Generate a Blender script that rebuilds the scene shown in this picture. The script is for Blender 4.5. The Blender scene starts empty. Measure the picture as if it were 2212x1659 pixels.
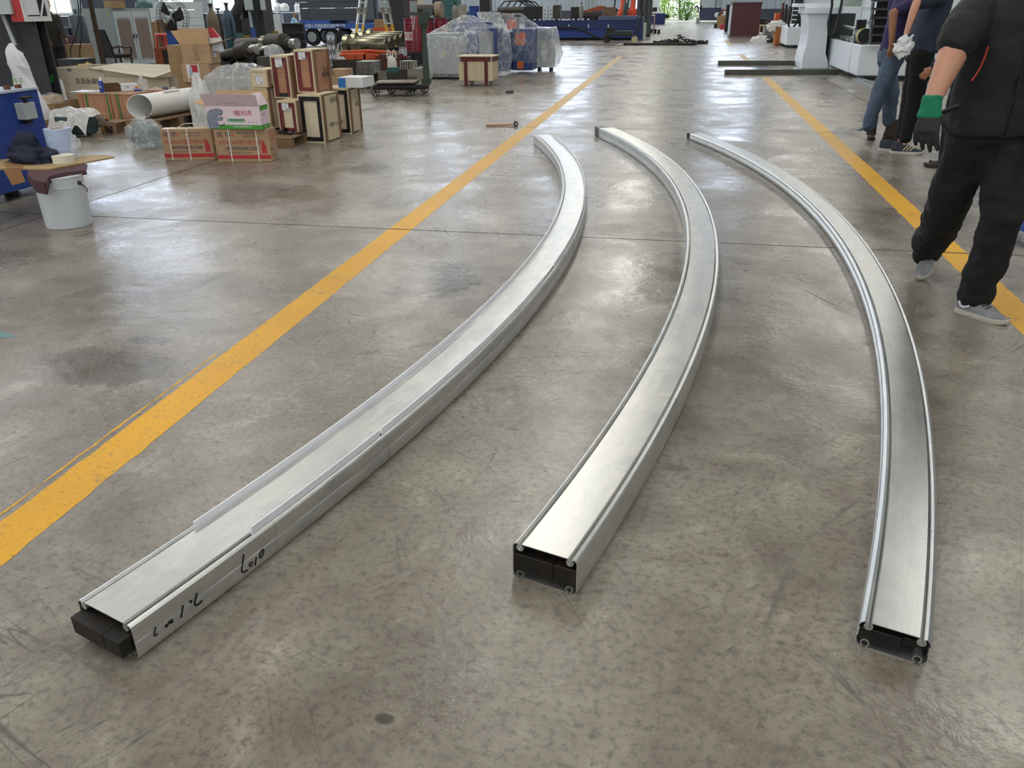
import bpy, bmesh, math, random
from mathutils import Vector, Matrix, noise, Euler
D = bpy.data; SC = bpy.context.scene; COL = SC.collection
random.seed(7)
PI = math.pi
# ---------------------------------------------------------------- camera
W_, H_, F_ = 2212, 1659, 1720.0
PITCH, YAW, ROLL, EYE = 0.44344, 0.20011, -0.0099, 1.6
_cp, _sp = math.cos(PITCH), math.sin(PITCH)
_rz = Matrix.Rotation(YAW, 3, 'Z')
_fw = _rz @ Vector((0, _cp, -_sp)); _r = _rz @ Vector((1, 0, 0)); _u = _rz @ Vector((0, _sp, _cp))
_ri = _r * math.cos(ROLL) + _u * math.sin(ROLL); _up = -_r * math.sin(ROLL) + _u * math.cos(ROLL)
CAMP = Vector((0, 0, EYE))
cd = D.cameras.new('camera'); cam = D.objects.new('camera', cd); COL.objects.link(cam)
cd.sensor_fit = 'HORIZONTAL'; cd.sensor_width = 36.0; cd.lens = F_ / W_ * 36.0; cd.clip_start = .05; cd.clip_end = 400
cam.matrix_world = Matrix(((_ri.x, _up.x, -_fw.x, 0), (_ri.y, _up.y, -_fw.y, 0), (_ri.z, _up.z, -_fw.z, EYE), (0, 0, 0, 1)))
SC.camera = cam
def ray(x, y): return _fw + _ri * ((x - W_ / 2) / F_) + _up * ((H_ / 2 - y) / F_)
def G(x, y, z=0.0):                      # picture point -> point on the level z
    d = ray(x, y); return CAMP + d * ((z - EYE) / d.z)
def AY(x, y, Y):                         # picture point -> point on the upright plane at distance Y down the hall
    d = ray(x, y); return CAMP + d * (Y / d.y)
# ---------------------------------------------------------------- world, light, exposure
SC.view_settings.view_transform = 'Standard'; SC.view_settings.look = 'None'
SC.view_settings.exposure = 0.22; SC.view_settings.gamma = 1.0; SC.view_settings.use_curve_mapping = False
SKY_STRENGTH = 2.4; PANEL = 9.0; WINDOW = 3.0; HIGH_WINDOW = 6.5
wd = D.worlds.new('world'); SC.world = wd; wd.use_nodes = True
_n = wd.node_tree.nodes; _l = wd.node_tree.links
_sky = _n.new('ShaderNodeTexSky'); _sky.sky_type = 'HOSEK_WILKIE'; _sky.turbidity = 8.0; _sky.ground_albedo = .3
_sky.sun_direction = (-0.5, 0.35, 0.79)
_mx = _n.new('ShaderNodeMix'); _mx.data_type = 'RGBA'; _mx.inputs[0].default_value = .75
_mx.inputs[7].default_value = (.93, .97, 1, 1)
_l.new(_sky.outputs[0], _mx.inputs[6]); _l.new(_mx.outputs[2], _n['Background'].inputs[0]); _n['Background'].inputs[1].default_value = SKY_STRENGTH
SC.cycles.use_denoising = True
SC.cycles.max_bounces = 8; SC.cycles.diffuse_bounces = 3; SC.cycles.glossy_bounces = 4; SC.cycles.transparent_max_bounces = 12
SC.cycles.sample_clamp_indirect = 6
# ---------------------------------------------------------------- materials
MT = {}
def lin(c):
    if isinstance(c, str):
        c = tuple(int(c[i:i + 2], 16) / 255 for i in (0, 2, 4))
        c = tuple(v / 12.92 if v <= .04045 else ((v + .055) / 1.055) ** 2.4 for v in c)
    return (c[0], c[1], c[2], 1)
class NT:
    def __init__(s, name):
        s.m = D.materials.new(name); s.m.use_nodes = True; s.t = s.m.node_tree; s.n = s.t.nodes; s.b = s.n['Principled BSDF']
        s.out = s.n['Material Output']
    def new(s, t, **k):
        n = s.n.new('ShaderNode' + t)
        for a, v in k.items(): setattr(n, a, v)
        return n
    def link(s, a, b): s.t.links.new(a, b)
    def coord(s, kind='Object'): return s.new('TexCoord').outputs[kind]
    def pos(s): return s.new('NewGeometry').outputs['Position']
    def map(s, v, scale=(1, 1, 1), rot=(0, 0, 0), loc=(0, 0, 0)):
        n = s.new('Mapping'); n.inputs[1].default_value = loc; n.inputs[2].default_value = rot; n.inputs[3].default_value = scale
        s.link(v, n.inputs[0]); return n.outputs[0]
    def noise(s, v, scale=5, detail=4, rough=.55, dist=0):
        n = s.new('TexNoise'); n.inputs['Scale'].default_value = scale; n.inputs['Detail'].default_value = detail
        n.inputs['Roughness'].default_value = rough; n.inputs['Distortion'].default_value = dist
        s.link(v, n.inputs['Vector']); return n.outputs[0]
    def ramp(s, f, stops, interp='LINEAR'):
        n = s.new('ValToRGB'); n.color_ramp.interpolation = interp
        while len(n.color_ramp.elements) < len(stops): n.color_ramp.elements.new(.5)
        for e, (p, c) in zip(n.color_ramp.elements, stops):
            e.position = p; e.color = (c, c, c, 1) if isinstance(c, (int, float)) else lin(c)
        s.link(f, n.inputs[0]); return n.outputs[0]
    def mix(s, f, a, b, mode='MIX'):
        n = s.new('Mix', data_type='RGBA', blend_type=mode)
        for i, v in ((0, f), (6, a), (7, b)):
            if isinstance(v, (int, float)): n.inputs[i].default_value = v if i == 0 else (v, v, v, 1)
            elif isinstance(v, (tuple, str)): n.inputs[i].default_value = lin(v)
            else: s.link(v, n.inputs[i])
        return n.outputs[2]
    def math(s, op, a, b=0.0, c=None, clamp=False):
        n = s.new('Math', operation=op, use_clamp=clamp)
        for i, v in enumerate((a, b) + ((c,) if c is not None else ())):
            if isinstance(v, (int, float)): n.inputs[i].default_value = v
            else: s.link(v, n.inputs[i])
        return n.outputs[0]
    def set(s, key, v):
        i = s.b.inputs[key]
        if isinstance(v, (int, float)): i.default_value = v
        elif isinstance(v, (tuple, str)): i.default_value = lin(v)
        else: s.link(v, i)
    def bump(s, h, strength=.2, dist=.01):
        n = s.new('Bump'); n.inputs['Strength'].default_value = strength; n.inputs['Distance'].default_value = dist
        s.link(h, n.inputs['Height']); s.link(n.outputs[0], s.b.inputs['Normal']); return n
def M(name, col, rough=.5, metal=0.0, var=.12, scale=6.0, bump=0.0, dirt=0.0, dirtcol='3a342c', stretch=(1, 1, 1), spec=.5, coat=0.0):
    """plain painted / plastic / metal surface: mottled colour, uneven gloss, optional dirt and relief"""
    if name in MT: return MT[name]
    t = NT(name); v = t.map(t.coord(), stretch); f = t.noise(v, scale, 5, .6)
    c = lin(col)[:3]
    lo = tuple(max(0, x * (1 - var)) for x in c); hi = tuple(min(1, x * (1 + var)) for x in c)
    k = t.ramp(f, [(.3, 0.0), (.7, 1.0)])
    cc = t.mix(k, lo, hi)
    if dirt:
        g = t.noise(v, scale * .6 + 1.3, 6, .7, .6)
        cc = t.mix(t.ramp(g, [(.62 - dirt * .3, 0.0), (.78 - dirt * .2, min(.85, dirt * 1.6))]), cc, dirtcol)
    t.set('Base Color', cc); t.set('Metallic', metal); t.set('Specular IOR Level', spec)
    t.set('Roughness', t.math('ADD', t.math('MULTIPLY', f, .2), rough - .1, clamp=True))
    if coat: t.set('Coat Weight', coat)
    if bump: t.bump(f, bump, .01)
    MT[name] = t.m; return t.m
def WOOD(name, a, b, rough=.65, axis='Z', scale=9):
    if name in MT: return MT[name]
    t = NT(name); st = {'X': (.08, 1, 1), 'Y': (1, .08, 1), 'Z': (1, 1, .08)}[axis]
    v = t.map(t.coord(), st); f = t.noise(v, scale * 2.2, 6, .65, .8); g = t.noise(v, scale * .5, 3, .6)
    c = t.mix(t.ramp(f, [(.3, 0.0), (.72, 1.0)]), a, b)
    c = t.mix(t.ramp(g, [(.55, 0.0), (.85, .35)]), c, '4c3826')
    t.set('Base Color', c); t.set('Roughness', rough); t.bump(f, .15, .004); MT[name] = t.m; return t.m
def FILM(name, tint='dfe6ea', opacity=.35, wrinkle=7.0, rough=.18, contrast=.3, bump=.7):
    """thin polythene: partly see-through, fold highlights painted as whiter streaks, glossy"""
    if name in MT: return MT[name]
    t = NT(name); v = t.map(t.coord(), (1, 1, .45)); f = t.noise(v, wrinkle * .8, 4, .55, .25); g = t.noise(t.map(t.coord(), (.6, 1, 1), (.5, .7, .4)), wrinkle * 1.7, 3, .6, .2)
    rid = t.math('MAXIMUM', t.ramp(f, [(.46, 0.0), (.5, 1.0), (.54, 0.0)]), t.math('MULTIPLY', t.ramp(g, [(.47, 0.0), (.5, 1.0), (.53, 0.0)]), .7)); cl = t.ramp(t.noise(t.coord(), wrinkle * .35, 2), [(.4, 0.0), (.7, .35)])  # whitish streaks stand in for the highlights along folds
    t.set('Base Color', tint); t.set('Roughness', rough); t.set('Specular IOR Level', .7)
    t.bump(t.math('ADD', f, t.math('MULTIPLY', g, .35)), bump, .04)
    tr = t.new('BsdfTransparent'); mx = t.new('MixShader')
    fac = t.math('ADD', t.math('MULTIPLY', t.math('ADD', rid, cl), contrast), opacity, clamp=True)
    t.link(fac, mx.inputs[0]); t.link(tr.outputs[0], mx.inputs[1]); t.link(t.b.outputs[0], mx.inputs[2]); t.link(mx.outputs[0], t.out.inputs[0])
    MT[name] = t.m; return t.m
def EMIT(name, col, s):
    t = NT(name); e = t.new('Emission'); v = t.coord(); f = t.noise(v, .7, 2)
    t.link(t.mix(t.ramp(f, [(.3, 0.0), (.7, 1.0)]), tuple(x * .93 for x in lin(col)[:3]), col), e.inputs[0]); e.inputs[1].default_value = s
    t.link(e.outputs[0], t.out.inputs[0]); return t.m
# ---------------------------------------------------------------- mesh building
class MB:
    def __init__(s): s.bm = bmesh.new()
    def box(s, c, d, rot=None, taper=None, top=None):
        hx, hy, hz = d[0] / 2, d[1] / 2, d[2] / 2; vs = []
        for z in (-1, 1):
            k = (taper if taper is not None else 1) if z > 0 else 1
            kx, ky = (k, k) if not isinstance(k, tuple) else k
            for x, y in ((-1, -1), (1, -1), (1, 1), (-1, 1)):
                p = Vector((x * hx * kx, y * hy * ky, z * hz))
                if top and z > 0: p += Vector(top)
                if rot is not None: p = (Euler((0, 0, rot)) if isinstance(rot, (int, float)) else Euler(rot)).to_matrix() @ p
                vs.append(s.bm.verts.new(p + Vector(c)))
        for f in ((3, 2, 1, 0), (4, 5, 6, 7), (0, 1, 5, 4), (1, 2, 6, 5), (2, 3, 7, 6), (3, 0, 4, 7)): s.bm.faces.new([vs[i] for i in f])
        return s
    def bb(s, x0, y0, z0, x1, y1, z1): return s.box(((x0 + x1) / 2, (y0 + y1) / 2, (z0 + z1) / 2), (abs(x1 - x0), abs(y1 - y0), abs(z1 - z0)))
    def ring(s, pts): return [s.bm.verts.new(p) for p in pts]
    def skin(s, rings, closed=True, cap=True, loop=False):
        rs = [s.ring(r) for r in rings]; n = len(rs[0])
        prs = list(zip(rs, rs[1:])) + ([(rs[-1], rs[0])] if loop else [])
        for a, b in prs:
            for i in range(n if closed else n - 1):
                j = (i + 1) % n
                try: s.bm.faces.new((a[i], a[j], b[j], b[i]))
                except ValueError: pass
        if cap and closed and not loop:
            s.bm.faces.new(rs[0][::-1]); s.bm.faces.new(rs[-1])
        return s
    def tube(s, pts, r, n=8, loop=False, cap=True, flat=1.0, up=None):
        pts = [Vector(p) for p in pts]; rr = r if isinstance(r, list) else [r] * len(pts)
        m = len(pts); rings = []; nrm = None
        for i, p in enumerate(pts):
            a = pts[(i - 1) % m] if (loop or i > 0) else p; b = pts[(i + 1) % m] if (loop or i < m - 1) else p
            t = (b - a); t = t.normalized() if t.length > 1e-9 else Vector((0, 0, 1))
            if nrm is None:
                ref = Vector(up) if up else (Vector((0, 0, 1)) if abs(t.z) < .9 else Vector((1, 0, 0)))
                nrm = (ref - t * ref.dot(t)).normalized()
            else:
                nrm = (nrm - t * nrm.dot(t)); nrm = nrm.normalized() if nrm.length > 1e-6 else t.orthogonal().normalized()
            bt = t.cross(nrm); rad = rr[i]
            ra, rb = rad if isinstance(rad, (tuple, list)) else (rad * flat, rad)
            rings.append([p + nrm * (math.cos(q) * ra) + bt * (math.sin(q) * rb) for q in (2 * PI * k / n for k in range(n))])
        return s.skin(rings, True, cap, loop)
    def cyl(s, a, b, r, n=16, r2=None): return s.tube([a, b], [r, r if r2 is None else r2], n)
    def lathe(s, prof, n=20, c=(0, 0, 0), axis='Z', cap=True):
        c = Vector(c); rings = []
        for r, z in prof:
            ring = []
            for k in range(n):
                q = 2 * PI * k / n; x, y = math.cos(q) * r, math.sin(q) * r
                ring.append(c + {'Z': Vector((x, y, z)), 'X': Vector((z, x, y)), 'Y': Vector((y, z, x))}[axis])
            rings.append(ring)
        return s.skin(rings, True, cap)
    def prism(s, poly, y0, y1, plane='XZ'):
        f = {'XZ': lambda a, b, c: (a, c, b), 'XY': lambda a, b, c: (a, b, c), 'YZ': lambda a, b, c: (c, a, b)}[plane]
        return s.skin([[Vector(f(a, b, y0)) for a, b in poly], [Vector(f(a, b, y1)) for a, b in poly]])
    def poly(s, pts):
        s.bm.faces.new(s.ring([Vector(p) for p in pts])); return s
    def slabpoly(s, pts, th):                # thin sheet of thickness th (offset along its own normal)
        pts = [Vector(p) for p in pts]; n = (pts[1] - pts[0]).cross(pts[2] - pts[0]).normalized() * th
        return s.skin([[p for p in pts], [p + n for p in pts]])
    def ribbon(s, pts, w, nrm, th=.0006):    # a flat painted or drawn stroke lying on a surface
        nrm = Vector(nrm).normalized(); pts = [Vector(p) for p in pts]; A = []; B = []
        for i, p in enumerate(pts):
            t = (pts[min(i + 1, len(pts) - 1)] - pts[max(i - 1, 0)]).normalized(); b = t.cross(nrm) * (w / 2)
            A.append(p + b); B.append(p - b)
        for o in range(len(pts) - 1): s.poly([A[o] + nrm * th, A[o + 1] + nrm * th, B[o + 1] + nrm * th, B[o] + nrm * th])
        return s
    def grid(s, fn, nu, nv):
        vs = [[s.bm.verts.new(fn(i / nu, j / nv)) for j in range(nv + 1)] for i in range(nu + 1)]
        for i in range(nu):
            for j in range(nv): s.bm.faces.new((vs[i][j], vs[i + 1][j], vs[i + 1][j + 1], vs[i][j + 1]))
        return s
    def blob(s, c, r, seed=0, amp=.25, sc=1.6, sub=3, flat=True, box=0.0):
        """crumpled closed lump; box>0 pushes it towards a block"""
        g = bmesh.ops.create_icosphere(s.bm, subdivisions=sub, radius=1.0); c = Vector(c); r = Vector(r)
        for v in g['verts']:
            p = v.co.copy()
            if box:
                m = max(abs(p.x), abs(p.y), abs(p.z)); p = p.lerp(p / m * .92, box)
            o = Vector((seed * 3.7, seed * 1.3, 0))
            q = p * (1 + amp * (noise.noise(p * sc + o) + .5 * noise.noise(p * sc * 2.7 + o)))
            v.co = Vector((q.x * r.x, q.y * r.y, q.z * r.z)) + c
            if flat and v.co.z < 0.0: v.co.z *= .02
        return s
    def jitter(s, amp, sc=5.0, seed=0, zmin=None):
        for v in s.bm.verts:
            if zmin is not None and v.co.z < zmin: continue
            o = Vector((seed * 5.1, 0, seed * 2.3)); v.co += Vector((noise.noise(v.co * sc + o), noise.noise(v.co * sc + o + Vector((9, 0, 0))), noise.noise(v.co * sc + o + Vector((0, 9, 0))))) * amp
        return s
    def sub(s, n=1, smooth=0.0):
        bmesh.ops.subdivide_edges(s.bm, edges=s.bm.edges[:], cuts=n, use_grid_fill=True, smooth=smooth); return s
    def bevel(s, w, seg=1):
        bmesh.ops.bevel(s.bm, geom=s.bm.edges[:], offset=w, segments=seg, affect='EDGES', clamp_overlap=True); return s
    def mesh(s, name, mat, smooth=False, sharp=35):
        bmesh.ops.recalc_face_normals(s.bm, faces=s.bm.faces[:]) if not getattr(s, 'keepn', False) else None
        me = D.meshes.new(name); s.bm.to_mesh(me); s.bm.free()
        if smooth:
            me.polygons.foreach_set('use_smooth', [True] * len(me.polygons))
            if sharp < 180: me.set_sharp_from_angle(angle=math.radians(sharp))
        if mat: me.materials.append(mat)
        return me
    def build(s, name, mat, parent=None, loc=None, rz=0.0, smooth=False, sharp=35, bevel=0.0, rot=None):
        if bevel: s.bevel(bevel)
        return link(name, s.mesh(name, mat, smooth, sharp), parent, loc, rz, rot)
def link(name, me, parent=None, loc=None, rz=0.0, rot=None):
    o = D.objects.new(name, me); COL.objects.link(o)
    if parent: o.parent = parent
    if loc is not None: o.location = loc
    if rot is not None: o.rotation_euler = rot
    elif rz: o.rotation_euler = (0, 0, rz)
    return o
def tag(o, label, cat, group=None, kind=None):
    o['label'] = label; o['category'] = cat
    if group: o['group'] = group
    if kind: o['kind'] = kind
    return o
def thing(name, label, cat, loc=(0, 0, 0), rz=0.0, group=None, rot=None):
    o = D.objects.new(name, None); COL.objects.link(o); o.location = loc; o.empty_display_size = .05
    o.rotation_euler = rot if rot is not None else (0, 0, rz)
    return tag(o, label, cat, group)
def struct(name, bm, mat, parent=None, **k):
    o = bm.build(name, mat, parent, **k)
    if not parent: o['kind'] = 'structure'
    return o
def kids(o): return [c for c in D.objects if c.parent == o]
def dup(o, loc, rz=0.0, label=None, parent=None, rot=None):
    c = o.copy(); COL.objects.link(c)
    if parent: c.parent = parent
    else:
        c.location = loc; c.rotation_euler = rot if rot is not None else (0, 0, rz)
        if label: c['label'] = label
    for k in kids(o): dup(k, None, parent=c)
    return c
_tc = {}
def text(s, size, mat, parent, loc, rot=(PI / 2, 0, 0), name='lettering', align='CENTER', sx=1.0):
    key = (s, size, align, mat.name)
    if key not in _tc:
        cu = D.curves.new('lettering', 'FONT'); cu.body = s; cu.size = size; cu.align_x = align; cu.align_y = 'CENTER'; cu.resolution_u = 2; cu.extrude = size * .004
        to = D.objects.new('lettering', cu); COL.objects.link(to)
        me = D.meshes.new_from_object(to.evaluated_get(bpy.context.evaluated_depsgraph_get())); D.objects.remove(to); D.curves.remove(cu)
        me.materials.clear(); me.materials.append(mat); _tc[key] = me
    o = link(name, _tc[key], parent, loc, rot=rot); o.scale = (sx, 1, 1); return o
# ---------------------------------------------------------------- floor
def floor_mat():
    t = NT('polished_concrete'); p = t.pos()
    a = t.noise(p, .55, 6, .62, .4); b = t.noise(t.map(p, (1, 1, 1), (0, 0, .4)), 3.2, 8, .68, .6); c = t.noise(p, 40, 5, .7)
    col = t.mix(t.ramp(a, [(.32, 0.0), (.68, 1.0)]), '827b70', '999388')
    col = t.mix(t.ramp(b, [(.33, .75), (.6, 0.0)]), col, '665e54')
    col = t.mix(t.ramp(b, [(.58, 0.0), (.72, .6)]), col, 'b6b1a4')
    col = t.mix(t.ramp(c, [(.34, .7), (.52, 0.0)]), col, '524b43')
    d = t.noise(p, 14, 4, .6, .2)
    col = t.mix(t.ramp(d, [(.7, 0.0), (.78, .4)]), col, '5b544a')
    # hairline scratches in several directions
    scr = None
    for k, (an, sc_) in enumerate(((.35, 1.0), (1.05, .8), (2.25, 1.2), (2.8, .9), (.75, 1.1), (1.9, .7))):
        v = t.map(t.map(p, (1, 1, 0), (0, 0, an)), (.5 * sc_, 11 * sc_, 1), (0, 0, 0), (k * 7.3, k * 3.1, k * 2.0))
        q = t.ramp(t.noise(v, 1.0, 1, .4, .1), [(.5, 0.0), (.5012, 1.0), (.5045, 1.0), (.506, 0.0)])
        gate = t.ramp(t.noise(t.map(p, loc=(k * 5.0, 2, 0)), .8, 3), [(.5, 0.0), (.6, 1.0)])
        q = t.math('MULTIPLY', q, gate); scr = q if scr is None else t.math('MAXIMUM', scr, q)
    col = t.mix(t.math('MULTIPLY', scr, .75), col, '3f382f')
    # oil and water stains: (x, y, radius x, radius y, strength)
    wob = t.noise(p, 2.3, 4, .6); wob2 = t.noise(t.map(p, loc=(4, 9, 0)), 2.3, 4, .6); st = None
    for (px, py, rx, ry, k) in ((945, 606, .36, .42, 1.0), (880, 632, .2, .12, .8), (862, 432, .34, .32, .6), (540, 415, .62, .6, .4), (230, 792, .45, .2, .55), (330, 735, .14, .07, .6), (190, 765, .18, .1, .4),
                                (1800, 583, .07, .05, .9), (345, 615, 1.0, .4, .3), (1020, 655, .5, .1, .3), (1100, 590, .4, .2, .3), (1240, 900, .5, .18, .25), (1640, 800, .5, .4, .25), (1950, 250, .3, .2, .35), (1608, 200, .12, .2, .6), (1460, 1010, .06, .03, .5), (832, 1555, .03, .02, .9), (1610, 585, .02, .02, .9),
                                (850, 1440, .3, .2, .2), (320, 1290, .3, .1, .25), (1250, 820, .25, .2, .25), (480, 700, .5, .2, .25)):
        g = G(px, py); sep = t.new('SeparateXYZ'); t.link(p, sep.inputs[0])
        dx = t.math('MULTIPLY', t.math('ADD', t.math('SUBTRACT', sep.outputs[0], g.x), t.math('MULTIPLY', t.math('SUBTRACT', wob, .5), rx * 1.6)), 1 / rx)
        dy = t.math('MULTIPLY', t.math('ADD', t.math('SUBTRACT', sep.outputs[1], g.y), t.math('MULTIPLY', t.math('SUBTRACT', wob2, .5), ry * 1.6)), 1 / ry)
        r2 = t.math('ADD', t.math('MULTIPLY', dx, dx), t.math('MULTIPLY', dy, dy))
        m = t.math('MULTIPLY', t.ramp(r2, [(.35, 1.0), (1.0, 0.0)]), k); st = m if st is None else t.math('MAXIMUM', st, m)
    col = t.mix(t.math('MULTIPLY', st, .95), col, '443f39')
    t.set('Base Color', col); t.set('Specular IOR Level', .68)
    w = t.noise(t.map(p, (1, 1, 1)), 1.1, 5, .65, .5)
    t.set('Roughness', t.math('SUBTRACT', t.math('ADD', t.math('ADD', t.ramp(w, [(.35, .14), (.65, .36)]), t.math('MULTIPLY', b, .1)), t.math('MULTIPLY', scr, .15)), t.math('MULTIPLY', st, .08)))
    e = t.noise(p, 7.5, 4, .6); h = t.math('ADD', t.math('ADD', b, t.math('MULTIPLY', e, .9)), t.math('MULTIPLY', c, .12))
    t.bump(h, .16, .02)
    return t.m, t
FLOOR_M, _ = floor_mat()
m_dark = M('joint_filler', '262321', .95, spec=.1)
fl = struct('floor', MB().bb(-32.5, -8, -.3, 18.5, 88.2, -.002), m_dark)
xs = [-32.4, -22.34, -13.81, -5.28, 3.25, 11.78, 18.4]; ys = [-7.9] + [.04 + 5.92 * k for k in range(-1, 15)] + [88.1]; jg = .008
_sm = {}
for i in range(len(xs) - 1):
    for j in range(len(ys) - 1):
        w, d = xs[i + 1] - xs[i] - 2 * jg, ys[j + 1] - ys[j] - 2 * jg; k = (round(w, 3), round(d, 3))
        if k not in _sm: _sm[k] = MB().bb(-w / 2, -d / 2, -.002, w / 2, d / 2, 0).mesh('slab', FLOOR_M)
        link('slab', _sm[k], fl, ((xs[i] + xs[i + 1]) / 2, (ys[j] + ys[j + 1]) / 2, 0))
def paint_mat():
    t = NT('worn_yellow_paint'); p = t.pos()
    b = t.noise(p, 9, 8, .72, .5); a = t.noise(p, .8, 4, .6); c = t.noise(p, 55, 5, .75)
    sx = t.new('SeparateXYZ'); t.link(p, sx.inputs[0])
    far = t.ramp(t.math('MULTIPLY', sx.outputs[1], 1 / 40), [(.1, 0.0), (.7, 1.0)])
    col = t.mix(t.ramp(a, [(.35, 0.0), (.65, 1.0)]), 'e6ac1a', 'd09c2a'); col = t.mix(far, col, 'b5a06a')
    col = t.mix(t.ramp(b, [(.3, .85), (.42, 0.0)]), col, '7a705e')
    col = t.mix(t.ramp(c, [(.33, .8), (.44, 0.0)]), col, '57503f')
    t.set('Base Color', col); t.set('Roughness', t.math('ADD', t.math('MULTIPLY', b, .25), .36)); t.set('Specular IOR Level', .35); t.bump(b, .15, .01)
    return t.m
PAINT = paint_mat(); rnd = random.Random(3)
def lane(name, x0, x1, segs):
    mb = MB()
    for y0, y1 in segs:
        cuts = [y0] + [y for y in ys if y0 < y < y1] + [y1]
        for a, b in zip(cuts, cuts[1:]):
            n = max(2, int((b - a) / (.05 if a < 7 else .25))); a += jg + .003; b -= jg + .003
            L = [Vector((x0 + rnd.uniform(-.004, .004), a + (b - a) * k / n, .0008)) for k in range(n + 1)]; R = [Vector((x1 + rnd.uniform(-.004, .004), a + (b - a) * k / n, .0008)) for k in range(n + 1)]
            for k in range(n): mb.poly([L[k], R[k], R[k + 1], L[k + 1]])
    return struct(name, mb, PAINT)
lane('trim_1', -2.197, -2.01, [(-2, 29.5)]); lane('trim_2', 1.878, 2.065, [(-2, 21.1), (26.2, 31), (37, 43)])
lane('trim_3', -2.236, -2.227, [(.6, 3.4)]); g_ = G(0, 722)
struct('trim_4', MB().poly([(g_.x - .3, g_.y - .1, .001), (g_.x - .1, g_.y - .12, .001), (G(38, 727).x, G(38, 727).y, .001), (g_.x - .05, g_.y + .04, .001), (g_.x - .3, g_.y + .12, .001)]), M('teal_tape', '5f8f92', .5))
# ---------------------------------------------------------------- shell of the hall
def corr_mat(name, col, dirt):
    t = NT(name); p = t.pos(); f = t.noise(t.map(p, (1, 1, .15)), .8, 5, .65); g = t.noise(t.map(p, (.12, .12, .02)), 1.0, 2)
    c = t.mix(t.ramp(f, [(.4, 0.0), (.75, .5)]), col, dirt); c = t.mix(t.ramp(g, [(.56, 0.0), (.6, .45)]), c, '6f6a5c')
    t.set('Base Color', c); t.set('Roughness', .5); return t.m
m_sheet = corr_mat('ribbed_sheet', 'a3b0b9', '818d94'); m_dado = M('dado_paint', '3a3f4c', .6, scale=1.5); m_roof = M('roof_sheet', '6c7880', .7, scale=.4)
def ribbed(x0, x1, z0, z1, pitch=.42, axis='X', at=0.0, inward=-1):
    """trapezoid-ribbed cladding between x0..x1"""
    mb = MB(); prof = []; x = x0
    while x < x1:
        prof += [(x, 0), (x + pitch * .62, 0), (x + pitch * .72, .035), (x + pitch * .9, .035)]; x += pitch
    prof = [(min(a, x1), b) for a, b in prof] + [(x1, 0)]
    back = [(a, -.02) for a, b in (prof[-1], prof[0])]
    ring = lambda z: [Vector((a, at + inward * b, z)) if axis == 'X' else Vector((at - inward * b, a, z)) for a, b in prof + back]
    return mb.skin([ring(z0), ring(z1)])
wb = struct('wall_back', MB().bb(-32.5, 88.25, 1.1, -3.3, 88.45, 14).bb(3.3, 88.25, 1.1, 18.5, 88.45, 14).bb(-3.3, 88.25, 5, 3.3, 88.45, 14).bb(-32.5, 88.15, 0, -3.3, 88.45, 1.1).bb(3.3, 88.15, 0, 18.5, 88.45, 1.1), m_dado)
for x0, x1, z0 in ((-32, -3.3, 1.1), (3.3, 18, 1.1), (-3.3, 3.3, 5)):
    n = int((x1 - x0) / 3.3) + 1
    for k in range(n):
        a, b = x0 + (x1 - x0) * k / n, x0 + (x1 - x0) * (k + 1) / n
        ribbed(a + .01, b - .01, z0 + .01, 14, at=88.2).build('panel', m_sheet, wb)
wl = struct('wall_left', MB().bb(-32.7, -8, 0, -32.4, 88.4, 1.3), m_dado)
ribbed(-8, 88, 1.32, 14, axis='Y', at=-32.45).build('panel', m_sheet, wl)
wr = struct('wall_right', MB().bb(18.4, -8, 0, 18.7, 88.4, 1.1), m_dado)
ribbed(-8, 88, 1.12, 14, axis='Y', at=18.42, inward=1).build('panel', m_sheet, wr)
struct('wall_front', MB().bb(-32.5, -8.3, 0, 18.5, -8, 14), M('front_wall', '8b9092', .7, scale=.5))
ce = struct('ceiling', MB().bb(-32.6, -8.3, 14, 18.6, 88.5, 14.15), m_roof)
m_pan = EMIT('skylight_sheet', 'f8f4ec', PANEL); m_win = EMIT('frosted_window', 'f2f8fc', WINDOW); m_white = M('white_frame', 'd8dcdc', .5)
m_col = M('dark_column', '34353c', .55, scale=2.5, var=.2, dirt=.25, dirtcol='5a5550')
wn = 0
def skylight(x0, y0, x1, y1):
    global wn; wn += 1
    f = struct(f'window_{wn}', MB().bb(x0 - .06, y0, 13.94, x0, y1, 14).bb(x1, y0, 13.94, x1 + .06, y1, 14).bb(x0, y0 - .06, 13.94, x1, y0, 14).bb(x0, y1, 13.94, x1, y1 + .06, 14), m_white)
    MB().bb(x0, y0, 13.97, x1, y1, 13.99).build('pane', m_pan, f)
for x in (-27, -15.5, -4.2, 8.5):
    for y in (-6, 14, 34, 54, 72): skylight(x, y, x + 1.8, y + 14)
def window(axis, at, a0, a1, z0, z1, n, mat=None):
    """frosted window in a side (axis Y) or end (axis X) wall"""
    global wn; wn += 1
    P = (lambda a0, z0, a1, z1, d0, d1: (a0, at - d1, z0, a1, at - d0, z1)) if axis == 'X' else (lambda a0, z0, a1, z1, d0, d1: (at + d0, a0, z0, at + d1, a1, z1))
    mb = MB()
    for k in range(n + 1):
        a = a0 + (a1 - a0) * k / n; mb.bb(*P(a - .04, z0, a + .04, z1, 0, .1))
    mb.bb(*P(a0, z0 - .06, a1, z0 + .03, 0, .14)).bb(*P(a0, z1 - .03, a1, z1 + .06, 0, .1))
    f = struct(f'window_{wn}', mb, m_white)
    for k in range(n):
        b0, b1 = a0 + (a1 - a0) * k / n + .04, a0 + (a1 - a0) * (k + 1) / n - .04
        MB().bb(*P(b0, z0 + .03, b1, z1 - .03, .03, .05)).build('pane', mat or m_win, f)
for y in range(14, 84, 6): window('Y', -32.36, y, y + 3.6, 1.45, 2.9, 3)
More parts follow.
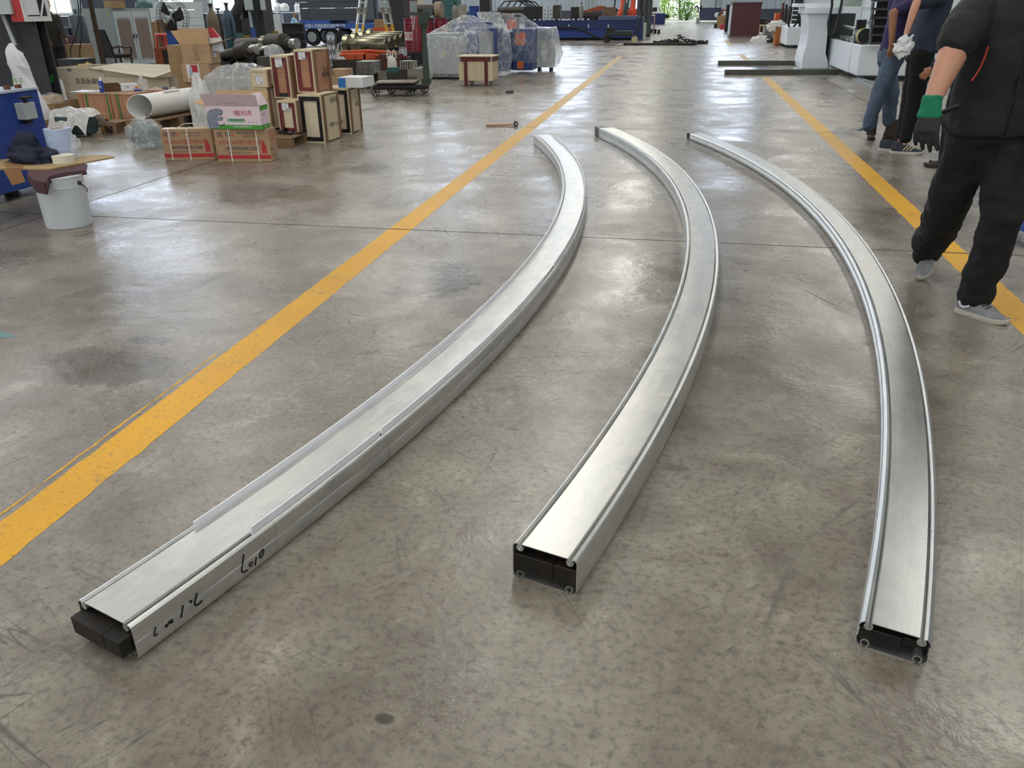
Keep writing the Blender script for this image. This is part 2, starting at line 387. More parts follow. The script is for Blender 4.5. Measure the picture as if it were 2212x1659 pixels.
m_front_fill = EMIT('front_fill_window', 'f4f4f2', 2.2); m_high = EMIT('high_window', 'dbe8fc', HIGH_WINDOW)
window('Y', -32.36, 25, 51, 5.5, 10.5, 12, m_high); window('Y', -32.36, 60, 74, 5.5, 10.5, 6, m_high)
window('X', 88.12, -15.2, -9.4, 5.5, 13.6, 4, m_high); window('X', 88.12, 2.6, 6.8, 5.5, 13.6, 3, m_high); window('X', 88.12, -29, -22, 5.5, 13.6, 4, m_high)
for x_ in (-27, -16, -5, 6): window('X', -7.86, x_, x_ + 8, 3.2, 9.5, 5, m_front_fill)  # unseen windows added behind the camera to brighten the sides facing it
window('X', 88.12, -5.0, -3.5, 1.2, 4.2, 2)
# sliding gate leaf beside the doorway, hung clear of the floor
g = thing('door_1', 'sliding gate leaf of grey sheet over a dark blue base beside the far doorway', 'gate', (1.25, 88.6, .12)); g['kind'] = 'structure'
MB().bb(0, 0, 0, 3.0, .06, 1.15).build('panel', M('gate_blue', '2f3750', .5), g)
for k in range(2): MB().bb(k * 1.5 + .02, .01, 1.17, k * 1.5 + 1.48, .05, 4.6).build('panel', m_sheet, g)
MB().bb(0, -.03, 0, .07, .0, 4.6).bb(1.47, -.03, 0, 1.53, 0, 4.6).bb(2.93, -.03, 0, 3, 0, 4.6).build('frame', m_col, g)
# ground and thicket outside the doorway
struct('ground', MB().bb(-60, 88.5, -.3, 60, 160, -.02), M('yard_concrete', 'b9b8b0', .8, scale=.8))
leafm = []
for k, c in enumerate(('7fa63e', '9bbf58', '5f8c38', 'b3cc79')):
    t = NT(f'leaf_{k}'); v = t.pos(); f = t.noise(v, 1.7, 3); t.set('Base Color', t.mix(t.ramp(f, [(.3, 0.0), (.7, 1.0)]), c, tuple(x * 1.5 for x in lin(c)[:3])))
    t.set('Roughness', .55); t.set('Transmission Weight', 0.0); leafm.append(t.m)
m_bark = M('bark', '6b6250', .9)
rb = random.Random(11)
for k, (x, y, h, w, lab) in enumerate(((-5.2, 103, 6, 2.2, 'pale green tree beyond the left edge of the far doorway'), (-2.4, 107, 6.5, 2.2, 'green tree at the back of the thicket beyond the far doorway, left one'), (-.6, 101.5, 5.6, 1.9, 'foremost bushy tree in the middle of the far doorway'), (2.2, 107, 6, 2.2, 'green tree at the back of the thicket beyond the far doorway, right one'), (3.9, 102.5, 6, 2, 'pale green tree beyond the sliding gate leaf'),
                                       (-2.6, 97, 2.2, 1.2, 'low weeds at the foot of the far thicket, left clump'), (.1, 97.5, 1.8, 1.1, 'low weeds at the foot of the far thicket, middle clump'), (2.8, 97, 2.4, 1.2, 'low weeds at the foot of the far thicket, right clump'))):
    t = thing('shrub', lab, 'shrub' if h < 3 else 'tree', (x, y, -.02), group='thicket beyond the far doorway')
    tr = MB()
    for q in range(4): a = rb.uniform(0, 6.28); tr.tube([(rb.uniform(-.2, .2), rb.uniform(-.2, .2), 0), (math.cos(a) * w * .25, math.sin(a) * w * .25, h * .45), (math.cos(a) * w * .5, math.sin(a) * w * .5, h * .85)], [.07, .05, .02], 5)
    tr.build('trunk', m_bark, t)
    lf = MB()
    for q in range(1300):
        u = rb.random() ** .7; a = rb.uniform(0, 6.28); z = h * (.03 + .97 * rb.random()); rr = w * u * (.55 + .5 * math.sin(PI * min(1, z / h * .9 + .1)))
        c = Vector((math.cos(a) * rr, math.sin(a) * rr * .7, z)); s = rb.uniform(.05, .15) * (1.3 if h > 3 else .8)
        e = Euler((rb.uniform(-1, 1), rb.uniform(-1, 1), rb.uniform(0, 6.3))).to_matrix()
        lf.poly([c + e @ Vector(p) * s for p in ((-1, 0, 0), (0, -.5, .1), (1, 0, 0), (0, .5, .1))])
    lf.keepn = True
    o = lf.build('leaves', leafm[k % 4], t); o['kind'] = 'stuff'
# ---------------------------------------------------------------- the three bent aluminium extrusions
def alu_mat(name, tint, streak):
    t = NT(name); uv = t.coord('UV')
    br = t.noise(t.map(uv, (1.2, 160, 1)), 1.0, 5, .65); bl = t.noise(t.map(uv, (5, 9, 1)), 1.0, 6, .65, .8); cr = t.noise(t.map(uv, (16, .6, 1)), 1.0, 4, .6)
    col = t.mix(t.ramp(bl, [(.3, 0.0), (.7, 1.0)]), 'c2c6c6', tint)
    col = t.mix(t.ramp(br, [(.3, .35), (.5, 0.0)]), col, 'a3a5a2')
    col = t.mix(t.math('MULTIPLY', t.ramp(cr, [(.63, 0.0), (.67, .6), (.74, 0.0)]), t.ramp(bl, [(.4, 0.0), (.6, 1.0)])), col, '8d8c86')
    sm = t.noise(t.map(uv, (9, 14, 1), loc=(3, 5, 0)), 1.0, 5, .6, 1.2); col = t.mix(t.ramp(sm, [(.66, 0.0), (.78, streak)]), col, '9c9384')
    t.set('Base Color', col); t.set('Metallic', .9)
    t.set('Roughness', t.math('ADD', t.math('MULTIPLY', bl, .16), t.math('ADD', t.math('MULTIPLY', br, .1), .245)))
    t.bump(t.math('ADD', br, bl), .025, .003); return t.m
m_steel = M('mill_scale_steel', '1c1917', .55, .2, .3, 20, .2, .3, '443224'); m_strip = M('white_strip', 'eceef4', .45, var=.04)
m_ink = M('marker_ink', '0d0c10', .6); m_gask = M('cut_face', 'a5a7a6', .4, .8)
def section(w, h, bead=False):
    """closed centre-line of the extrusion: flat top and bottom, an open round channel near every corner"""
    r, k = .0105, .0235; L = []
    def chan(sx, sz):           # from the plate lip, round the channel, to the outer lip and over the corner
        cx, cz = sx * (w / 2 - k), sz * (h / 2 - .0135); out = []
        for a in range(62, -243, -19): q = math.radians(a); out.append((cx - sx * math.cos(q) * r, cz + sz * math.sin(q) * r))
        out.append((cx + sx * .0115, cz + sz * .0135)); c2 = .0125 + (.006 if bead else 0)
        for a in (60, 30, 0): q = math.radians(a); out.append((sx * (w / 2 - c2 + c2 * math.cos(q)), sz * (h / 2 - c2 + c2 * math.sin(q))))
        return out
    z = h / 2
    e = w / 2 - k - .0075; L += [(-e, z), (-e + .004, z), (0, z), (e - .004, z), (e, z)] + chan(1, 1)
    if bead: L += [(w / 2 - .003, h * .14), (w / 2, h * .1), (w / 2 - .003, h * .05), (w / 2, 0), (w / 2 - .003, -h * .05), (w / 2, -h * .1)]
    else: L += [(w / 2, .003), (w / 2 - .0012, .0), (w / 2, -.003)]
    L += chan(1, -1)[::-1]
    L += [(e, -z), (e - .004, -z), (0, -z), (-e + .004, -z), (-e, -z)] + chan(-1, -1)
    if bead: L += [(-w / 2, -h * .1), (-w / 2 + .003, -h * .05), (-w / 2, 0), (-w / 2 + .003, h * .05), (-w / 2, h * .1), (-w / 2 + .003, h * .14)]
    else: L += [(-w / 2, -.003), (-w / 2 + .0012, 0), (-w / 2, .003)]
    L += chan(-1, 1)[::-1]
    return [Vector((a, b)) for a, b in L]
def wall_poly(L, th):
    n = len(L); O = []; I = []
    for i in range(n):
        a = (L[i] - L[i - 1]); b = (L[(i + 1) % n] - L[i]); a = a.normalized() if a.length > 1e-6 else b.normalized(); b = b.normalized() if b.length > 1e-6 else a
        t = (a + b); t = t.normalized() if t.length > 1e-4 else a; nn = Vector((-t.y, t.x)); O.append(L[i] + nn * th / 2); I.append(L[i] - nn * th / 2)
    return O, I
def sweep(mb, A, B, cx, cy, R, z0, h, a0, a1, n):
    bm = mb.bm; uvl = bm.loops.layers.uv.new('UVMap'); N = len(A); rows = []; ln = [0]
    for i in range(1, N + 1): ln.append(ln[-1] + (A[i % N] - A[i - 1]).length)
    P = lambda v, q: Vector((cx + (R + v.x) * math.cos(q), cy + (R + v.x) * math.sin(q), z0 + h / 2 + v.y))
    for s in range(n + 1):
        q = a0 + (a1 - a0) * s / n; rows.append(([bm.verts.new(P(v, q)) for v in A], [bm.verts.new(P(v, q)) for v in B]))
    def face(vs, uvs):
        f = bm.faces.new(vs); f.smooth = True
        for l, u in zip(f.loops, uvs): l[uvl].uv = u
    for s in range(n):
        u0, u1 = R * (a1 - a0) * s / n, R * (a1 - a0) * (s + 1) / n
        for k in (0, 1):
            for i in range(N):
                j = (i + 1) % N; face((rows[s][k][i], rows[s][k][j], rows[s + 1][k][j], rows[s + 1][k][i]), ((u0, ln[i]), (u0, ln[i + 1]), (u1, ln[i + 1]), (u1, ln[i])))
    for e in (0, n):
        for i in range(N):
            j = (i + 1) % N; f = bm.faces.new((rows[e][0][i], rows[e][0][j], rows[e][1][j], rows[e][1][i]))
            for l in f.loops: l[uvl].uv = (0, ln[i])
    return P
def beam(label, cx, cy, R, w, h, a0, a1, mat, bead=False):
    t = thing('aluminium_extrusion', label, 'metal beam', (cx, cy, 0), group='bent aluminium extrusions on the floor')
    A, B = wall_poly(section(w, h, bead), .0028); mb = MB(); sweep(mb, A, B, 0, 0, R, .0015, h, math.radians(a0), math.radians(a1), 130)
    mb.build('profile', mat, t, smooth=True, sharp=24)
    def arc(r0, r1, z0, z1, b0, b1, name, m, n=60, lean=0.0):
        mb = MB(); rg = []
        for s in range(n + 1):
            q = math.radians(b0 + (b1 - b0) * s / n); c, sn = math.cos(q), math.sin(q); j = .0012 * noise.noise(Vector((s * .7, b0, r0)))
            rg.append([Vector(((r + j) * c, (r + j) * sn, z)) for r, z in ((r0, z0), (r1, z0), (r1 + lean, z1), (r0 + lean, z1))])
        return mb.skin(rg).build(name, m, t)
    return t, arc
def A_(px, py, z, cx, cy): g = G(px, py, z); return math.degrees(math.atan2(g.y - cy, g.x - cx))
m_al1 = alu_mat('aluminium_a', 'dfdfda', .35); m_al2 = alu_mat('aluminium_b', 'dfddd6', .6); m_al3 = alu_mat('aluminium_c', 'dadad7', .5)
# left one
C1 = (-13.8323, 5.5685); R1 = 13.0673; w1, h1 = .225, .115
t1, arc1 = beam('bent aluminium extrusion with white plastic edge strips, beside the long yellow line', C1[0], C1[1], R1, w1, h1, -18.42, 21.5, m_al1)
oL, oR = R1 - w1 / 2 + .0235, R1 + w1 / 2 - .0235
for r, b0, b1, ln_ in ((oL, A_(418, 1140, h1, *C1), 20.6, -.003), (oR, A_(547, 1154, h1, *C1), A_(818, 941, h1, *C1), .002), (oR, A_(824, 936, h1, *C1), A_(1182, 604, h1, *C1), .002), (oR, A_(1205, 575, h1, *C1), A_(1196, 296, h1, *C1), .002)):
    arc1(r - .0022, r + .0022, h1 - .012, h1 + .025, b0, b1, 'edge_strip', m_strip, 90, ln_)
arc1(R1 - .0012, R1 + .0012, h1 + .0008, h1 + .0022, -18.42, 21.5, 'centre_seam', m_gask, 110)
arc1(R1 + w1 / 2 - .0006, R1 + w1 / 2 + .0006, .0575, .0595, -18.42, 21.5, 'side_seam', m_strip, 110)
def block(t, cx, cy, R, q0, q1, r0, r1, z0, z1, m, name='steel_block'):
    mb = MB(); rg = []
    for q in (q0, q1):
        q = math.radians(q); rg.append([Vector(((R + r) * math.cos(q), (R + r) * math.sin(q), z)) for r, z in ((r0, z0), (r1, z0), (r1, z1), (r0, z1))])
    return mb.skin(rg).build(name, m, t, bevel=.002)
block(t1, *C1, R1, -18.58, -17.6, -.104, .035, .03, .086, m_steel); block(t1, *C1, R1, -18.58, -17.6, .037, .104, .03, .086, m_steel)
# middle one
C2 = (-13.1137, 5.6119); R2 = 13.343; w2, h2 = .212, .125
t2, _ = beam('bent aluminium extrusion between the other two, its end plugged with dark steel', C2[0], C2[1], R2, w2, h2, -16.1, 23.95, m_al2)
block(t2, *C2, R2, -16.1, -15.4, -.1035, .028, .028, .088, m_steel); block(t2, *C2, R2, -16.1, -15.4, .03, .1035, .03, .09, m_steel)
block(t2, *C2, R2, 23.9, 25.0, -.085, .045, .006, .118, M('dull_steel', '6a665c', .5, .5, .25, 14))
# right one
C3 = (-12.4105, 5.7995); R3 = 13.680; w3, h3 = .178, .085
t3, _ = beam('bent aluminium extrusion with ribbed sides, nearest the walking worker', C3[0], C3[1], R3, w3, h3, -17.0, 22.3, m_al3, True)
block(t3, *C3, R3, -16.98, -16.3, -.086, .02, .02, .062, m_steel); block(t3, *C3, R3, -16.85, -16.2, .022, .086, .02, .045, m_steel)
block(t3, *C3, R3, 22.25, 23.0, -.06, .045, .004, .07, m_steel)
# handwriting in marker on the outer side of the left extrusion
def on_side(px, py):
    d = ray(px, py); R = R1 + w1 / 2 + .0022; ox, oy = -C1[0], -C1[1]
    a = d.x ** 2 + d.y ** 2; b = 2 * (d.x * ox + d.y * oy); c = ox * ox + oy * oy - R * R
    k = (-b - math.sqrt(max(0, b * b - 4 * a * c))) / (2 * a)
    return CAMP + d * k
mb = MB(); q = lambda x, y: (150 + x / 3.16, 950 + y / 3.16)
for st, w in (([(1190, 782), (1186, 820), (1178, 870), (1176, 895), (1184, 906), (1200, 900), (1218, 888)], .005),
              ([(1236, 835), (1230, 850), (1232, 866), (1240, 864), (1249, 848), (1248, 834), (1238, 836)], .004), ([(1276, 800), (1270, 842), (1267, 860)], .005),
              ([(1310, 758), (1300, 780), (1300, 806), (1310, 806), (1322, 780), (1326, 755), (1318, 746), (1310, 758)], .006),
              ([(872, 1046), (862, 1085), (854, 1112), (858, 1130), (876, 1126), (896, 1108), (906, 1096)], .006), ([(826, 1098), (834, 1112)], .008), ([(820, 1110), (838, 1100)], .006),
              ([(776, 1128), (772, 1160), (766, 1190), (764, 1214)], .005), ([(658, 1282), (676, 1256), (704, 1222)], .006), ([(678, 1240), (696, 1248), (708, 1236)], .007), ([(654, 1276), (668, 1262)], .008),
              ([(590, 1276), (582, 1310), (578, 1338), (588, 1340), (600, 1318)], .004)):
    pts = [on_side(*q(*p)) - Vector((C1[0], C1[1], 0)) for p in st]
    mb.ribbon(pts, w, (math.cos(-.28), math.sin(-.28), 0), .0008)
mb.build('lettering', m_ink, t1)
# ---------------------------------------------------------------- placing helpers
_fh = Vector((_fw.x, _fw.y)).normalized()
def ZAT(px, py, a):                       # height above ground of picture point over the ground point a
    d = ray(px, py); k = (Vector((a.x, a.y)).dot(_fh)) / (Vector((d.x, d.y)).dot(_fh)); return EYE + d.z * k
def place(bl, br, z=0.0):                 # front edge: origin, turn, width
    a, b = G(*bl, z), G(*br, z); v = b - a; return a, math.atan2(v.y, v.x), v.length
def DV(px, py, dist):                     # point on the picture ray at forward distance dist
    d = ray(px, py); return CAMP + d * (dist / Vector((d.x, d.y)).dot(_fh))
def fdist(a): return Vector((a.x, a.y)).dot(_fh)
def facemap(tl, tr, br, bl, w, h):        # picture point on a w x h face -> (x, z) on that face
    tl, tr, br, bl = map(Vector, (tl, tr, br, bl))
    def f(x, y):
        u = v = .5; p = Vector((x, y))
        for _ in range(8):
            q = (bl * (1 - u) + br * u) * (1 - v) + (tl * (1 - u) + tr * u) * v; du = (br - bl) * (1 - v) + (tr - tl) * v; dv = (tl * (1 - u) + tr * u) - (bl * (1 - u) + br * u)
            e = p - q; k = du.x * dv.y - du.y * dv.x; u += (e.x * dv.y - e.y * dv.x) / k; v += (du.x * e.y - du.y * e.x) / k
        return u * w, v * h
    return f
m_kraft = M('kraft_card', 'ad9070', .8, scale=4, var=.07); m_kraft2 = M('kraft_card_dark', '98805f', .8, scale=4, var=.08); m_cardin = M('card_inside', 'b89a74', .85, var=.06)
m_red = M('red_print', 'b5333a', .6); m_navy = M('navy_print', '2b2f55', .6); m_blk = M('black_print', '17161a', .6); m_strap = M('white_strap', 'e6e4de', .4, var=.03)
m_label = M('paper_label', 'dfe3e8', .6, var=.03); m_pine = WOOD('pale_pine', 'dacdb0', 'c8b693'); m_ply = WOOD('plywood', 'dfd5be', 'cdc0a4', axis='X', scale=4); m_plyb = WOOD('brown_plywood', 'b98c6e', '9c6e50', axis='X', scale=5)
m_maroon = M('maroon_laminate', '6b2a2f', .5, var=.2, scale=14); m_marble = M('black_marble_laminate', '1c1d20', .35, var=.9, scale=25, dirt=.15, dirtcol='8a8578'); m_pal = WOOD('pallet_wood', '8d7456', '6e583e', axis='X')
m_film = FILM('clear_film', 'e3e8ea', .13, 7, .12, .3); m_filmg = FILM('grey_film', 'c9ced0', .38, 5, .16, .25); m_filmw = FILM('milky_film', 'e6e8e6', .52, 5, .2, .25)
def carton(label, bl, br, top, back, mat=m_kraft, z=0.0, group=None, name='carton', cat='box', straps=()):
    a, rz, w = place(bl, br, z); h = ZAT(br[0], top, G(*br, z)) - z; d = back
    t = thing(name, label, cat, a, rz, group)
    MB().bb(0, 0, .001, w, d, h).build('body', mat, t, bevel=.004)
    MB().bb(0.01, d * .5 - .03, h, w - .01, d * .5 + .03, h + .0012).build('tape', M('packing_tape', 'c7a877', .3), t)
    for s in straps:
        k = MB(); k.bb(w * s - .006, -.0025, .002, w * s + .006, -.0005, h + .002).bb(w * s - .006, -.0025, h + .0013, w * s + .006, d, h + .0035); k.build('strap', m_strap, t)
    return t, w, d, h
# ---------------------------------------------------------------- cartons with printing, and the open pink box on top
def ext_carton(label, bl, br, tl, tr, d, straps):
    a, b = G(*bl), G(*br); t, w, d, h = carton(label, bl, br, tr[1], d, group='extinguisher cartons on the floor', straps=straps)
    fm = facemap(tl, tr, br, bl, w, h); Y = -.0012
    MB().bb(.004, Y, h * .10, w - .004, 0, h * .215).build('printed_band', m_red, t)
    text('MFZ/ABC4A手提式干粉灭火器', h * .155, m_red, t, (w * .46, Y, h * .59), sx=.66); text('上海鸣宇消防设备有限公司监制', h * .125, m_navy, t, (w * .46, Y, h * .41), sx=.62)
    text('地址: 宝山区沪太路6666号 电话: 021-5600123', h * .05, m_navy, t, (w * .44, Y, h * .28), sx=.8); text('鸣 宇', h * .2, m_navy, t, (w * .18, Y, h * .82)); text('执行标准GB4351.1-2005', h * .06, m_navy, t, (w * .6, Y, h * .88)); text('GB4351.2-2005', h * .06, m_navy, t, (w * .64, Y, h * .79))
    e = MB(); e.prism([(w * .84, h * .27), (w * .93, h * .27), (w * .93, h * .5), (w * .91, h * .56), (w * .86, h * .56), (w * .84, h * .5)], Y, 0); e.prism([(w * .865, h * .56), (w * .905, h * .56), (w * .9, h * .62), (w * .93, h * .63), (w * .83, h * .66), (w * .82, h * .63), (w * .87, h * .62)], Y, 0); e.build('extinguisher_print', m_red, t)
    MB().lathe([(h * .05, 0), (h * .05, .0012)], 14, (w * .34, Y, h * .83), 'Y').build('round_mark', M('pale_red_print', 'c0705c', .6), t)
    text('数量', h * .09, m_navy, t, (w + .0012, d * .2, h * .38), (PI / 2, 0, PI / 2)); MB().bb(w, d * .3, h * .33, w + .001, d * .8, h * .34).build('printed_line', m_navy, t)
    text('年 月', h * .09, m_navy, t, (w + .0012, d * .45, h * .17), (PI / 2, 0, PI / 2))
    s = MB()
    for k in range(4): s.bb(w, d * .2, h * (.62 + .085 * k), w + .001, d * .82, h * (.635 + .085 * k))
    s.bb(w, d * .2, h * .62, w + .001, d * .22, h * .89).bb(w, d * .8, h * .62, w + .001, d * .82, h * .89).bb(w, d * .5, h * .62, w + .001, d * .52, h * .89); s.build('printed_table', m_red, t)
    return t, w, d, h
c1, w1c, d1c, h1c = ext_carton('brown fire extinguisher carton with a broken strap, left one of the pair on the floor', (357, 347), (466, 345.5), (340, 279), (451, 278), .17, (.16, .52))
MB().tube([(w1c * .3, .05, h1c + .002), (w1c * .45, .07, h1c + .05), (w1c * .66, .05, h1c + .055), (w1c * .8, .09, h1c + .004)], .004, 6).build('loose_strap', m_strap, c1)
c2, w2c, d2c, h2c = ext_carton('brown fire extinguisher carton carrying the open pink box', (471.5, 350), (588, 350), (455, 283), (574, 279), .24, (.27, .77))
m_pink = M('pink_card', 'e6d3dc', .55, var=.03); m_pinkd = M('pink_card_flap', 'cdb6bb', .6, var=.04); m_grn = M('green_print', '4f9a3f', .55, var=.04)
pa, prz, pw = place((452, 278.4), (566, 280), h2c + .004); ph = ZAT(566, 226.8, pa) - pa.z; pd = .22
pk = thing('open_box', 'open pink box with green base band and tiger print, on an extinguisher carton', 'box', pa, prz)
k = MB(); th = .004; k.bb(0, 0, 0, pw, pd, th).bb(0, 0, 0, pw, th, ph).bb(0, pd - th, 0, pw, pd, ph).bb(0, th, 0, th, pd - th, ph).bb(pw - th, th, 0, pw, pd - th, ph); k.build('body', m_pink, pk)
MB().bb(-.0006, -.001, .001, pw + .001, pd, ph * .19).build('green_band', m_grn, pk)
k = MB(); k.slabpoly([(0, 0, ph), (pw, 0, ph), (pw - .01, -.035, ph + .125), (-.03, -.035, ph + .13)], .004); k.build('front_flap', m_pinkd, pk)
MB().slabpoly([(pw, pd, ph), (0, pd, ph), (.0, pd + .05, ph + .14), (pw, pd + .05, ph + .14)], .004).build('back_flap', m_cardin, pk)
MB().slabpoly([(pw, 0, ph), (pw, pd, ph), (pw - .05, pd * .9, ph + .13), (pw - .08, .02, ph + .13)], .004).build('side_flap', m_pink, pk)
MB().slabpoly([(0, pd, ph), (0, 0, ph), (-.15, .02, ph + .03), (-.15, pd, ph + .06)], .004).build('side_flap', m_cardin, pk)
k = MB(); k.slabpoly([(pw + .001, .01, ph - .001), (pw + .001, pd * .95, ph - .001), (pw + .001, pd * .9, ph - .05), (pw + .001, .01, ph - .055)], .0008); k.build('flap_edge_print', m_grn, pk)
fm = facemap((443.5, 225), (559, 226.8), (566, 280), (452, 278.4), pw, ph); I_ = lambda x, y: fm(250 + x / 5.53, 150 + y / 5.53)
m_tg = M('tiger_grey', '8c93a3', .6, var=.05)
tig = [(1092, 505), (1110, 480), (1135, 462), (1180, 450), (1225, 450), (1255, 460), (1278, 478), (1283, 498), (1272, 515), (1236, 524), (1218, 545), (1236, 564), (1268, 566), (1288, 572), (1284, 588), (1262, 596), (1232, 596), (1214, 606), (1232, 640), (1234, 675), (1218, 704), (1118, 700), (1098, 640), (1088, 570)]
MB().prism([I_(*p) for p in tig], -.0022, -.001).build('tiger_print', m_tg, pk)
k = MB(); P3 = lambda L: [Vector((*I_(*p), 0)).xzy + Vector((0, -.0024, 0)) for p in L]
for L, w in (([(1240, 530), (1262, 524), (1274, 516)], .008), ([(1242, 540), (1256, 552), (1274, 566)], .007), ([(1120, 480), (1140, 472), (1152, 486), (1138, 498), (1122, 490)], .004), ([(1190, 470), (1215, 480), (1230, 490)], .004), ([(1180, 500), (1205, 530), (1208, 560)], .004), ([(1160, 505), (1185, 545), (1190, 590)], .004), ([(1140, 520), (1165, 560), (1170, 610)], .004),
             ([(1120, 540), (1140, 590), (1150, 640)], .004), ([(1105, 590), (1125, 640), (1130, 690)], .004), ([(1165, 630), (1185, 660), (1180, 698)], .004), ([(1195, 620), (1212, 650), (1205, 695)], .004), ([(1250, 470), (1265, 480), (1276, 488)], .005), ([(1244, 660), (1270, 668), (1296, 655), (1302, 632)], .010), ([(1222, 600), (1250, 604), (1280, 592)], .004)): k.ribbon(P3(L), w, (0, -1, 0))
k.build('tiger_lines', m_blk, pk)
text('金科虎', ph * .27, m_red, pk, (*[I_(1530, 515)[0], -.0015], I_(1530, 515)[1]), sx=.95); text('㊎', ph * .25, m_red, pk, (I_(1430, 512)[0], -.0015, I_(1430, 512)[1]))
k = MB(); a_, b_ = I_(1330, 578), I_(1552, 628); k.bb(a_[0], -.0014, b_[1], b_[0], 0, a_[1]); k.build('green_plate', M('pale_green_print', '8fbf98', .6), pk)
text('纤维增强树脂切割砂轮', ph * .1, m_blk, pk, (I_(1441, 600)[0], -.0022, I_(1441, 600)[1]), sx=.75); text('常州金科磨具磨料有限公司', ph * .1, m_label, pk, (I_(1515, 672)[0], -.0022, ph * .11), sx=.72); text('RESINOID CUTTING WHEEL', ph * .04, m_blk, pk, (I_(1640, 628)[0], -.0016, I_(1640, 628)[1]))
text('金科虎', .04, m_red, pk, (pw * .46, -.022, ph + .068), (PI / 2 + .27, 0, 0), sx=1.1); text('最专业的磨具磨料', .016, m_pinkd if 0 else M('grey_print', '8d8288', .6), pk, (pw * .48, -.0125, ph + .028), (PI / 2 + .27, 0, 0))
text('合格证', .022, m_red, pk, (pw + .0012, pd * .42, ph * .62), (PI / 2, 0, PI / 2)); text('金科虎', .02, m_label, pk, (pw + .0018, pd * .5, ph * .1), (PI / 2, 0, PI / 2))
# ---------------------------------------------------------------- pallets
def pallet(label, loc, rz, w, d, h=.12, nb=6):
    t = thing('pallet', label, 'pallet', loc, rz, 'timber pallets under the stacked goods')
    bw = w / nb * .86; me = MB().bb(-bw / 2, 0, 0, bw / 2, d, .018).bevel(.002).mesh('top_board', m_pal)
    for k in range(nb): link('top_board', me, t, (w * (k + .5) / nb, 0, h - .018))
    me2 = MB().bb(0, 0, 0, w, .09, h - .04).bevel(.002).mesh('bearer', m_pal)
    me3 = MB().bb(0, 0, 0, w, .1, .02).mesh('bottom_board', m_pal)
    for y in (0, d / 2 - .045, d - .09): link('bearer', me2, t, (0, y, .021)); link('bottom_board', me3, t, (0, y, .0005))
    return t
pa_, pz_, _ = place((600, 327), (676, 296)); pallet('bare timber pallet end sticking out beside the pink box, under the slippers', G(500, 318), math.radians(2), .82, 1.0, .12, 8)
# slippers
m_slip = M('black_slipper', '16161a', .7)
for k, (px, py) in enumerate(((616, 289), (637, 288))):
    s = thing('slipper', ('black slipper on the pallet, nearer the extinguisher carton', 'black slipper on the pallet, nearer the tall cream crate')[k], 'slipper', G(px, py, .121), .5, 'pair of black slippers')
    MB().prism([(-.045, -.03), (.1, -.045), (.13, -.02), (.13, .02), (.1, .045), (-.045, .03), (-.12, .03), (-.14, 0), (-.12, -.03)], 0, .018, 'XY').build('sole', m_slip, s, rz=2.2)
    MB().grid(lambda u, v: Vector((-.02 + .13 * u, (v - .5) * .095 * (1 - .3 * u), .018 + .055 * math.sin(PI * v) ** .7 * (1 - .55 * u))), 6, 8).build('upper', m_slip, s, rz=2.2, smooth=True)
# ---------------------------------------------------------------- wooden crates in the stack
def crate(label, bl, br, top, d, frame, panel, edge=m_pine, z=0.0, fw=.05, black=(), side=None, lab=None, sidetext=None, group='wooden crates stacked by the walkway', bands=2, inset=.012, w=None, h=None, side_boards=0, back=None, rz=None):
    a, r_, w_ = place(bl, br, z); w = w or w_
    if back: v = G(*back, z) - G(*br, z); rz = math.atan2(v.y, v.x) - PI / 2; d = v.length
    if rz is None: rz = r_
    a = G(*br, z) - Vector((math.cos(rz), math.sin(rz), 0)) * w; h = h or (ZAT(br[0], top, G(*br, z)) - z)
    t = thing('wooden_crate', label, 'crate', a, rz, group); e = .014
    MB().bb(e, e + inset, e, w - e, d - e, h - e).build('panel_box', panel, t)
    k = MB()
    for x in (0, w - e): k.bb(x, 0, 0, x + e, .03, h)
    k.bb(e, 0, 0, w - e, .03, e).bb(e, 0, h - e, w - e, .03, h)
    k.build('edging', edge, t)
    for nm, x0, x1, z0, z1 in (('left', e, e + fw, e, h - e), ('right', w - e - fw, w - e, e, h - e), ('top', e + fw, w - e - fw, h - e - fw, h - e), ('bottom', e + fw, w - e - fw, e, e + fw)):
        MB().bb(x0 + .001, e * .6, z0 + .001, x1 - .001, e + inset, z1 - .001).build('frame_board', m_marble if nm in black else frame, t)
    sm = side or panel
    if side_boards:
        bw = (d - .1) / side_boards
        for s in range(side_boards): MB().bb(w - e + .001, .05 + bw * s + .004, e, w - .001, .05 + bw * (s + 1) - .004, h - e).build('side_board', sm, t)
    else: MB().bb(w - e + .001, .04, e, w - .002, d - .04, h - e).build('side_panel', sm, t)
    for y in ([.035, d - .065] if bands == 2 else [.06]): MB().bb(w - .001, y, -.0 + .001, w + .016, y + .035, h + .004).build('batten', WOOD('batten_brown', '8a6a54', '6d5040'), t)
    MB().bb(.004, .004, h + .0005, w - .004, d - .004, h + .012).build('lid', edge, t)
    if lab:
        lx, lz, lw, lh = lab; MB().bb(lx, e * .55, lz, lx + lw, e * .55 + .001, lz + lh).build('paper_label', m_label, t)
        text('精密减速机', lw * .16, M('blue_print', '4b62a8', .6), t, (lx + lw * .5, e * .5, lz + lh * .82)); text('品名  型号', lw * .11, m_navy, t, (lx + lw * .5, e * .5, lz + lh * .5)); text('数量  日期', lw * .11, m_navy, t, (lx + lw * .45, e * .5, lz + lh * .3))
        MB().bb(lx + lw * .55, e * .52, lz + lh * .08, lx + lw * .92, e * .55, lz + lh * .17).build('label_bar', m_navy, t)
    if sidetext:
        for s, y, zz, sz in sidetext: text(s, sz, m_blk, t, (w + .0006, y, zz), (PI / 2, 0, PI / 2))
    return t, w, d, h
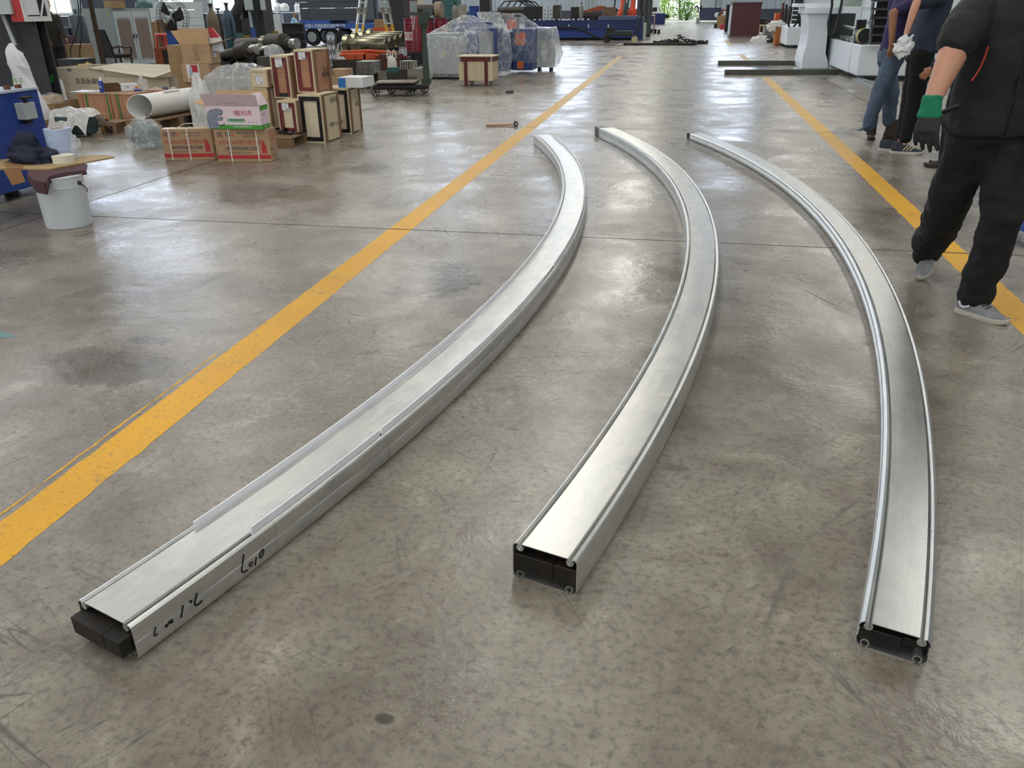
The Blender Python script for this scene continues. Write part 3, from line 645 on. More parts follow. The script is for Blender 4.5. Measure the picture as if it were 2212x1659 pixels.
cA, wA, dA, hA = crate('tall cream crate framed in black marble laminate, under the brown crate', (646, 311), (702.5, 309), 206.6, .30, m_marble, m_ply, fw=.055, side=m_pine, sidetext=(('易碎品', .36, .5, .08), ('防潮 小心轻放', .36, .2, .06)), side_boards=2, back=(740, 297))
rA = cA.rotation_euler.z
cF, wF, dF, hF = crate('tall cream crate with black frame behind the other tall cream one', (706, 291), (759.6, 289.5), 193, .25, m_marble, m_ply, fw=.05, side=m_pine, sidetext=(('易碎', .33, .36, .07),), side_boards=2, back=(783.7, 279), w=.36)
zA = hA + .0135
cB, wB, dB, hB = crate('brown plywood crate with maroon frame and paper label, topmost by the walkway', (639, 201), (682, 200.5), 109.4, dA * .95, m_maroon, m_plyb, z=zA, fw=.05, lab=(.06, .40, .1, .11), sidetext=(('小心轻放', .4, .27, .07), ('精密减速机', .4, .20, .07)), bands=2, rz=rA)
zD = .128
cD, wD, dD, hD = crate('maroon framed crate with paper label behind the slippers', (600, 289), (645, 288), 220, .66, m_maroon, m_ply, z=zD, fw=.05, lab=(.065, .28, .095, .11), rz=rA)
cC, wC, dC, hC = crate('slim crate with maroon sides and black top and bottom boards, beside the topmost brown crate', (588, 213.5), (630.7, 212.5), 122, .66, m_maroon, m_plyb, z=zD + hD + .014, fw=.05, black=('top', 'bottom'), lab=(.065, .38, .1, .11), rz=rA)
cG, _, _, hG = crate('pale crate mostly hidden behind the open pink box, under the small pine crate', (545, 283), (587, 282), 190.5, .5, m_pine, m_ply, z=zD, fw=.045, rz=rA, w=.24)
cE, wE, dE, hE = crate('small pale pine crate with label, left of the slim maroon crate', (542.6, 188), (578.8, 188.5), 152.5, .45, m_pine, m_ply, z=zD + hG + .0135, fw=.055, lab=(.075, .04, .1, .1), rz=rA)
# ---------------------------------------------------------------- goods piled on the left behind the cartons
def drape(mb, c, r, seed, amp=.1, box=.55, sc=1.7, sub=4, flat=True): return mb.blob(c, r, seed, amp, sc, sub, flat, box)
# low brown crates with green straps
a0 = G(247, 258.6, .1); rzc = math.radians(-2); wc, hc, dc = .56, ZAT(247, 202.5, a0) - .1, .5
m_gst = M('green_strap', '2c7a40', .4, var=.05)
for k in range(2):
    o = a0 + Vector((math.cos(rzc), math.sin(rzc), 0)) * (-wc + .575 * k)
    wc2 = wc if k == 0 else .38
    t = thing('wooden_crate', ('low brown plywood crate with green straps, under the blue spray can', 'low brown plywood crate with a green strap, beside the white roll')[k], 'crate', o, rzc, 'low brown crates behind the cartons')
    MB().bb(.012, .012, .0, wc2 - .012, dc, hc - .012).build('body', m_plyb, t)
    for x0, x1 in ((0, .085), (wc2 - .105, wc2)): MB().bb(x0, 0, -.03, x1, .012, hc - .012).build('post', WOOD('rosewood', 'b58668', '96664a'), t)
    MB().bb(.09, .004, .02, wc2 * .5 - .002, .012, hc - .012).build('front_board', m_plyb, t); MB().bb(wc2 * .5 + .002, .004, .02, wc2 - .11, .012, hc - .012).build('front_board', m_plyb, t)
    MB().bb(-.005, -.005, hc - .011, wc2 + .003, dc, hc).build('lid', m_plyb, t)
    for x in ((.14, wc2 - .06), (.11,))[k]: MB().bb(x, -.006, 0, x + .022, -.002, hc + .002).bb(x, -.006, hc + .0005, x + .022, dc, hc + .003).build('strap', m_gst, t)
pallet('low timber pallet under the brown crates with green straps', a0 + Vector((-.62, .03, -.1)), rzc, 1.2, .5, .069, 7)
t = tag(MB().bb(0, 0, 0, 1.5, .05, .03).build('steel_rail', m_col, None, a0 + Vector((-.55, -.08, -.1)), rzc), 'dark steel rail lying along the front of the low pallet', 'rail')
k = thing('broken_board', 'torn piece of pallet board propped in front of the brown crates', 'board', G(220, 289), .1)
MB().prism([(0, 0), (.05, .0), (.06, .1), (.17, .11), (.18, 0), (.23, 0), (.24, .12), (.27, .15), (.1, .17), (.01, .13)], 0, .3).build('board', m_pal, k)
zc = .1 + hc + .003
# things on the low crates
def spray_can(loc):
    t = thing('spray_can', 'blue spray can with white cap standing on the low brown crate', 'can', loc, rot=(0, .06, 0))
    MB().lathe([(.029, 0), (.033, .004), (.033, .15), (.028, .165)], 18).build('can', M('blue_can', '2447a0', .3, var=.2, scale=30), t, smooth=True)
    MB().lathe([(.026, .165), (.0265, .2), (.02, .207)], 16).build('cap', M('white_cap', 'dfe8ea', .4), t, smooth=True)
    text('防锈', .03, m_label, t, (0, -.0335, .08))
spray_can(G(221, 199.5, zc))
a, rz, w = place((229, 198), (262, 196), zc)
t = thing('box', 'small open dark brown box beside the blue spray can', 'box', a, rz); MB().bb(0, 0, 0, w, .14, .006).bb(0, 0, 0, w, .005, .09).bb(0, .135, 0, w, .14, .11).bb(0, 0, 0, .005, .14, .1).bb(w - .005, 0, 0, w, .14, .1).build('body', M('dark_card', '5d4630', .8), t)
a, rz, w = place((266, 197.5), (299, 195.5), zc)
t = thing('box', 'small white box with orange end beside the dark brown box', 'box', a, rz); MB().bb(0, 0, 0, w, .1, .105).build('body', m_label, t, bevel=.002); MB().bb(w * .8, -.001, .02, w, 0, .06).build('orange_print', M('orange_print', 'd9752f', .6), t); text('合格', .03, m_navy, t, (w * .3, -.001, .06))
tag(drape(MB(), (0, 0, 0), (.085, .07, .19), 3, .25, .2).build('plastic_bag', m_film, None, G(311, 194, zc), smooth=True, sharp=180), 'twisted clear plastic bag standing beside the small white box', 'bag')
t = thing('spanner', 'chrome spanner with blue grip lying before the clear bag', 'spanner', G(300, 198, zc) + Vector((0, 0, .012)), -.12)
MB().tube([(-.06, 0, .01), (.0, 0, .01), (.06, 0, .01)], [.02, .016, .012], 10).build('grip', M('blue_grip', '2a4f9c', .4), t, smooth=True); MB().tube([(.06, 0, .01), (.16, -.02, .004)], .006, 8).build('shank', M('chrome', 'd8dadb', .15, 1), t, smooth=True); MB().lathe([(.012, -.008), (.024, -.008), (.024, .008), (.012, .008)], 16, (-.07, 0, .013), 'Y').build('jaw', M('chrome', 'd8dadb', .15, 1), t, smooth=True)
bb_ = G(356, 193, zc); tag(MB().bb(-.3, -.12, 0, .32, .2, zc - .003).build('low_box', m_plyb, None, (bb_.x, bb_.y + .0, 0)), 'low brown box behind the white foam roll, carrying crumpled bags', 'box')
for k, (px, py, r) in enumerate(((338, 194, .06), (376, 194, .06), (357, 192, .05))): tag(drape(MB(), (0, 0, 0), (r, r * .8, r * .75), 20 + k, .35, .2, sub=3).build('plastic_bag', (m_film, m_filmg, M('blue_fittings', '3a4a6a', .4))[k], None, G(px, py, zc), smooth=True, sharp=180), ('little crumpled clear bag on the low crates, left', 'little grey bag on the low crates by the standing film', 'little heap of blue pipe fittings between the crumpled bags')[k], 'bag' if k < 2 else 'fittings')
tag(MB().bb(0, 0, 0, .42, .3, .006).build('film_sheet', m_filmg, None, G(150, 199, zc), .02), 'flat film covered sheet lying on the low crates left of the spray can', 'sheet')
t = thing('cardboard_roll', 'brown wrapped parcel in clear film left of the low crates', 'parcel', G(112, 222, .25)); drape(MB(), (0, 0, 0), (.16, .16, .13), 4, .12, .4).build('paper', m_kraft, t, smooth=True, sharp=60); drape(MB(), (.0, 0, 0), (.18, .18, .15), 5, .16, .4).build('film', m_film, t, smooth=True, sharp=180)
tag(MB().bb(-.2, -.17, 0, .2, .2, .248).build('box', M('worn_card', '8c7052', .8), None, Vector((G(112, 222, .25).x, G(112, 222, .25).y, 0))), 'worn brown box under the film wrapped parcel', 'box')
# long plywood packing case with its lid propped open
zl = .1; Yl = 13.2; A_l = AY(109, 147, Yl); B_l = AY(382, 152, Yl + .3); wl_ = B_l.x - A_l.x; top_l = A_l.z
t = thing('packing_case', 'long plywood packing case with its lid propped open and black stencilled writing', 'case', (A_l.x, Yl, 0))
MB().bb(0, 0, .0, wl_ * .46, .018, top_l).build('front_panel', m_ply, t); MB().bb(wl_ * .46 + .004, .0, 0, wl_, .018, top_l - .14).build('front_panel', m_ply, t)
MB().bb(0, .02, 0, .018, 1.1, top_l).build('end_panel', m_ply, t); MB().bb(wl_ - .018, .02, 0, wl_, 1.1, top_l - .14).build('end_panel', m_ply, t); MB().bb(.02, 1.08, 0, wl_ - .02, 1.1, top_l).build('rear_panel', m_ply, t)
for x in (.33, .95): MB().bb(x, -.006, top_l - .05, x + .08, -.001, top_l + .0).tube([(x + .02, -.012, top_l - .02), (x + .06, -.012, top_l - .02)], .008, 6).build('clasp', M('zinc', 'a4a9ad', .35, .8), t)
for j in range(9): MB().bb(-.002, -.004, .05 + j * .07, .03, -.0005, .075 + j * .07).build('corner_clip', M('zinc', 'a4a9ad', .35, .8), t)
L = lambda x, y, Y: AY(x, y, Y) - Vector((A_l.x, Yl, 0))
lid = MB(); q = [L(191.7, 149, Yl - .02), L(333, 169.5, Yl - .25), L(384, 152, Yl - .1), L(384, 143, Yl + .75), L(260, 137.5, Yl + .8)]; lid.slabpoly(q, .02); lid.build('lid', WOOD('weathered_ply', 'c9bda2', 'a8a08c', axis='X', scale=3), t)
text('交流永磁伺', .105, m_blk, t, tuple(L(191, 176, Yl - .005)), sx=1.0)
tag(MB().bb(0, 0, 0, 3.6, .12, .08).build('steel_bar', m_col, None, AY(290, 133, 15.5) * 1 - Vector((.3, 0, AY(290, 133, 15.5).z)) + Vector((0, 0, .5))), 'dark bar behind the propped lid of the packing case', 'bar')
D.objects['steel_bar'].location.z = .0; 
# white foam roll
zr = .222; c0 = G(307, 258, zr); rr = (ZAT(307, 203, c0) - zr) / 2; ax = Vector((.12, 1, .0)).normalized()
t = thing('foam_roll', 'big open roll of white foam sheet behind the extinguisher cartons', 'roll', c0 + Vector((0, 0, rr)), rot=(0, 0, math.atan2(ax.y, ax.x)))
k = MB(); n = 40
rings = []
for s in range(9):
    x = .0 + 1.1 * s / 8; O = []; I = []
    for i in range(n):
        q = 2 * PI * i / n; w = rr * (1 + .05 * math.cos(2 * q + .6)) * (1 + .012 * math.sin(9 * x + q)); O.append(Vector((x - .05 * math.cos(q), math.cos(q) * w, math.sin(q) * w))); I.append(Vector((x - .05 * math.cos(q), math.cos(q) * w * .96, math.sin(q) * w * .96)))
    rings.append(O); 
k.skin(rings, True, False); R2 = [[Vector((p.x, p.y * .955, p.z * .955)) for p in r] for r in rings]; k.skin(R2, True, False); k.skin([rings[0], R2[0]], True, False); k.skin([rings[-1], R2[-1]], True, False)
k.build('foam_sheet', M('white_foam', 'e2e2df', .55, var=.03), t, smooth=True)
MB().bb(.42, -.1, rr * .9, .75, -.07, rr * .97).build('tape', m_strap, t)
pallet('timber pallet under the white foam roll', c0 + Vector((-.24, -.04, -.222)), -.1, .5, 1.1, .22, 4)
# bagged gear motor with an eye bolt
o = G(303, 322); w = .30
t = thing('bagged_motor', 'grey gear motor with eye bolt under a clear plastic bag, left of the extinguisher cartons', 'motor', o + Vector((0, .16, 0)))
m_mot = M('motor_grey', '6f7f84', .45, var=.2, scale=8)
MB().lathe([(.0, -.2), (.10, -.2), (.11, -.17), (.11, .05), (.14, .06), (.14, .1), (.09, .12)], 20, (.03, 0, .15), 'X').build('housing', m_mot, t, smooth=True); MB().bb(-.12, -.09, .001, .12, .09, .05).build('foot', m_mot, t)
for j in range(8): MB().lathe([(.112, -.004), (.122, -.004), (.122, .004), (.112, .004)], 16, (-.13 + j * .025, 0, .15), 'X').build('fin', m_mot, t)
MB().bb(-.08, -.06, .24, .06, .06, .31).build('terminal_box', m_mot, t, bevel=.006)
MB().tube([(.09 + .022 * math.cos(q), 0, .375 + .024 * math.sin(q)) for q in (2 * PI * i / 14 for i in range(14))], .006, 6, loop=True).build('eye_bolt', m_col, t, smooth=True)
k = MB(); drape(k, (0, 0, .0), (.27, .2, .37), 8, .16, .25, 2.2)
for v in k.bm.verts:
    if v.co.z < .06: v.co.x *= 1.22; v.co.y *= 1.15
k.build('film', m_film, t, smooth=True, sharp=180)
# grey gear box half covered by a plastic sheet
o = G(150, 297); t = thing('covered_motor', 'dark green grey motor half covered by a plastic sheet, behind the plastic film roll', 'motor', o + Vector((.02, .2, 0)), -.1)
m_gm = M('motor_green', '36474a', .4, var=.15)
MB().lathe([(0, -.28), (.12, -.28), (.15, -.24), (.15, .18), (.13, .24), (0, .25)], 24, (0, 0, .155), 'X').build('housing', m_gm, t, smooth=True); MB().bb(-.2, -.2, .12, .02, -.1, .27).build('gear_case', m_gm, t, bevel=.012)
for j in range(5): MB().bb(-.02 + j * .035, -.158, .08, -.005 + j * .035, -.14, .22).build('fin', m_gm, t)
MB().grid(lambda u, v: Vector((-.33 + .66 * u, -.24 + .5 * v, .36 + .05 * noise.noise(Vector((u * 4, v * 4, 2))) - 1.1 * max(0, abs(v - .5) - .22) ** 1.2 * (1 + .5 * noise.noise(Vector((u * 3, 0, 5)))) - .5 * max(0, abs(u - .45) - .3) ** 1.3)), 30, 26).build('plastic_sheet', m_filmw, t, smooth=True, sharp=180)
# ---------------------------------------------------------------- cartons at the back of the pile
Yk = 12.6
def back_carton(label, x0, x1, y0, y1, Y, d, mat=m_kraft, grp='brown cartons at the back of the pile', **k):
    a, b = AY(x0, y1, Y), AY(x1, y1, Y); h = AY((x0 + x1) / 2, y0, Y).z - a.z
    t = thing('carton', label, 'box', a, 0, grp); MB().bb(0, 0, 0, b.x - a.x, d, h).build('body', mat, t, bevel=.004)
    return t, b.x - a.x, h, a
bt, bw_, bh, ba = back_carton('closed brown carton with white straps under the open carton', 397, 457, 138, 178, Yk, .35)
bz = ba.z; ba_low = MB().bb(0, 0, 0, .5, .38, bz - .002).build('carton', m_kraft2, None, (ba.x - .03, Yk + .04, 0)); tag(ba_low, 'plain brown carton at the bottom, under the strapped carton', 'box', 'brown cartons at the back of the pile')
for f in (.2, .62): MB().bb(bw_ * f - .006, -.002, 0, bw_ * f + .006, 0, bh + .002).bb(bw_ * f - .006, 0, bh, bw_ * f + .006, .35, bh + .002).build('strap', m_strap, bt)
def red_label(t, x, z, w, h, rot=(PI / 2, 0, 0), off=(0, -.001, 0)):
    R = Euler(rot).to_matrix(); P = lambda a, b, e: Vector(off) + R @ Vector((a, b, e))
    MB().poly([P(x, z, .0004), P(x + w, z, .0004), P(x + w, z + h, .0004), P(x, z + h, .0004)]).build('paper_label', m_label, t)
    MB().poly([P(x + w * .4, z + h * .42, .001), P(x + w * .96, z + h * .42, .001), P(x + w * .96, z + h * .97, .001), P(x + w * .3, z + h * .97, .001)]).build('red_label', m_red, t)
    MB().poly([P(x + w * .06, z + h * .08, .0012), P(x + w * .42, z + h * .08, .0012), P(x + w * .42, z + h * .8, .0012), P(x + w * .2, z + h * .9, .0012)]).build('label_picture', M('label_grey', 'a8b3c2', .6), t)
red_label(bt, bw_ * .22, bh * .25, .19, .2)
# open carton
zo = bz + bh + .003; oA = AY(395.8, 134.7, Yk); oB = AY(454.6, 133.8, Yk); ow = oB.x - oA.x; oh = AY(390, 96, Yk).z - zo; od = .34
t = thing('carton', 'open brown carton with raised flaps, topmost at the back of the pile', 'box', (oA.x, Yk, zo), .1, 'brown cartons at the back of the pile')
k = MB(); th = .005; k.bb(0, 0, 0, ow, od, th).bb(0, 0, th, ow, th, oh).bb(0, od - th, th, ow, od, oh).bb(0, th, th, th, od - th, oh).bb(ow - th, th, th, ow, od - th, oh); k.build('body', m_kraft, t)
MB().slabpoly([(0, 0, oh), (ow, 0, oh), (ow, .02, oh + .235), (0.0, .02, oh + .235)], .005).build('flap', m_cardin, t)
MB().slabpoly([(0, od, oh), (0, 0, oh), (-.13, .02, oh + .2), (-.13, od, oh + .2)], .005).build('flap', m_cardin, t)
MB().slabpoly([(ow, 0, oh), (ow, od, oh), (ow + .3, od, oh + .1), (ow + .3, .05, oh + .07)], .005).build('flap', m_kraft2, t)
red_label(t, od * .2, oh * .32, .15, .16, (PI / 2, 0, PI / 2), (ow + .001, 0, 0))
for j in range(6): text(('产品名称', '规格型号', '数量', '重量', '生产日期', '轻拿轻放')[j], .028, m_navy if 0 else M('grey_ink', '6a5742', .7), t, (ow * .5, -.0015, oh * (.84 - j * .13)))
text('25kg', .025, MT['grey_ink'], t, (ow * .8, -.0015, oh * .6))
s = thing('box', 'red and white packet sticking out of the open carton', 'box', (oA.x + ow * .93, Yk + .16, zo + oh * .62), .25); MB().prism([(0, 0), (.17, 0), (.15, .2), (.02, .34), (-.02, .34)], 0, .1).build('packet', M('packet_white', 'dfe2e4', .5), s); MB().prism([(.0, .2), (.148, .2), (.05, .345), (-.018, .345)], -.002, .1).build('red_top', m_red, s)
for j, (x0, x1, y0, y1, lab) in enumerate(((364, 396, 97.5, 124, 'brown carton left of the open carton, topmost of its column'), (370, 401, 124, 164, 'brown carton left of the strapped carton, middle of its column'))):
    back_carton(lab, x0, x1 + 12, y0, y1, Yk + .38, .4, m_kraft2)
a = AY(383, 164, Yk + .38); tag(MB().bb(0, 0, 0, .36, .42, a.z - .003).build('carton', m_kraft2, None, (a.x, Yk + .38, 0)), 'brown carton left of the pile, bottom of its column', 'box', 'brown cartons at the back of the pile')
# big bags of film over goods
o = AY(490, 186, 11.6); t = thing('film_bundle', 'large bundle of goods under greyish clear film behind the open pink box', 'bundle', (o.x, 11.75, 0))
zt = AY(500, 133, 11.6).z
MB().bb(-.4, .0, .0, .45, .5, zt * .72).build('goods', M('wrapped_goods', '8f8d86', .7, scale=5), t)
k = MB(); drape(k, (0, .25, .0), (.62, .36, zt), 12, .1, .45, 1.9); k.jitter(.035, 6, 3, .1); k.build('film', m_filmg, t, smooth=True, sharp=180)
o = AY(428, 255, 10.6); t = thing('film_bundle', 'tall bag of milky film hanging down beside the white foam roll', 'bundle', (AY(428, 230, 10.9).x, 11.0, 0))
zt2 = AY(428, 168, 10.9).z; k = MB(); drape(k, (0, .0, .0), (.16, .16, zt2), 15, .16, .3, 2.6); k.jitter(.03, 9, 2, .05); k.build('film', m_filmw, t, smooth=True, sharp=180)
tag(drape(MB(), (0, 0, 0), (.1, .1, .2), 17, .3, .2, 2.4).build('plastic_bag', m_filmw, None, G(400, 274), smooth=True, sharp=180), 'crumpled milky bag on the floor left of the pink box', 'bag')
tag(MB().bb(-.12, -.1, 0, .14, .1, .19).build('box', M('dark_slate_box', '2b3038', .6), None, G(432, 277) + Vector((0, .12, .0)), .1, bevel=.004), 'dark slate box between the milky bag and the pink box', 'box')
# ---------------------------------------------------------------- sacks
m_sack = M('white_sack', 'dcdde4', .55, var=.05, scale=14, bump=.3); m_sackt = M('tan_sack', 'b49a68', .7, var=.15)
Ys = 10.6; o = AY(46, 190, Ys); zt = AY(30, 93, Ys).z; zb = .15
t = thing('sack', 'upright white woven sack with green print, half empty and folded at its top', 'sack', (o.x + .1, Ys, zb))
k = MB(); H = zt - zb; k.skin([[Vector((.05 - .16 * (z / H) * .9 + math.cos(q) * rx * (1 + .12 * math.sin(3 * q + z * 9)), math.sin(q) * rx * .6, z)) for q in (2 * PI * i / 20 for i in range(20))] for z, rx in ((0, .2), (.1, .21), (H * .3, .19), (H * .5, .165), (H * .62, .14), (H * .75, .15), (H * .88, .12), (H * .96, .07), (H, .03))]); k.sub(1); k.jitter(.025, 8, 4)
k.build('sack', m_sack, t, smooth=True, sharp=50)
MB().slabpoly([(.02, -.13, H * .9), (.17, -.13, H * .7), (.19, -.1, H * .62), (-.02, -.135, H * .74)], .012).build('folded_top', m_sack, t)
text('种子', .1, m_grn, t, (-.02, -.125, H * .52)); MB().prism([(-.04, H * .14), (.02, H * .1), (.1, H * .13), (.13, H * .2), (-.05, H * .2)], -.15, -.148).build('red_print', M('pale_red_print', 'c0705c', .6), t)
tag(MB().bb(-.3, -.2, 0, .4, .3, .145).build('low_crate', m_pal, None, (o.x, Ys, 0)), 'low timber crate under the white woven sack', 'crate')
o = AY(112, 186, 13.8); t = thing('sack', 'tan woven sack slumped behind the left end of the packing case', 'sack', (o.x, 14.65, .2)); k = MB(); drape(k, (.06, .1, 0), (.3, .16, AY(120, 136, 14.6).z - .2), 21, .18, .2, 2); k.build('sack', m_sackt, t, smooth=True, sharp=60)
o2 = AY(98, 184, 12.7); t = thing('sack', 'green and white woven sack left of the packing case', 'sack', (o2.x + .14, 12.75, .2)); k = MB(); drape(k, (0.02, .0, 0), (.14, .1, AY(98, 156, 12.7).z - .2), 23, .3, .2, 2); k.build('sack', m_sack, t, smooth=True, sharp=60); MB().prism([(-.14, .2), (.1, .3), (.12, .42), (-.1, .32)], -.14, -.1).build('green_print', M('bright_green', '3f9a4a', .55), t)
tag(MB().bb(-.35, -.25, 0, .4, .3, .195).build('low_crate', m_plyb, None, (o.x, 14.65, 0)), 'low brown crate under the tan woven sack', 'crate'); tag(MB().bb(-.14, -.14, 0, .2, .2, .195).build('low_crate', m_pal, None, (o2.x + .17, 12.78, 0)), 'low timber crate under the green and white sack', 'crate')
# ---------------------------------------------------------------- blue machine end with a plywood shelf on a bucket
m_blue = M('machine_blue', '1b3f8f', .35, var=.07, scale=2); m_lblue = M('pale_top', 'b9c6d8', .35); m_wht = M('enamel_white', 'd9dfe6', .3, var=.03)
a, rz, w = place((-60, 440), (129, 386), .08); h = ZAT(87, 192.5, G(112, 386, .08)) - .08
t = thing('blue_machine', 'blue machine end plate beside the plywood shelf and white bucket', 'machine', a, rz)
MB().bb(-.6, 0, .0, w, .7, h).build('body', m_blue, t, bevel=.008); MB().bb(-.6, -.01, h + .001, w + .005, .7, h + .02).build('top_plate', m_lblue, t)
for x in (-.5, w - .1): MB().bb(x, .5, -.079, x + .08, .6, 0).build('leg', m_col, t)
W = lambda x, y, off=0.0: None
inv = Matrix.Translation(a) @ Matrix.Rotation(rz, 4, 'Z'); inv.invert()
def onface(px, py):
    d = inv.to_3x3() @ ray(px, py); c = inv @ CAMP; k = -c.y / d.y; p = c + d * k; return p.x, p.z
x0, z0 = onface(38, 259); x1, z1 = onface(62, 221)
MB().bb(x0, -.1, z0 + .0, x0 + .15, -.002, z1 + .01).build('switch_box', M('light_grey_box', 'aeb4b8', .4), t, bevel=.004)
MB().bb(x0 + .05, -.09, z1 + .0105, x0 + .08, -.06, z1 + .045).bb(x0 + .02, -.11, z1 + .045, x0 + .13, -.05, z1 + .065).build('lever', m_blk, t, bevel=.003); MB().prism([(x0 + .05, z0 - .04), (x0 + .11, z0 - .04), (x0 + .13, z0 - .001), (x0 + .04, z0 - .001)], -.06, -.003).build('cable_gland', m_blk, t)
# small rusty parts on the machine top
for k in range(3): tag(MB().cyl((0, 0, .0), (0, 0, .03), .03).build('rusty_ring', M('rust', '6b4230', .8, .2, .3), None, (inv.inverted() @ Vector((w - .12 - k * .14, .1, h + .0205)))), ('rusty ring on the pale machine top, nearest its corner', 'rusty ring on the pale machine top, middle one', 'rusty ring on the pale machine top, leftmost')[k], 'ring', 'rusty rings on the machine top')
# bucket
bo = (G(98, 489) + G(203, 482)) / 2; br_ = (G(98, 489) - G(203, 482)).length / 2 * .985; bH = ZAT(126, 378, bo)
m_buck = M('bucket_white', 'cdd3da', .3, var=.05, scale=3, dirt=.12, dirtcol='9aa0a6')
t = thing('bucket', 'white paint bucket holding up the plywood shelf', 'bucket', bo)
MB().lathe([(br_ * .94, 0), (br_ * .97, .004), (br_ * .975, .012), (br_ * 1.0, bH * .78), (br_ * 1.02, bH * .785), (br_ * 1.02, bH * .82), (br_ * 1.0, bH * .825), (br_ * 1.01, bH * .98), (br_ * 1.035, bH * .985), (br_ * 1.035, bH), (br_ * .98, bH)], 44).build('pail', m_buck, t, smooth=True)
MB().tube([(br_ * 1.04 * math.cos(q), -br_ * 1.04 * math.sin(q), bH * .86 - .13 * math.sin(max(0, q + PI) / PI * PI) ) for q in [-PI + PI * i / 16 for i in range(17)]], .0035, 6).build('bail_handle', m_col, t, smooth=True)
for s in (-1, 1): MB().lathe([(.018, 0), (.018, .012), (.008, .02)], 10, (s * br_ * 1.0, 0, bH * .86), 'X').build('handle_ear', m_col, t)
# maroon cloth, plywood shelf
m_mcl = M('maroon_cloth', '4d3238', .85, var=.15, scale=9, bump=.3)
k = MB(); cl = [G(px, py, bH + .004) - bo for px, py in ((60, 378), (75, 392), (98, 396), (106, 384), (120, 380), (150, 374), (186, 370), (189, 357), (150, 352), (100, 356), (62, 366))]
n_ = len(cl); k.skin([[Vector((p.x, p.y, bH + .002)) for p in cl], [Vector((p.x, p.y, bH + .014)) for p in cl]]); 
t = thing('cloth', 'maroon cloth hanging between the bucket rim and the plywood shelf', 'cloth', bo); k.build('sheet', m_mcl, t)
k = MB(); pts = [G(px, py, bH + .014) - bo for px, py in ((60, 378), (75, 390), (98, 393), (106, 384), (125, 380), (150, 375), (188, 370))]
dz = (.03, .075, .08, .03, .012, .012, .01); k.skin([[Vector((p.x, p.y - .012, bH + .013)), Vector((p.x, p.y - .004, bH + .013)), Vector((p.x, p.y - .006, bH - e)), Vector((p.x, p.y - .014, bH - e))] for p, e in zip(pts, dz)]); k.build('hanging_edge', m_mcl, t)
zs = bH + .0145; sh = [G(px, py, zs + .012) for px, py in ((-30, 372), (5, 364), (108, 364.5), (247, 338.5), (236, 335), (168, 334), (-30, 346))]
t = thing('plywood_shelf', 'worn plywood board resting on the white bucket, carrying tape and film rolls', 'board', (sh[2].x, sh[2].y, zs))
MB().skin([[Vector((p.x - sh[2].x, p.y - sh[2].y, 0)) for p in sh], [Vector((p.x - sh[2].x, p.y - sh[2].y, .012)) for p in sh]]).build('board', WOOD('worn_ply', 'b59c72', '8f7751', axis='X', scale=3), t)
zs += .0125
# brown flap
t = thing('leather_flap', 'brown suede strip hanging over the plywood shelf edge', 'strip', G(28, 362, zs)); fl_ = [G(px, py, zs) - G(28, 362, zs) for px, py in ((8, 351), (47, 352), (50, 364), (14, 366))]
q0, q1 = fl_[3] + Vector((0, -.03, .002)), fl_[2] + Vector((0, -.03, .002)); MB().slabpoly([fl_[0], fl_[3], fl_[2], fl_[1]], .004).build('strip', M('suede', '8f6a45', .9, var=.12, bump=.2), t); MB().slabpoly([q0, q0 + Vector((.06, -.02, -.12)), q1 + Vector((.035, -.02, -.1)), q1], .004).build('hanging_end', M('suede', '8f6a45', .9, var=.12, bump=.2), t)
# stretch film roll, tape roll, loose film, blue work jacket
p = G(138, 341, zs); r = .5 * 51 / F_ * fdist(p) * 1.02; hh = ZAT(129, 277, p) - zs
t = thing('film_roll', 'upright roll of bluish stretch film on the plywood shelf', 'roll', p); MB().lathe([(r * .45, 0), (r, 0), (r, hh), (r * .5, hh), (r * .45, hh * .98)], 28).build('roll', M('stretch_film', 'b9c9e6', .25, var=.08, scale=12), t, smooth=True); MB().lathe([(r * .3, hh * .96), (r * .45, hh * .96), (r * .45, hh + .004), (r * .3, hh + .004)], 20).build('core', m_kraft2, t)
p = G(129.5, 353, zs); r = .5 * 43 / F_ * fdist(p); t = thing('tape_roll', 'roll of white masking tape lying on the plywood shelf', 'tape', p + Vector((0, r * .6, 0)))
MB().lathe([(r * .78, .0), (r, 0), (r, .062), (r * .78, .062)], 32).lathe([(r * .78, .001), (r * .72, .001), (r * .72, .061), (r * .78, .061)], 32).build('roll', M('masking_tape', 'dedccb', .6, var=.03), t, smooth=True)
D.objects[t.name].children
tag(drape(MB(), (0, 0, 0), (.07, .06, .2), 31, .3, .1, 2.2).jitter(.03, 9, 3).build('loose_film', m_film, None, G(166, 341, zs), -.4, smooth=True, sharp=180), 'loose tail of clear film beside the stretch film roll', 'film')
t = thing('work_jacket', 'crumpled dark blue work jacket on the plywood shelf', 'jacket', G(62, 352, zs)); k = MB(); k.blob((0, .06, .0), (.22, .13, .13), 41, .45, 2.0, 4); k.blob((-.06, .1, .08), (.11, .08, .15), 44, .4, 2.2, 4, False); k.jitter(.018, 14, 2, .02); k.build('jacket', M('navy_cloth', '1c2338', .85, var=.3, scale=6, bump=.4), t, smooth=True, sharp=70)
for v in (): pass
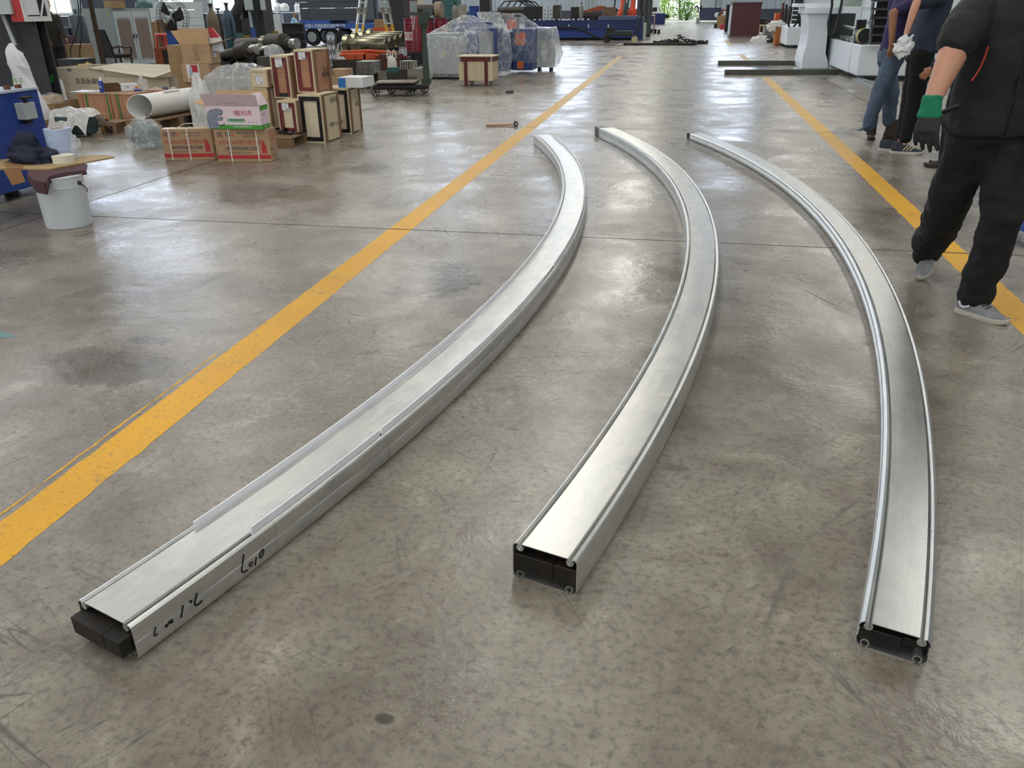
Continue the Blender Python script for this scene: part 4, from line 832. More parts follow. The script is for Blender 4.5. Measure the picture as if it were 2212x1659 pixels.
# ---------------------------------------------------------------- back left of the hall
def ext(x0, x1, y0, y1, Y):
    m = (y0 + y1) / 2; c = (x0 + x1) / 2; return AY(x0, m, Y).x, AY(x1, m, Y).x, AY(c, y1, Y).z, AY(c, y0, Y).z
def stand(name, label, cat, x0, x1, y0, y1, Y, ground=True, group=None, rz=0.0):
    a, b, z0, z1 = ext(x0, x1, y0, y1, Y); z0 = 0.0 if ground is True else (z0 if ground is False else ground)
    return thing(name, label, cat, (a, Y, z0), rz, group), b - a, z1 - z0
def one(name, label, cat, x0, x1, y0, y1, Y, d, mat, ground=True, group=None, bevel=0.0, kind=None):
    a, b, z0, z1 = ext(x0, x1, y0, y1, Y); z0 = 0.0 if ground is True else (z0 if ground is False else ground)
    return tag(MB().bb(0, 0, 0, b - a, d, z1 - z0).build(name, mat, None, (a, Y, z0), bevel=bevel), label, cat, group, kind)
def ymatch(px, py, X): d = ray(px, py); return CAMP + d * (X / d.x)       # picture point on the plane X = const
m_grey = M('machine_grey', '8b9296', .45, scale=3); m_lgrey = M('pale_grey_paint', 'b6c0c4', .45, var=.06, scale=2, dirt=.12, dirtcol='7c7068'); m_iron = M('dark_iron', '2a2a2c', .5, .4, .25, 10); m_teal = M('teal_paint', '2f5d5c', .5); m_orange = M('orange_paint', 'c4562f', .5, var=.12)
m_stl = M('bright_steel', 'b4b3ac', .25, 1, .15, 12); m_olive = M('olive_steel', '8e8a74', .28, .9, .15, 8); m_dst = M('dark_steel', '4a4743', .45, .7, .25, 8); m_glass = M('dark_glass', '20262a', .1)
# column with the red hose cabinet
Yc = 12.4; xa, xb, _, _ = ext(-70, 80, 60, 80, Yc)
cx = thing('steel_column', 'dark steel column beside the red hose cabinet at the left edge', 'column', (xa, Yc, 0)); cx['kind'] = 'structure'
MB().bb(0, 0, 0, xb - xa, .03, 14).bb((xb - xa) / 2 - .02, .03, 0, (xb - xa) / 2 + .02, .22, 14).bb(0, .22, 0, xb - xa, .25, 14).build('column', m_col, cx)
X_ = AY(55, 47, Yc - .25).x; hb = AY(40, 47, Yc - .25).z; far = ymatch(112, 45, X_).y - (Yc - .25); x0 = AY(30, 47, Yc - .25).x
t = thing('hose_cabinet', 'red fire hose cabinet with white framed glass door and papers, hung on the dark column', 'cabinet', (X_, Yc - .25, hb)); hw = .24; fd = max(.5, min(far, 1.0))
MB().bb(-hw, 0, 0, -.012, fd, .8).build('case', M('cabinet_red', 'b8383c', .45), t)
k = MB(); fz = .075; k.bb(-.012, 0, 0, .01, fd, fz).bb(-.012, 0, .8 - fz, .01, fd, .8).bb(-.012, 0, fz, .01, fz, .8 - fz).bb(-.012, fd - fz, fz, .01, fd, .8 - fz); k.build('door_frame', m_white, t)
MB().bb(-.01, fz, fz, -.004, fd - fz, .8 - fz).build('glass', m_glass, t)
MB().tube([(.004, fd * .62, fz), (.004, fd * .95, .42)], .02, 4).build('cross_bar', m_white, t)
MB().bb(.002, fd * .12, fz + .02, .008, fd * .58, .36).build('paper', m_label, t); MB().bb(.0005, fd * .2, .37, .0065, fd * .6, .6).build('paper', m_label, t); text('灭火器箱', .07, m_red, t, (.0075, fd * .4, .43), (PI / 2, 0, PI / 2))
t = one('panel_box', 'pale grey electrical box hung left of the red hose cabinet', 'box', -40, 19, -30, 31, Yc - .3, .28, m_lgrey, False)
for n_, (p, q, lab) in enumerate((((6, 31), (33, 98), 'pale conduit pipe coming down below the grey electrical box'), ((78, 50), (101, 140), 'grey pipe standing right of the dark column'), ((86, 105), (110, 140), 'short grey pipe leaning at the foot of the grey pipe'))):
    Yp = (Yc - .12, Yc + 1.2, Yc + 1.4)[n_]; a, b = AY(*p, Yp), AY(*q, Yp); b.z = 0 if n_ else b.z; k = MB(); k.cyl(b - b, a - b, .033, 10); tag(k.build('pipe', m_lgrey, None, b, smooth=True), lab, 'pipe')
a, b = AY(97, 45, 14.5), AY(112, 135, 14.5); b.z = 0; tag(MB().box((0, 0, 1.1), (.13, .05, 2.2), top=(-.0, 0, 0)).build('brown_post', M('brown_post', '3a2b22', .7), None, b), 'dark brown post behind the grey pipe', 'post')
def rack(label, x0, x1, y0, y1, Y, rows, cols, mats, name='shelf_rack', cat='rack', rr=1):
    t, w, h = stand(name, label, cat, x0, x1, y0, y1, Y); z0 = AY((x0 + x1) / 2, y1, Y).z; z0 = max(.1, z0); k = MB(); R = random.Random(rr)
    for x in (0, w - .03):
        for y in (0, .4): k.bb(x, y, 0, x + .03, y + .03, h)
    for r in range(rows + 1): z = z0 + (h - z0) * r / max(1, rows); k.bb(.03, .0, z - .02, w - .03, .43, z)
    k.build('frame', m_lgrey, t); u = (w - .08) / cols
    for r in range(rows):
        z = z0 + (h - z0) * r / rows; hh = (h - z0) / rows
        for c in range(cols):
            f = R.uniform(.4, .8); MB().lathe([(u * .36, 0), (u * .36, hh * f * .8), (u * .2, hh * f)], 10, (.04 + u * (c + .5), .2, z + .001)).build('pot', mats[R.randrange(len(mats))], t)
    return t
rack('low rack with white pots and small parts behind the grey pipe', 74, 113, 50, 82, 19.5, 3, 4, [m_white, m_label, m_red, m_iron], rr=4)
one('box', 'maroon box standing behind the grey pipe', 'box', 106, 141, 78, 128, 19, .5, M('maroon_box', '4c2f38', .6), group=None)
one('box', 'dark box behind the maroon box', 'box', 118, 152, 60, 110, 21, .4, m_dado)
t, w, h = stand('tank', 'dark grey tank on legs left of the tall grey cabinet', 'tank', 143, 174, 30, 92, 21)
MB().lathe([(.0, h * .42), (w * .42, h * .44), (w * .48, h * .5), (w * .48, h * .92), (w * .42, h * .97), (w * .2, h), (0, h)], 20, (w / 2, w / 2, 0)).build('vessel', M('tank_grey', '4a5058', .4), t, smooth=True)
for x in (.06, w - .1): MB().bb(x, w * .4, 0, x + .06, w * .5, h * .5).build('leg', m_iron, t)
MB().cyl((w / 2, w / 2, h), (w / 2, w / 2, h + .1), .04, 8).build('valve', m_teal, t)
t = one('carton', 'open brown carton on the floor left of the tall grey cabinet', 'box', 144, 180, 96, 132, 18.5, .4, m_kraft2)
t = one('low_table', 'low dark metal table before the brown carton', 'table', 125, 172, 128, 146, 15.5, .5, m_col)
# tall two-door cabinet
cL, cM, cR = G(187, 153), G(247, 151), G(346, 142); v = cR - cM; rz = math.atan2(v.y, v.x); w = v.length; d = .62
h = ZAT(224, 18, cM); t = thing('steel_cabinet', 'tall pale grey two-door cabinet with rust-brown worn doors', 'cabinet', cM, rz)
MB().bb(0, .02, 0, w, d + .5, h).build('body', M('cabinet_grey', '8f9a9c', .5, scale=2, dirt=.15), t)
def worn_door():
    t = NT('worn_door'); v = t.coord('Generated'); s = t.new('SeparateXYZ'); t.link(v, s.inputs[0]); f = t.noise(t.coord(), 5, 5, .65)
    ex = t.math('MULTIPLY', t.math('ABSOLUTE', t.math('SUBTRACT', s.outputs[0], .5)), 2.0); ez = t.math('MULTIPLY', t.math('ABSOLUTE', t.math('SUBTRACT', s.outputs[2], .48)), 2.0)
    m = t.math('ADD', t.math('MAXIMUM', ex, ez), t.math('MULTIPLY', t.math('SUBTRACT', f, .5), .25))
    t.set('Base Color', t.mix(t.ramp(m, [(.72, 1.0), (.86, 0.0)]), 'b4c2c8', t.mix(f, '8a7c74', '6f6058'))); t.set('Roughness', .5); return t.m
m_wd = worn_door()
for k in range(2):
    x = w * .2 + k * w * .38; dr = MB().bb(x + .01, -.004, h * .06, x + w * .37, .02, h * .95).build('door', m_wd, t); MB().bb(x + (w * .33 if k == 0 else .02), -.02, h * .5, x + (w * .35 if k == 0 else .04), -.005, h * .57).build('handle', m_iron, dr)
MB().lathe([(.03, 0), (.03, .002)], 10, (w * .12, .0, h * .9), 'Y').build('yellow_sticker', M('yellow_sticker', 'd8b030', .5), t)
tag(MB().bb(0, 0, 0, .5, .3, .2).build('box', m_kraft2, None, cM + Vector((.1, .35, h + .001)), rz), 'brown box lying on top of the tall grey cabinet', 'box')
o = tag(MB().blob((0, 0, 0), (.28, .18, .2), 61, .3, 2, 3).build('wrapped_part', m_teal, None, cM + Vector((1.0, .55, h + .001)), smooth=True, sharp=60), 'greenish wrapped part on top of the tall grey cabinet', 'part')
# dark slanting posts and hanging cables
for (p, q, Yp, r, lab) in (((194, 0), (223, 137), 15.0, .045, 'dark rusty post in front of the tall grey cabinet'),):
    a, b = AY(*p, Yp), AY(*q, Yp); d_ = (a - b); b2 = b - d_ * (b.z / d_.z); k = MB().cyl((0, 0, 0), (a - b2) * 1.3, r, 10); tag(k.build('post', M('rust_post', '3b2f22', .8), None, b2, smooth=True), lab, 'post')
for n_, pts in enumerate((((165, -20), (170, 20), (171, 45), (164, 75), (152, 105), (140, 128)), ((172, -20), (175, 40), (176, 80), (172, 110), (162, 128)))):
    P = [AY(x, y, 16.4) for x, y in pts]; P[-1].z = .0; P.append(Vector((P[-1].x - .3, P[-1].y, .012))); b = P[0]; tag(MB().tube([p - b for p in P], .012, 6).build('cable', m_blk, None, b, smooth=True), ('black cable hanging left of the dark rusty post, the longer loop', 'black cable hanging nearest the dark rusty post')[n_], 'cable')
# dark office chair with wooden arms
m_chr = M('chair_leather', '14161c', .45); m_cw = M('chair_wood', '241a16', .4)
o = G(262, 158); t = thing('armchair', 'black leather chair with dark wooden arms, turned away before the grey cabinet', 'chair', o, math.radians(155))
MB().bb(-.27, -.25, .40, .27, .25, .5).build('seat', m_chr, t, bevel=.02)
MB().skin([[Vector((x, y + dy, z)) for x, y in ((-.26, .22), (.26, .22), (.26, .28), (-.26, .28))] for z, dy in ((.46, 0), (.75, .04), (1.12, .14))]).build('backrest', m_chr, t)
for s in (-1, 1):
    for y in (-.22, .24): MB().tube([(s * .28, y, 0), (s * .28, y, .45)], .026, 6).build('leg', m_cw, t)
    MB().tube([(s * .31, .28, .66), (s * .32, .1, .7), (s * .32, -.1, .66), (s * .31, -.24, .68), (s * .31, -.26, .62), (s * .3, -.22, .45)], .024, 8).build('arm', m_cw, t, smooth=True)
# partition of grey boards, and its other bay
def board_wall(name, label, x0, x1, y0, y1, Y, n):
    t, w, h = stand(name, label, 'partition', x0, x1, y0, y1, Y, group='grey board partitions')
    for r in range(n): MB().bb(0, 0, h * r / n + .006, w, .06, h * (r + 1) / n - .006).build('board', m_lgrey, t)
    for x in (.02, w - .1): MB().bb(x, .061, 0, x + .08, .12, h).build('post', m_grey, t)
board_wall('board_partition', 'long grey board partition behind the pedestal fan', 300, 443, 4, 95, 29, 7)
board_wall('board_partition', 'narrow grey board partition right of the dark column with the fuse box', 575, 607, 30, 80, 29.5, 6)
one('roller_shutter', 'dark slatted shutter behind the brown box on the grey cabinet', 'shutter', 176, 300, -14, 30, 31, .06, m_dado)
# pedestal fan
def ped_fan(label, cx, cy, rpx, Y, yaw, mat, base_lab='base', hubc=None):
    p = AY(cx, cy, Y); r = rpx / F_ * fdist(p); t = thing('pedestal_fan', label, 'fan', (p.x, Y, 0), yaw, 'pedestal fans'); z = p.z
    MB().lathe([(0, 0), (.28, .0), (.28, .025), (.06, .05), (.03, .1)], 20).build('base', mat, t); MB().cyl((0, .02, .08), (0, .02, z), .02, 10).build('pole', mat, t)
    MB().lathe([(.0, .03), (.07, .04), (.085, .1), (.07, .2), (0, .22)], 16, (0, 0, z), 'Y').build('motor', mat, t, smooth=True)
    k = MB()
    for yy, rr in ((-.1, r), (.05, r), (-.02, r * 1.01), (-.14, r * .6), (-.15, r * .3)): k.tube([(rr * math.cos(q), yy, z + rr * math.sin(q)) for q in (2 * PI * i / 28 for i in range(28))], .006, 4, loop=True)
    for i in range(32):
        q = 2 * PI * i / 32; k.tube([(.04 * math.cos(q), -.15, z + .04 * math.sin(q)), (r * .6 * math.cos(q), -.14, z + r * .6 * math.sin(q)), (r * math.cos(q), -.1, z + r * math.sin(q)), (r * math.cos(q), .05, z + r * math.sin(q))], .003, 3)
    o = k.build('guard', mat, t); o['kind'] = 'stuff'
    for i in range(3):
        q = 2 * PI * i / 3 + .3; c, s = math.cos(q), math.sin(q); MB().slabpoly([(c * .05 - s * .03, -.06, z + s * .05 + c * .03), (c * r * .85 - s * .1, -.03, z + s * r * .85 + c * .1), (c * r * .85 + s * .12, -.08, z + s * r * .85 - c * .12), (c * .05 + s * .03, -.07, z + s * .05 - c * .03)], .006).build('blade', mat, t)
    return t
ped_fan('black pedestal fan before the long grey board partition', 375, 36, 31, 14.6, -.09, m_blk)
# planks, red stool, little cupboard, blue board
for k, (x, w_, hh, col) in enumerate(((331, .13, 1.38, 'a98a68'), (343, .17, 1.42, '8b6b4a'), (356, .1, 1.36, 'a58452'))):
    p = AY(x + 6, 125, 16.2 + k * .05); tag(MB().box((0, 0, hh / 2), (w_, .03, hh), rot=None).build('plank', WOOD(f'plank_{k}', col, '6b5238'), None, (p.x, p.y, 0), rot=(-.16, -.03, 0)), ('timber plank leaning behind the red stool, leftmost', 'widest timber plank leaning behind the red stool', 'yellowish timber plank leaning nearest the blue board')[k], 'plank', 'planks leaning behind the red stool')
tag(MB().bb(0, 0, 0, .12, 1.1, .9).build('leaning_rack', m_iron, None, (AY(331, 125, 16.45).x, 16.55, 0)), 'dark frame holding up the leaning planks', 'frame')
t, w, h = stand('cupboard', 'small orange-brown cupboard beside the dark leg of the grey cabinet', 'cupboard', 336, 366, 104, 150, 15.3); MB().bb(0, 0, 0, w * .55, .4, h).build('body', WOOD('orange_wood', '8f4a24', '743a1c'), t); MB().bb(w * .57, .0, 0, w, .4, h * .95).build('dark_front', m_iron, t)
z = h + .002; p = AY(345, 104, 15.3); t = thing('stool', 'red plastic stool standing on the small cupboard', 'stool', (p.x + .0, 15.5, z)); m_rp = M('red_plastic', 'c22a35', .3)
MB().lathe([(0, .25), (.13, .26), (.15, .25), (.16, .22), (.15, .21), (0, .22)], 18).build('seat', m_rp, t, smooth=True)
for i in range(4): q = PI / 4 + PI / 2 * i; MB().tube([(.12 * math.cos(q), .12 * math.sin(q), .22), (.16 * math.cos(q), .16 * math.sin(q), 0)], .02, 6).build('leg', m_rp, t)
one('blue_board', 'blue board leaning behind the open brown carton', 'board', 363, 420, 63, 120, 15, .02, M('board_blue', '2a55a8', .5))
# gas bottles on a trolley
def bottle(label, x0, x1, y0, y1, Y, mat, top=None, base=0.0, grp='gas bottles'):
    a, b, _, z1 = ext(x0, x1, y0, y1, Y); r = (b - a) / 2; h = z1 - base; t = thing('gas_bottle', label, 'gas bottle', ((a + b) / 2, Y + r, base), 0, grp)
    MB().lathe([(r * .92, 0), (r, .03), (r, h * .8), (r * .93, h * .86), (r * .62, h * .93), (r * .3, h * .96), (r * .25, h)], 18).build('cylinder', mat, t, smooth=True)
    MB().lathe([(r * .28, h), (r * .28, h + .06), (r * .18, h + .07)], 8).cyl((-.05, 0, h + .06), (.05, 0, h + .06), .02, 8).build('valve', top or m_iron, t)
    return t
bottle('brown gas bottle left of the blue gas bottle', 440, 463, 16, 62, 17.5, M('bottle_brown', '6f6152', .6, var=.2, dirt=.2))
bottle('blue-grey gas bottle beside the hanging dark hose', 476, 499, 14, 85, 18.2, M('bottle_blue', '3b5568', .55, var=.15))
bottle('dark rusty gas bottle between the brown and the blue ones', 467, 478, 26, 88, 17.9, M('bottle_rust', '3d302c', .7, var=.2))
t = thing('bottle_trolley', 'dark bottle trolley with hoop rail behind the open brown carton', 'trolley', (AY(470, 60, 17.2).x, 17.25, 0))
MB().tube([(-.55, 0, .72), (-.3, -.12, .7), (.1, -.14, .72), (.35, 0, .75)], .02, 6).tube([(-.3, 0, 0), (-.3, 0, 1.5)], .02, 6).tube([(.3, 0, 0), (.3, 0, 1.4)], .02, 6).tube([(-.3, 0, .25), (.3, 0, .25)], .02, 6).build('frame', m_iron, t)
for x in (-.38, .38): MB().lathe([(.03, -.02), (.12, -.025), (.12, .025), (.03, .02)], 14, (x, .05, .121), 'X').build('wheel', m_blk, t)
P = [AY(x, y, 18.9) for x, y in ((514, -12), (516, 10), (510, 28), (501, 40))]; tag(MB().tube([p - P[-1] for p in P], [.1, .1, .12, .13], 12).build('hose', M('hose_grey', '3a3c3c', .7), None, P[-1], smooth=True), 'thick grey suction hose hanging between the blue bottle and the column', 'hose')
t = one('cart', 'dark pump unit under the grey suction hose', 'pump', 494, 522, 40, 70, 18.7, .4, m_iron)
one('bin', 'blue steel bin left of the column with the fuse box', 'bin', 499, 533, 60, 120, 19.0, .5, M('bin_blue', '24489a', .5))
one('toolbox', 'small teal box behind the machine rollers', 'box', 494, 512, 72, 100, 18.2, .3, m_teal)
p = AY(501, 108, 16.8); tag(MB().lathe([(0, 0), (.2, .02), (.3, .2), (.3, .4), (.2, .55), (0, .6)], 20).build('pressure_tank', m_teal, None, (p.x, 16.8, 0), smooth=True), 'round teal pressure tank beside the machine rollers', 'tank')
# second column with fuse box
Y2 = 20.0; a, b, _, _ = ext(525, 568, 40, 60, Y2); t = thing('steel_column', 'dark steel column carrying a fuse box, behind the machine rollers', 'column', (a, Y2, 0)); t['kind'] = 'structure'
MB().bb(0, 0, 0, .03, .5, 14).bb(b - a - .03, 0, 0, b - a, .5, 14).bb(.03, .22, 0, b - a - .03, .28, 14).bb(b - a, .02, 0, b - a + .02, .55, 14).build('column', m_col, t)
p, q = AY(539, 24, Y2 - .06), AY(550, 85, Y2 - .06); tag(MB().cyl((0, 0, -q.z), p - q, .04, 8).build('pipe', m_lgrey, None, q, smooth=True), 'pale conduit on the column below the fuse box', 'pipe')
a, b, z0, z1 = ext(529, 547, -20, 22, Y2 - .2); t = thing('fuse_box', 'pale fuse box standing open on the dark column', 'box', (a, Y2 - .26, z0)); MB().bb(0, 0, 0, b - a, .2, z1 - z0).build('case', m_lgrey, t); MB().bb(b - a + .005, .02, .0, b - a + .22, .2, z1 - z0).build('open_side', m_iron, t); MB().bb(b - a + .2, .0, 0, b - a + .235, .2, z1 - z0).build('door', m_lgrey, t)
# big machined rollers on the floor
def roller(label, p0, p1, secs, mat2=None, name='machine_roller', grp='machined rollers on the floor', tips=m_stl):
    """shaft from p0 to p1; secs = (from, to, radius, material)"""
    t = thing(name, label, 'roller', p0, 0, grp); ax = p1 - p0
    for i, (a, b, r, m) in enumerate(secs): MB().tube([ax * a, ax * a * .98 + ax * b * .02, ax * b * .98 + ax * a * .02, ax * b], [r * .94, r, r, r * .94], 18).build(('body', 'collar', 'journal')[min(i, 2)], m, t, smooth=True, sharp=45)
    return t
p0, p1 = DV(515, 98, 17.5), DV(641, 95, 17.2); zf = lambda p, r: Vector((p.x, p.y, r))
for lab, A, B, secs in (('largest dark machined roller with a bright splined end, behind the slim crate', (515, 97, 18.0), (642, 95, 17.0), [(0, .55, .13, m_dst), (.55, .8, .2, m_dst), (.78, 1, .1, m_stl), (.45, .55, .17, m_olive), (.84, .9, .115, m_dst)]),
                        ('dark machined roller with a polished end, nearest the cartons', (480, 122, 15.6), (553, 106, 15.2), [(0, .5, .1, m_dst), (.5, .8, .15, m_dst), (.8, 1, .085, m_stl)]),
                        ('short machined shaft between the two dark rollers', (530, 115, 16.0), (578, 107, 15.7), [(0, .5, .09, m_dst), (.5, .72, .12, m_stl), (.72, 1, .07, m_stl)])):
    a, b = DV(*A), DV(*B); roller(lab, a, b, secs)
    for f, nm in ((.2, 'left'), (.62, 'right')):
        c = a.lerp(b, f); rr_ = next(r for f0, f1, r, _ in secs if f0 <= f <= f1); h_ = c.z - rr_; tag(MB().box((0, 0, h_ / 2), (.3, .5, h_), taper=.6).prism([(-.12, h_), (.12, h_), (.12, h_ + .06), (.05, h_ + .001), (-.05, h_ + .001), (-.12, h_ + .06)], -.1, .1).build('roller_stand', m_iron, None, (c.x, c.y, 0)), f'dark steel stand under the {nm} part of the ' + lab.split(',')[0].replace(' behind the slim crate', '').replace(' between the two dark rollers', '').replace(' with a bright splined end', ''), 'stand', 'stands under the rollers')
for x, y, lab in ((534, 91, 'yellowish brass bush standing on the dark post near the cartons'), (595, 80, 'yellowish brass bush on the dark post behind the largest roller')):
    p = AY(x, y, 17.0 if x < 560 else 18.6); tag(MB().bb(-.06, -.06, 0, .06, .06, p.z - .002).build('steel_post', m_iron, None, (p.x, p.y, 0)), 'dark post carrying the ' + lab.split(' on ')[0].replace(' standing', '') + (' near the cartons' if x < 560 else ' behind the roller'), 'post'); tag(MB().lathe([(.05, 0), (.075, 0), (.075, .13), (.05, .13)], 16).build('brass_bush', M('brass_film', 'a08a3c', .35, .7), None, p, smooth=True), lab, 'bush')
k = MB(); drape(k, (0, 0, 0), (.15, .12, .17), 71, .2, .1); fb_ = DV(593, 121, 13.4); tag(MB().bb(-.2, -.2, 0, .2, .25, fb_.z - .002).build('machine_block', m_dst, None, (fb_.x, fb_.y, 0)), 'dark block under the small greyish film bundle', 'block'); tag(k.build('film_bundle', m_filmg, None, fb_, smooth=True, sharp=180), 'greyish film bundle behind the slim maroon crate', 'bundle')
# far bench area
t, w, h = stand('work_bench', 'far grey workbench with small white parts, left of the trailer', 'bench', 594, 650, 26, 58, 44); MB().bb(0, 0, h - .05, w, .8, h).build('top', m_lgrey, t)
for x in (0.05, w - .13):
    for y in (.05, .7): MB().bb(x, y, 0, x + .08, y + .08, h - .05).build('leg', m_lgrey, t)
for i, (x, c) in enumerate(((580, m_white), (588, m_white), (640, m_label), (645, m_label))):
    p = AY(x, 25, 44.2); tag(MB().lathe([(.0, 0), (.22, .05), (.25, .25), (.16, .4), (0, .45)] if i < 2 else [(.12, 0), (.12, .3), (.05, .38), (.05, .45)], 12).build('white_part' if i < 2 else 'bottle', c, None, (AY((600, 614, 640, 646)[i], 25, 44.2).x, 44.3, h + .001), smooth=True), ('white casting on the far workbench, left', 'white casting on the far workbench, next to the post', 'white bottle on the far workbench before the seated worker', 'white bottle on the far workbench nearest the trailer')[i], ('casting', 'casting', 'bottle', 'bottle')[i])
t, w, h = stand('steel_stack', 'stack of dark steel beams left of the blue trailer', 'beams', 602, 652, 50, 100, 33)
for i in range(3): MB().bb(0, 0, h * i / 3 + .01, w, .5, h * i / 3 + .05).bb(0, .2, h * i / 3 + .05, w, .3, h * (i + 1) / 3 - .05).bb(0, 0, h * (i + 1) / 3 - .05, w, .5, h * (i + 1) / 3 - .0).build('beam', m_iron, t)
one('window_frame_unit', 'tall dark cabinet frame behind the far workbench', 'cabinet', 600, 640, -10, 24, 48, .5, m_dado)
# blue trailer with stacked dark panels
Yt = 37.5; a, b, z0, z1 = ext(648, 778, 45, 62, Yt); tw = b - a; t = thing('trailer', 'blue flat trailer with two black wheels and white lettering, loaded with dark panels', 'trailer', (a, Yt, 0)); m_tb = M('trailer_blue', '27549f', .45, var=.1)
MB().bb(0, 0, z0, tw * 1.25, .06, z1 - .12).bb(0, 2.2, z0, tw * 1.25, 2.26, z1 - .12).bb(0, .06, z1 - .2, tw * 1.25, 2.2, z1 - .12).build('deck', m_tb, t); MB().bb(0, -.01, z1 - .119, tw * .5, 2.2, z1 + .02).build('headboard', m_tb, t)
for px, lab in ((672, 0), (702, 1)):
    c = AY(px, 81, Yt).x - a; r = .38
    for y in (.12, 1.75): wh = MB().lathe([(r * .55, 0), (r * .96, 0), (r, .05), (r, .2), (r * .96, .25), (r * .55, .25)], 26, (c + (.25 if lab else 0), y, r + .001), 'Y').build('wheel', M('tyre', '17181a', .8), t, smooth=True); MB().lathe([(0, -.02), (r * .18, -.03), (r * .22, -.006), (r * .45, -.01), (r * .5, -.03), (r * .58, -.02), (r * .56, .01)], 20, (c + (.25 if lab else 0), y, r + .001), 'Y').build('rim', M('rim_grey', '8c9196', .5), wh, smooth=True)
for px in (653, 782): c = AY(px, 80, Yt).x - a; MB().bb(c, .02, 0, c + .14, .14, z0 + .05).build('leg', m_tb, t)
text('中国小天鹅起重机械有限公司', .19, m_label, t, (tw * .42, -.013, z0 + (z1 - z0) * .32), sx=.8)
px0, px1, _, pz1 = ext(648, 772, -20, 0, Yt); base = z1 + .021; ph_ = (2.6 - base)
for i in range(6):
    w_ = tw * .98; tag(MB().bb(0, 0, 0, w_, 1.9, ph_ / 6 - .008).build('slate_sheet', M('panel_slate', '3b4048', .5, var=.1, scale=1), None, (a + .02, Yt + .12, base + ph_ / 6 * i), .0), ('lowest dark panel of the stack on the blue trailer', 'second dark panel from the bottom on the blue trailer', 'third dark panel from the bottom on the blue trailer', 'fourth dark panel from the bottom on the blue trailer', 'fifth dark panel from the bottom, with white lettering', 'topmost dark panel of the stack on the blue trailer')[i], 'panel', 'dark panels stacked on the trailer')
t = D.objects['slate_sheet.004']; text('中国龙旺机械', .28, m_label, t, (tw * .62, -.01, .2))
one('steel_rack', 'dark tall rack standing at the right end of the trailer', 'frame', 776, 812, -20, 60, 41, .3, m_dado)
t, w, h = stand('folded_stand', 'dark folding stand in front of the trailer axle', 'stand', 720, 748, 60, 100, 33)
for x in (0, w * .4, w): MB().tube([(x, 0, 0), (w / 2, .1, h)], .03, 5).build('leg', m_iron, t)
MB().bb(w * .2, 0, h, w * .8, .2, h + .04).build('top', m_iron, t)
for i in range(2):
    k = MB(); p = AY(712 + i * 9, 108, 21.5)
    t = thing('silver_tube', ('stack of bright aluminium tins left of the shafts', 'second stack of bright aluminium tins, nearer the shafts')[i], 'tins', (p.x, 21.5, 0)); zt = AY(717, 77, 21.5).z
    for j in range(4): MB().lathe([(.045, 0), (.05, .01), (.05, zt / 4 - .012), (.045, zt / 4 - .002)], 14, (0, 0, zt / 4 * j)).build('tin', M('aluminium_foil', 'c9ced4', .2, .95), t, smooth=True)
# double ladder
def ladder(label, top, bot, Y, wpx, lean):
    a, b = AY(*top, Y), AY(*bot, Y + lean); b.z = 0; d = a - b; a = b + d * (2.6 / d.z) if d.z > .1 else a; t = thing('ladder', label, 'ladder', b, 0, 'halves of the aluminium ladder'); v = a - b; sw = wpx / F_ * fdist(b); ml = M('ladder_alloy', 'c4c6c2', .4, .6); my = M('ladder_yellow', 'd6b02e', .5)
    for x in (0, sw):
        o = Vector((x, 0, 0)); MB().tube([o + v * .42, o + v], (.045, .03), 4).build('rail', ml, t); MB().tube([o, o + v * .419], (.045, .03), 4).build('painted_rail', my, t); MB().tube([o + v * .55, o + v * .61], (.07, .06), 8).build('hinge', M('hinge_grey', '857f74', .6), t)
    for i in range(8): p = v * (i + .6) / 8.4; MB().tube([p, p + Vector((sw, 0, 0))], .016, 6).build('rung', ml, t)
ladder('left half of the aluminium and yellow ladder, before the trailer', (778, 0), (758, 88), 27, 13, -.2); ladder('right half of the aluminium and yellow ladder, before the dark pipe rack', (822, 0), (846, 88), 27, 13, .3)
t = stand('waste_bin', 'orange plastic bin with a brown carton in it, between the ladder halves', 'bin', 804, 836, 60, 98, 27.5); b_, w, h = t; MB().box((w / 2, .3, h / 2), (w * .8, .5, h), taper=1.25).build('bin', m_orange, b_); MB().bb(w * .1, .15, h * .9, w * .8, .45, h + .25).build('carton', m_kraft2, b_)
# shafts, orange frame, dark plates
for i in range(4):
    a = AY(745 + i * 17, 96 - i * 5, 23 + i * .9); b = AY(835 + i * 12, 99 - i * 5, 23 + i * .9); zc_ = .66 + .03 * i; a.z = b.z = zc_
    roller(('bright olive steel shaft, nearest of the row of four', 'bright olive steel shaft, second of the row of four', 'bright olive steel shaft, third of the row of four', 'bright olive steel shaft, farthest of the row of four')[i], a, b, [(0.08, 1, .17, m_olive), (0, .12, .25, m_olive)], name='steel_shaft', grp='steel shafts in a row')
t, w, h = stand('shaft_bench', 'dark low bench under the row of steel shafts', 'bench', 742, 870, 112, 150, 22.4); MB().bb(.3, .1, 0, .45, 3.6, .47).bb(w - .45, .1, 0, w - .3, 3.6, .47).bb(.45, .4, 0, w - .45, .5, .2).build('frame', m_iron, t)
p = AY(735, 105, 19.8); q = AY(850, 105, 19.8); t = thing('orange_trestle', 'orange welded tube frame lying before the steel shafts', 'frame', (p.x, 19.72, .4525)); L_ = q.x - p.x
for y0_, y1_, zz in ((0, .5, .1), (.15, .3, .16), (.3, .1, .06)): MB().tube([(0, y0_, zz), (L_ * .5, (y0_ + y1_) / 2, zz + .03), (L_, y1_, zz - .02)], .035, 6).build('tube', m_orange, t)
for f in (.1, .3, .45): MB().bb(L_ * f, 0, .0, L_ * f + .25, .4, .12).build('plate', m_orange, t)
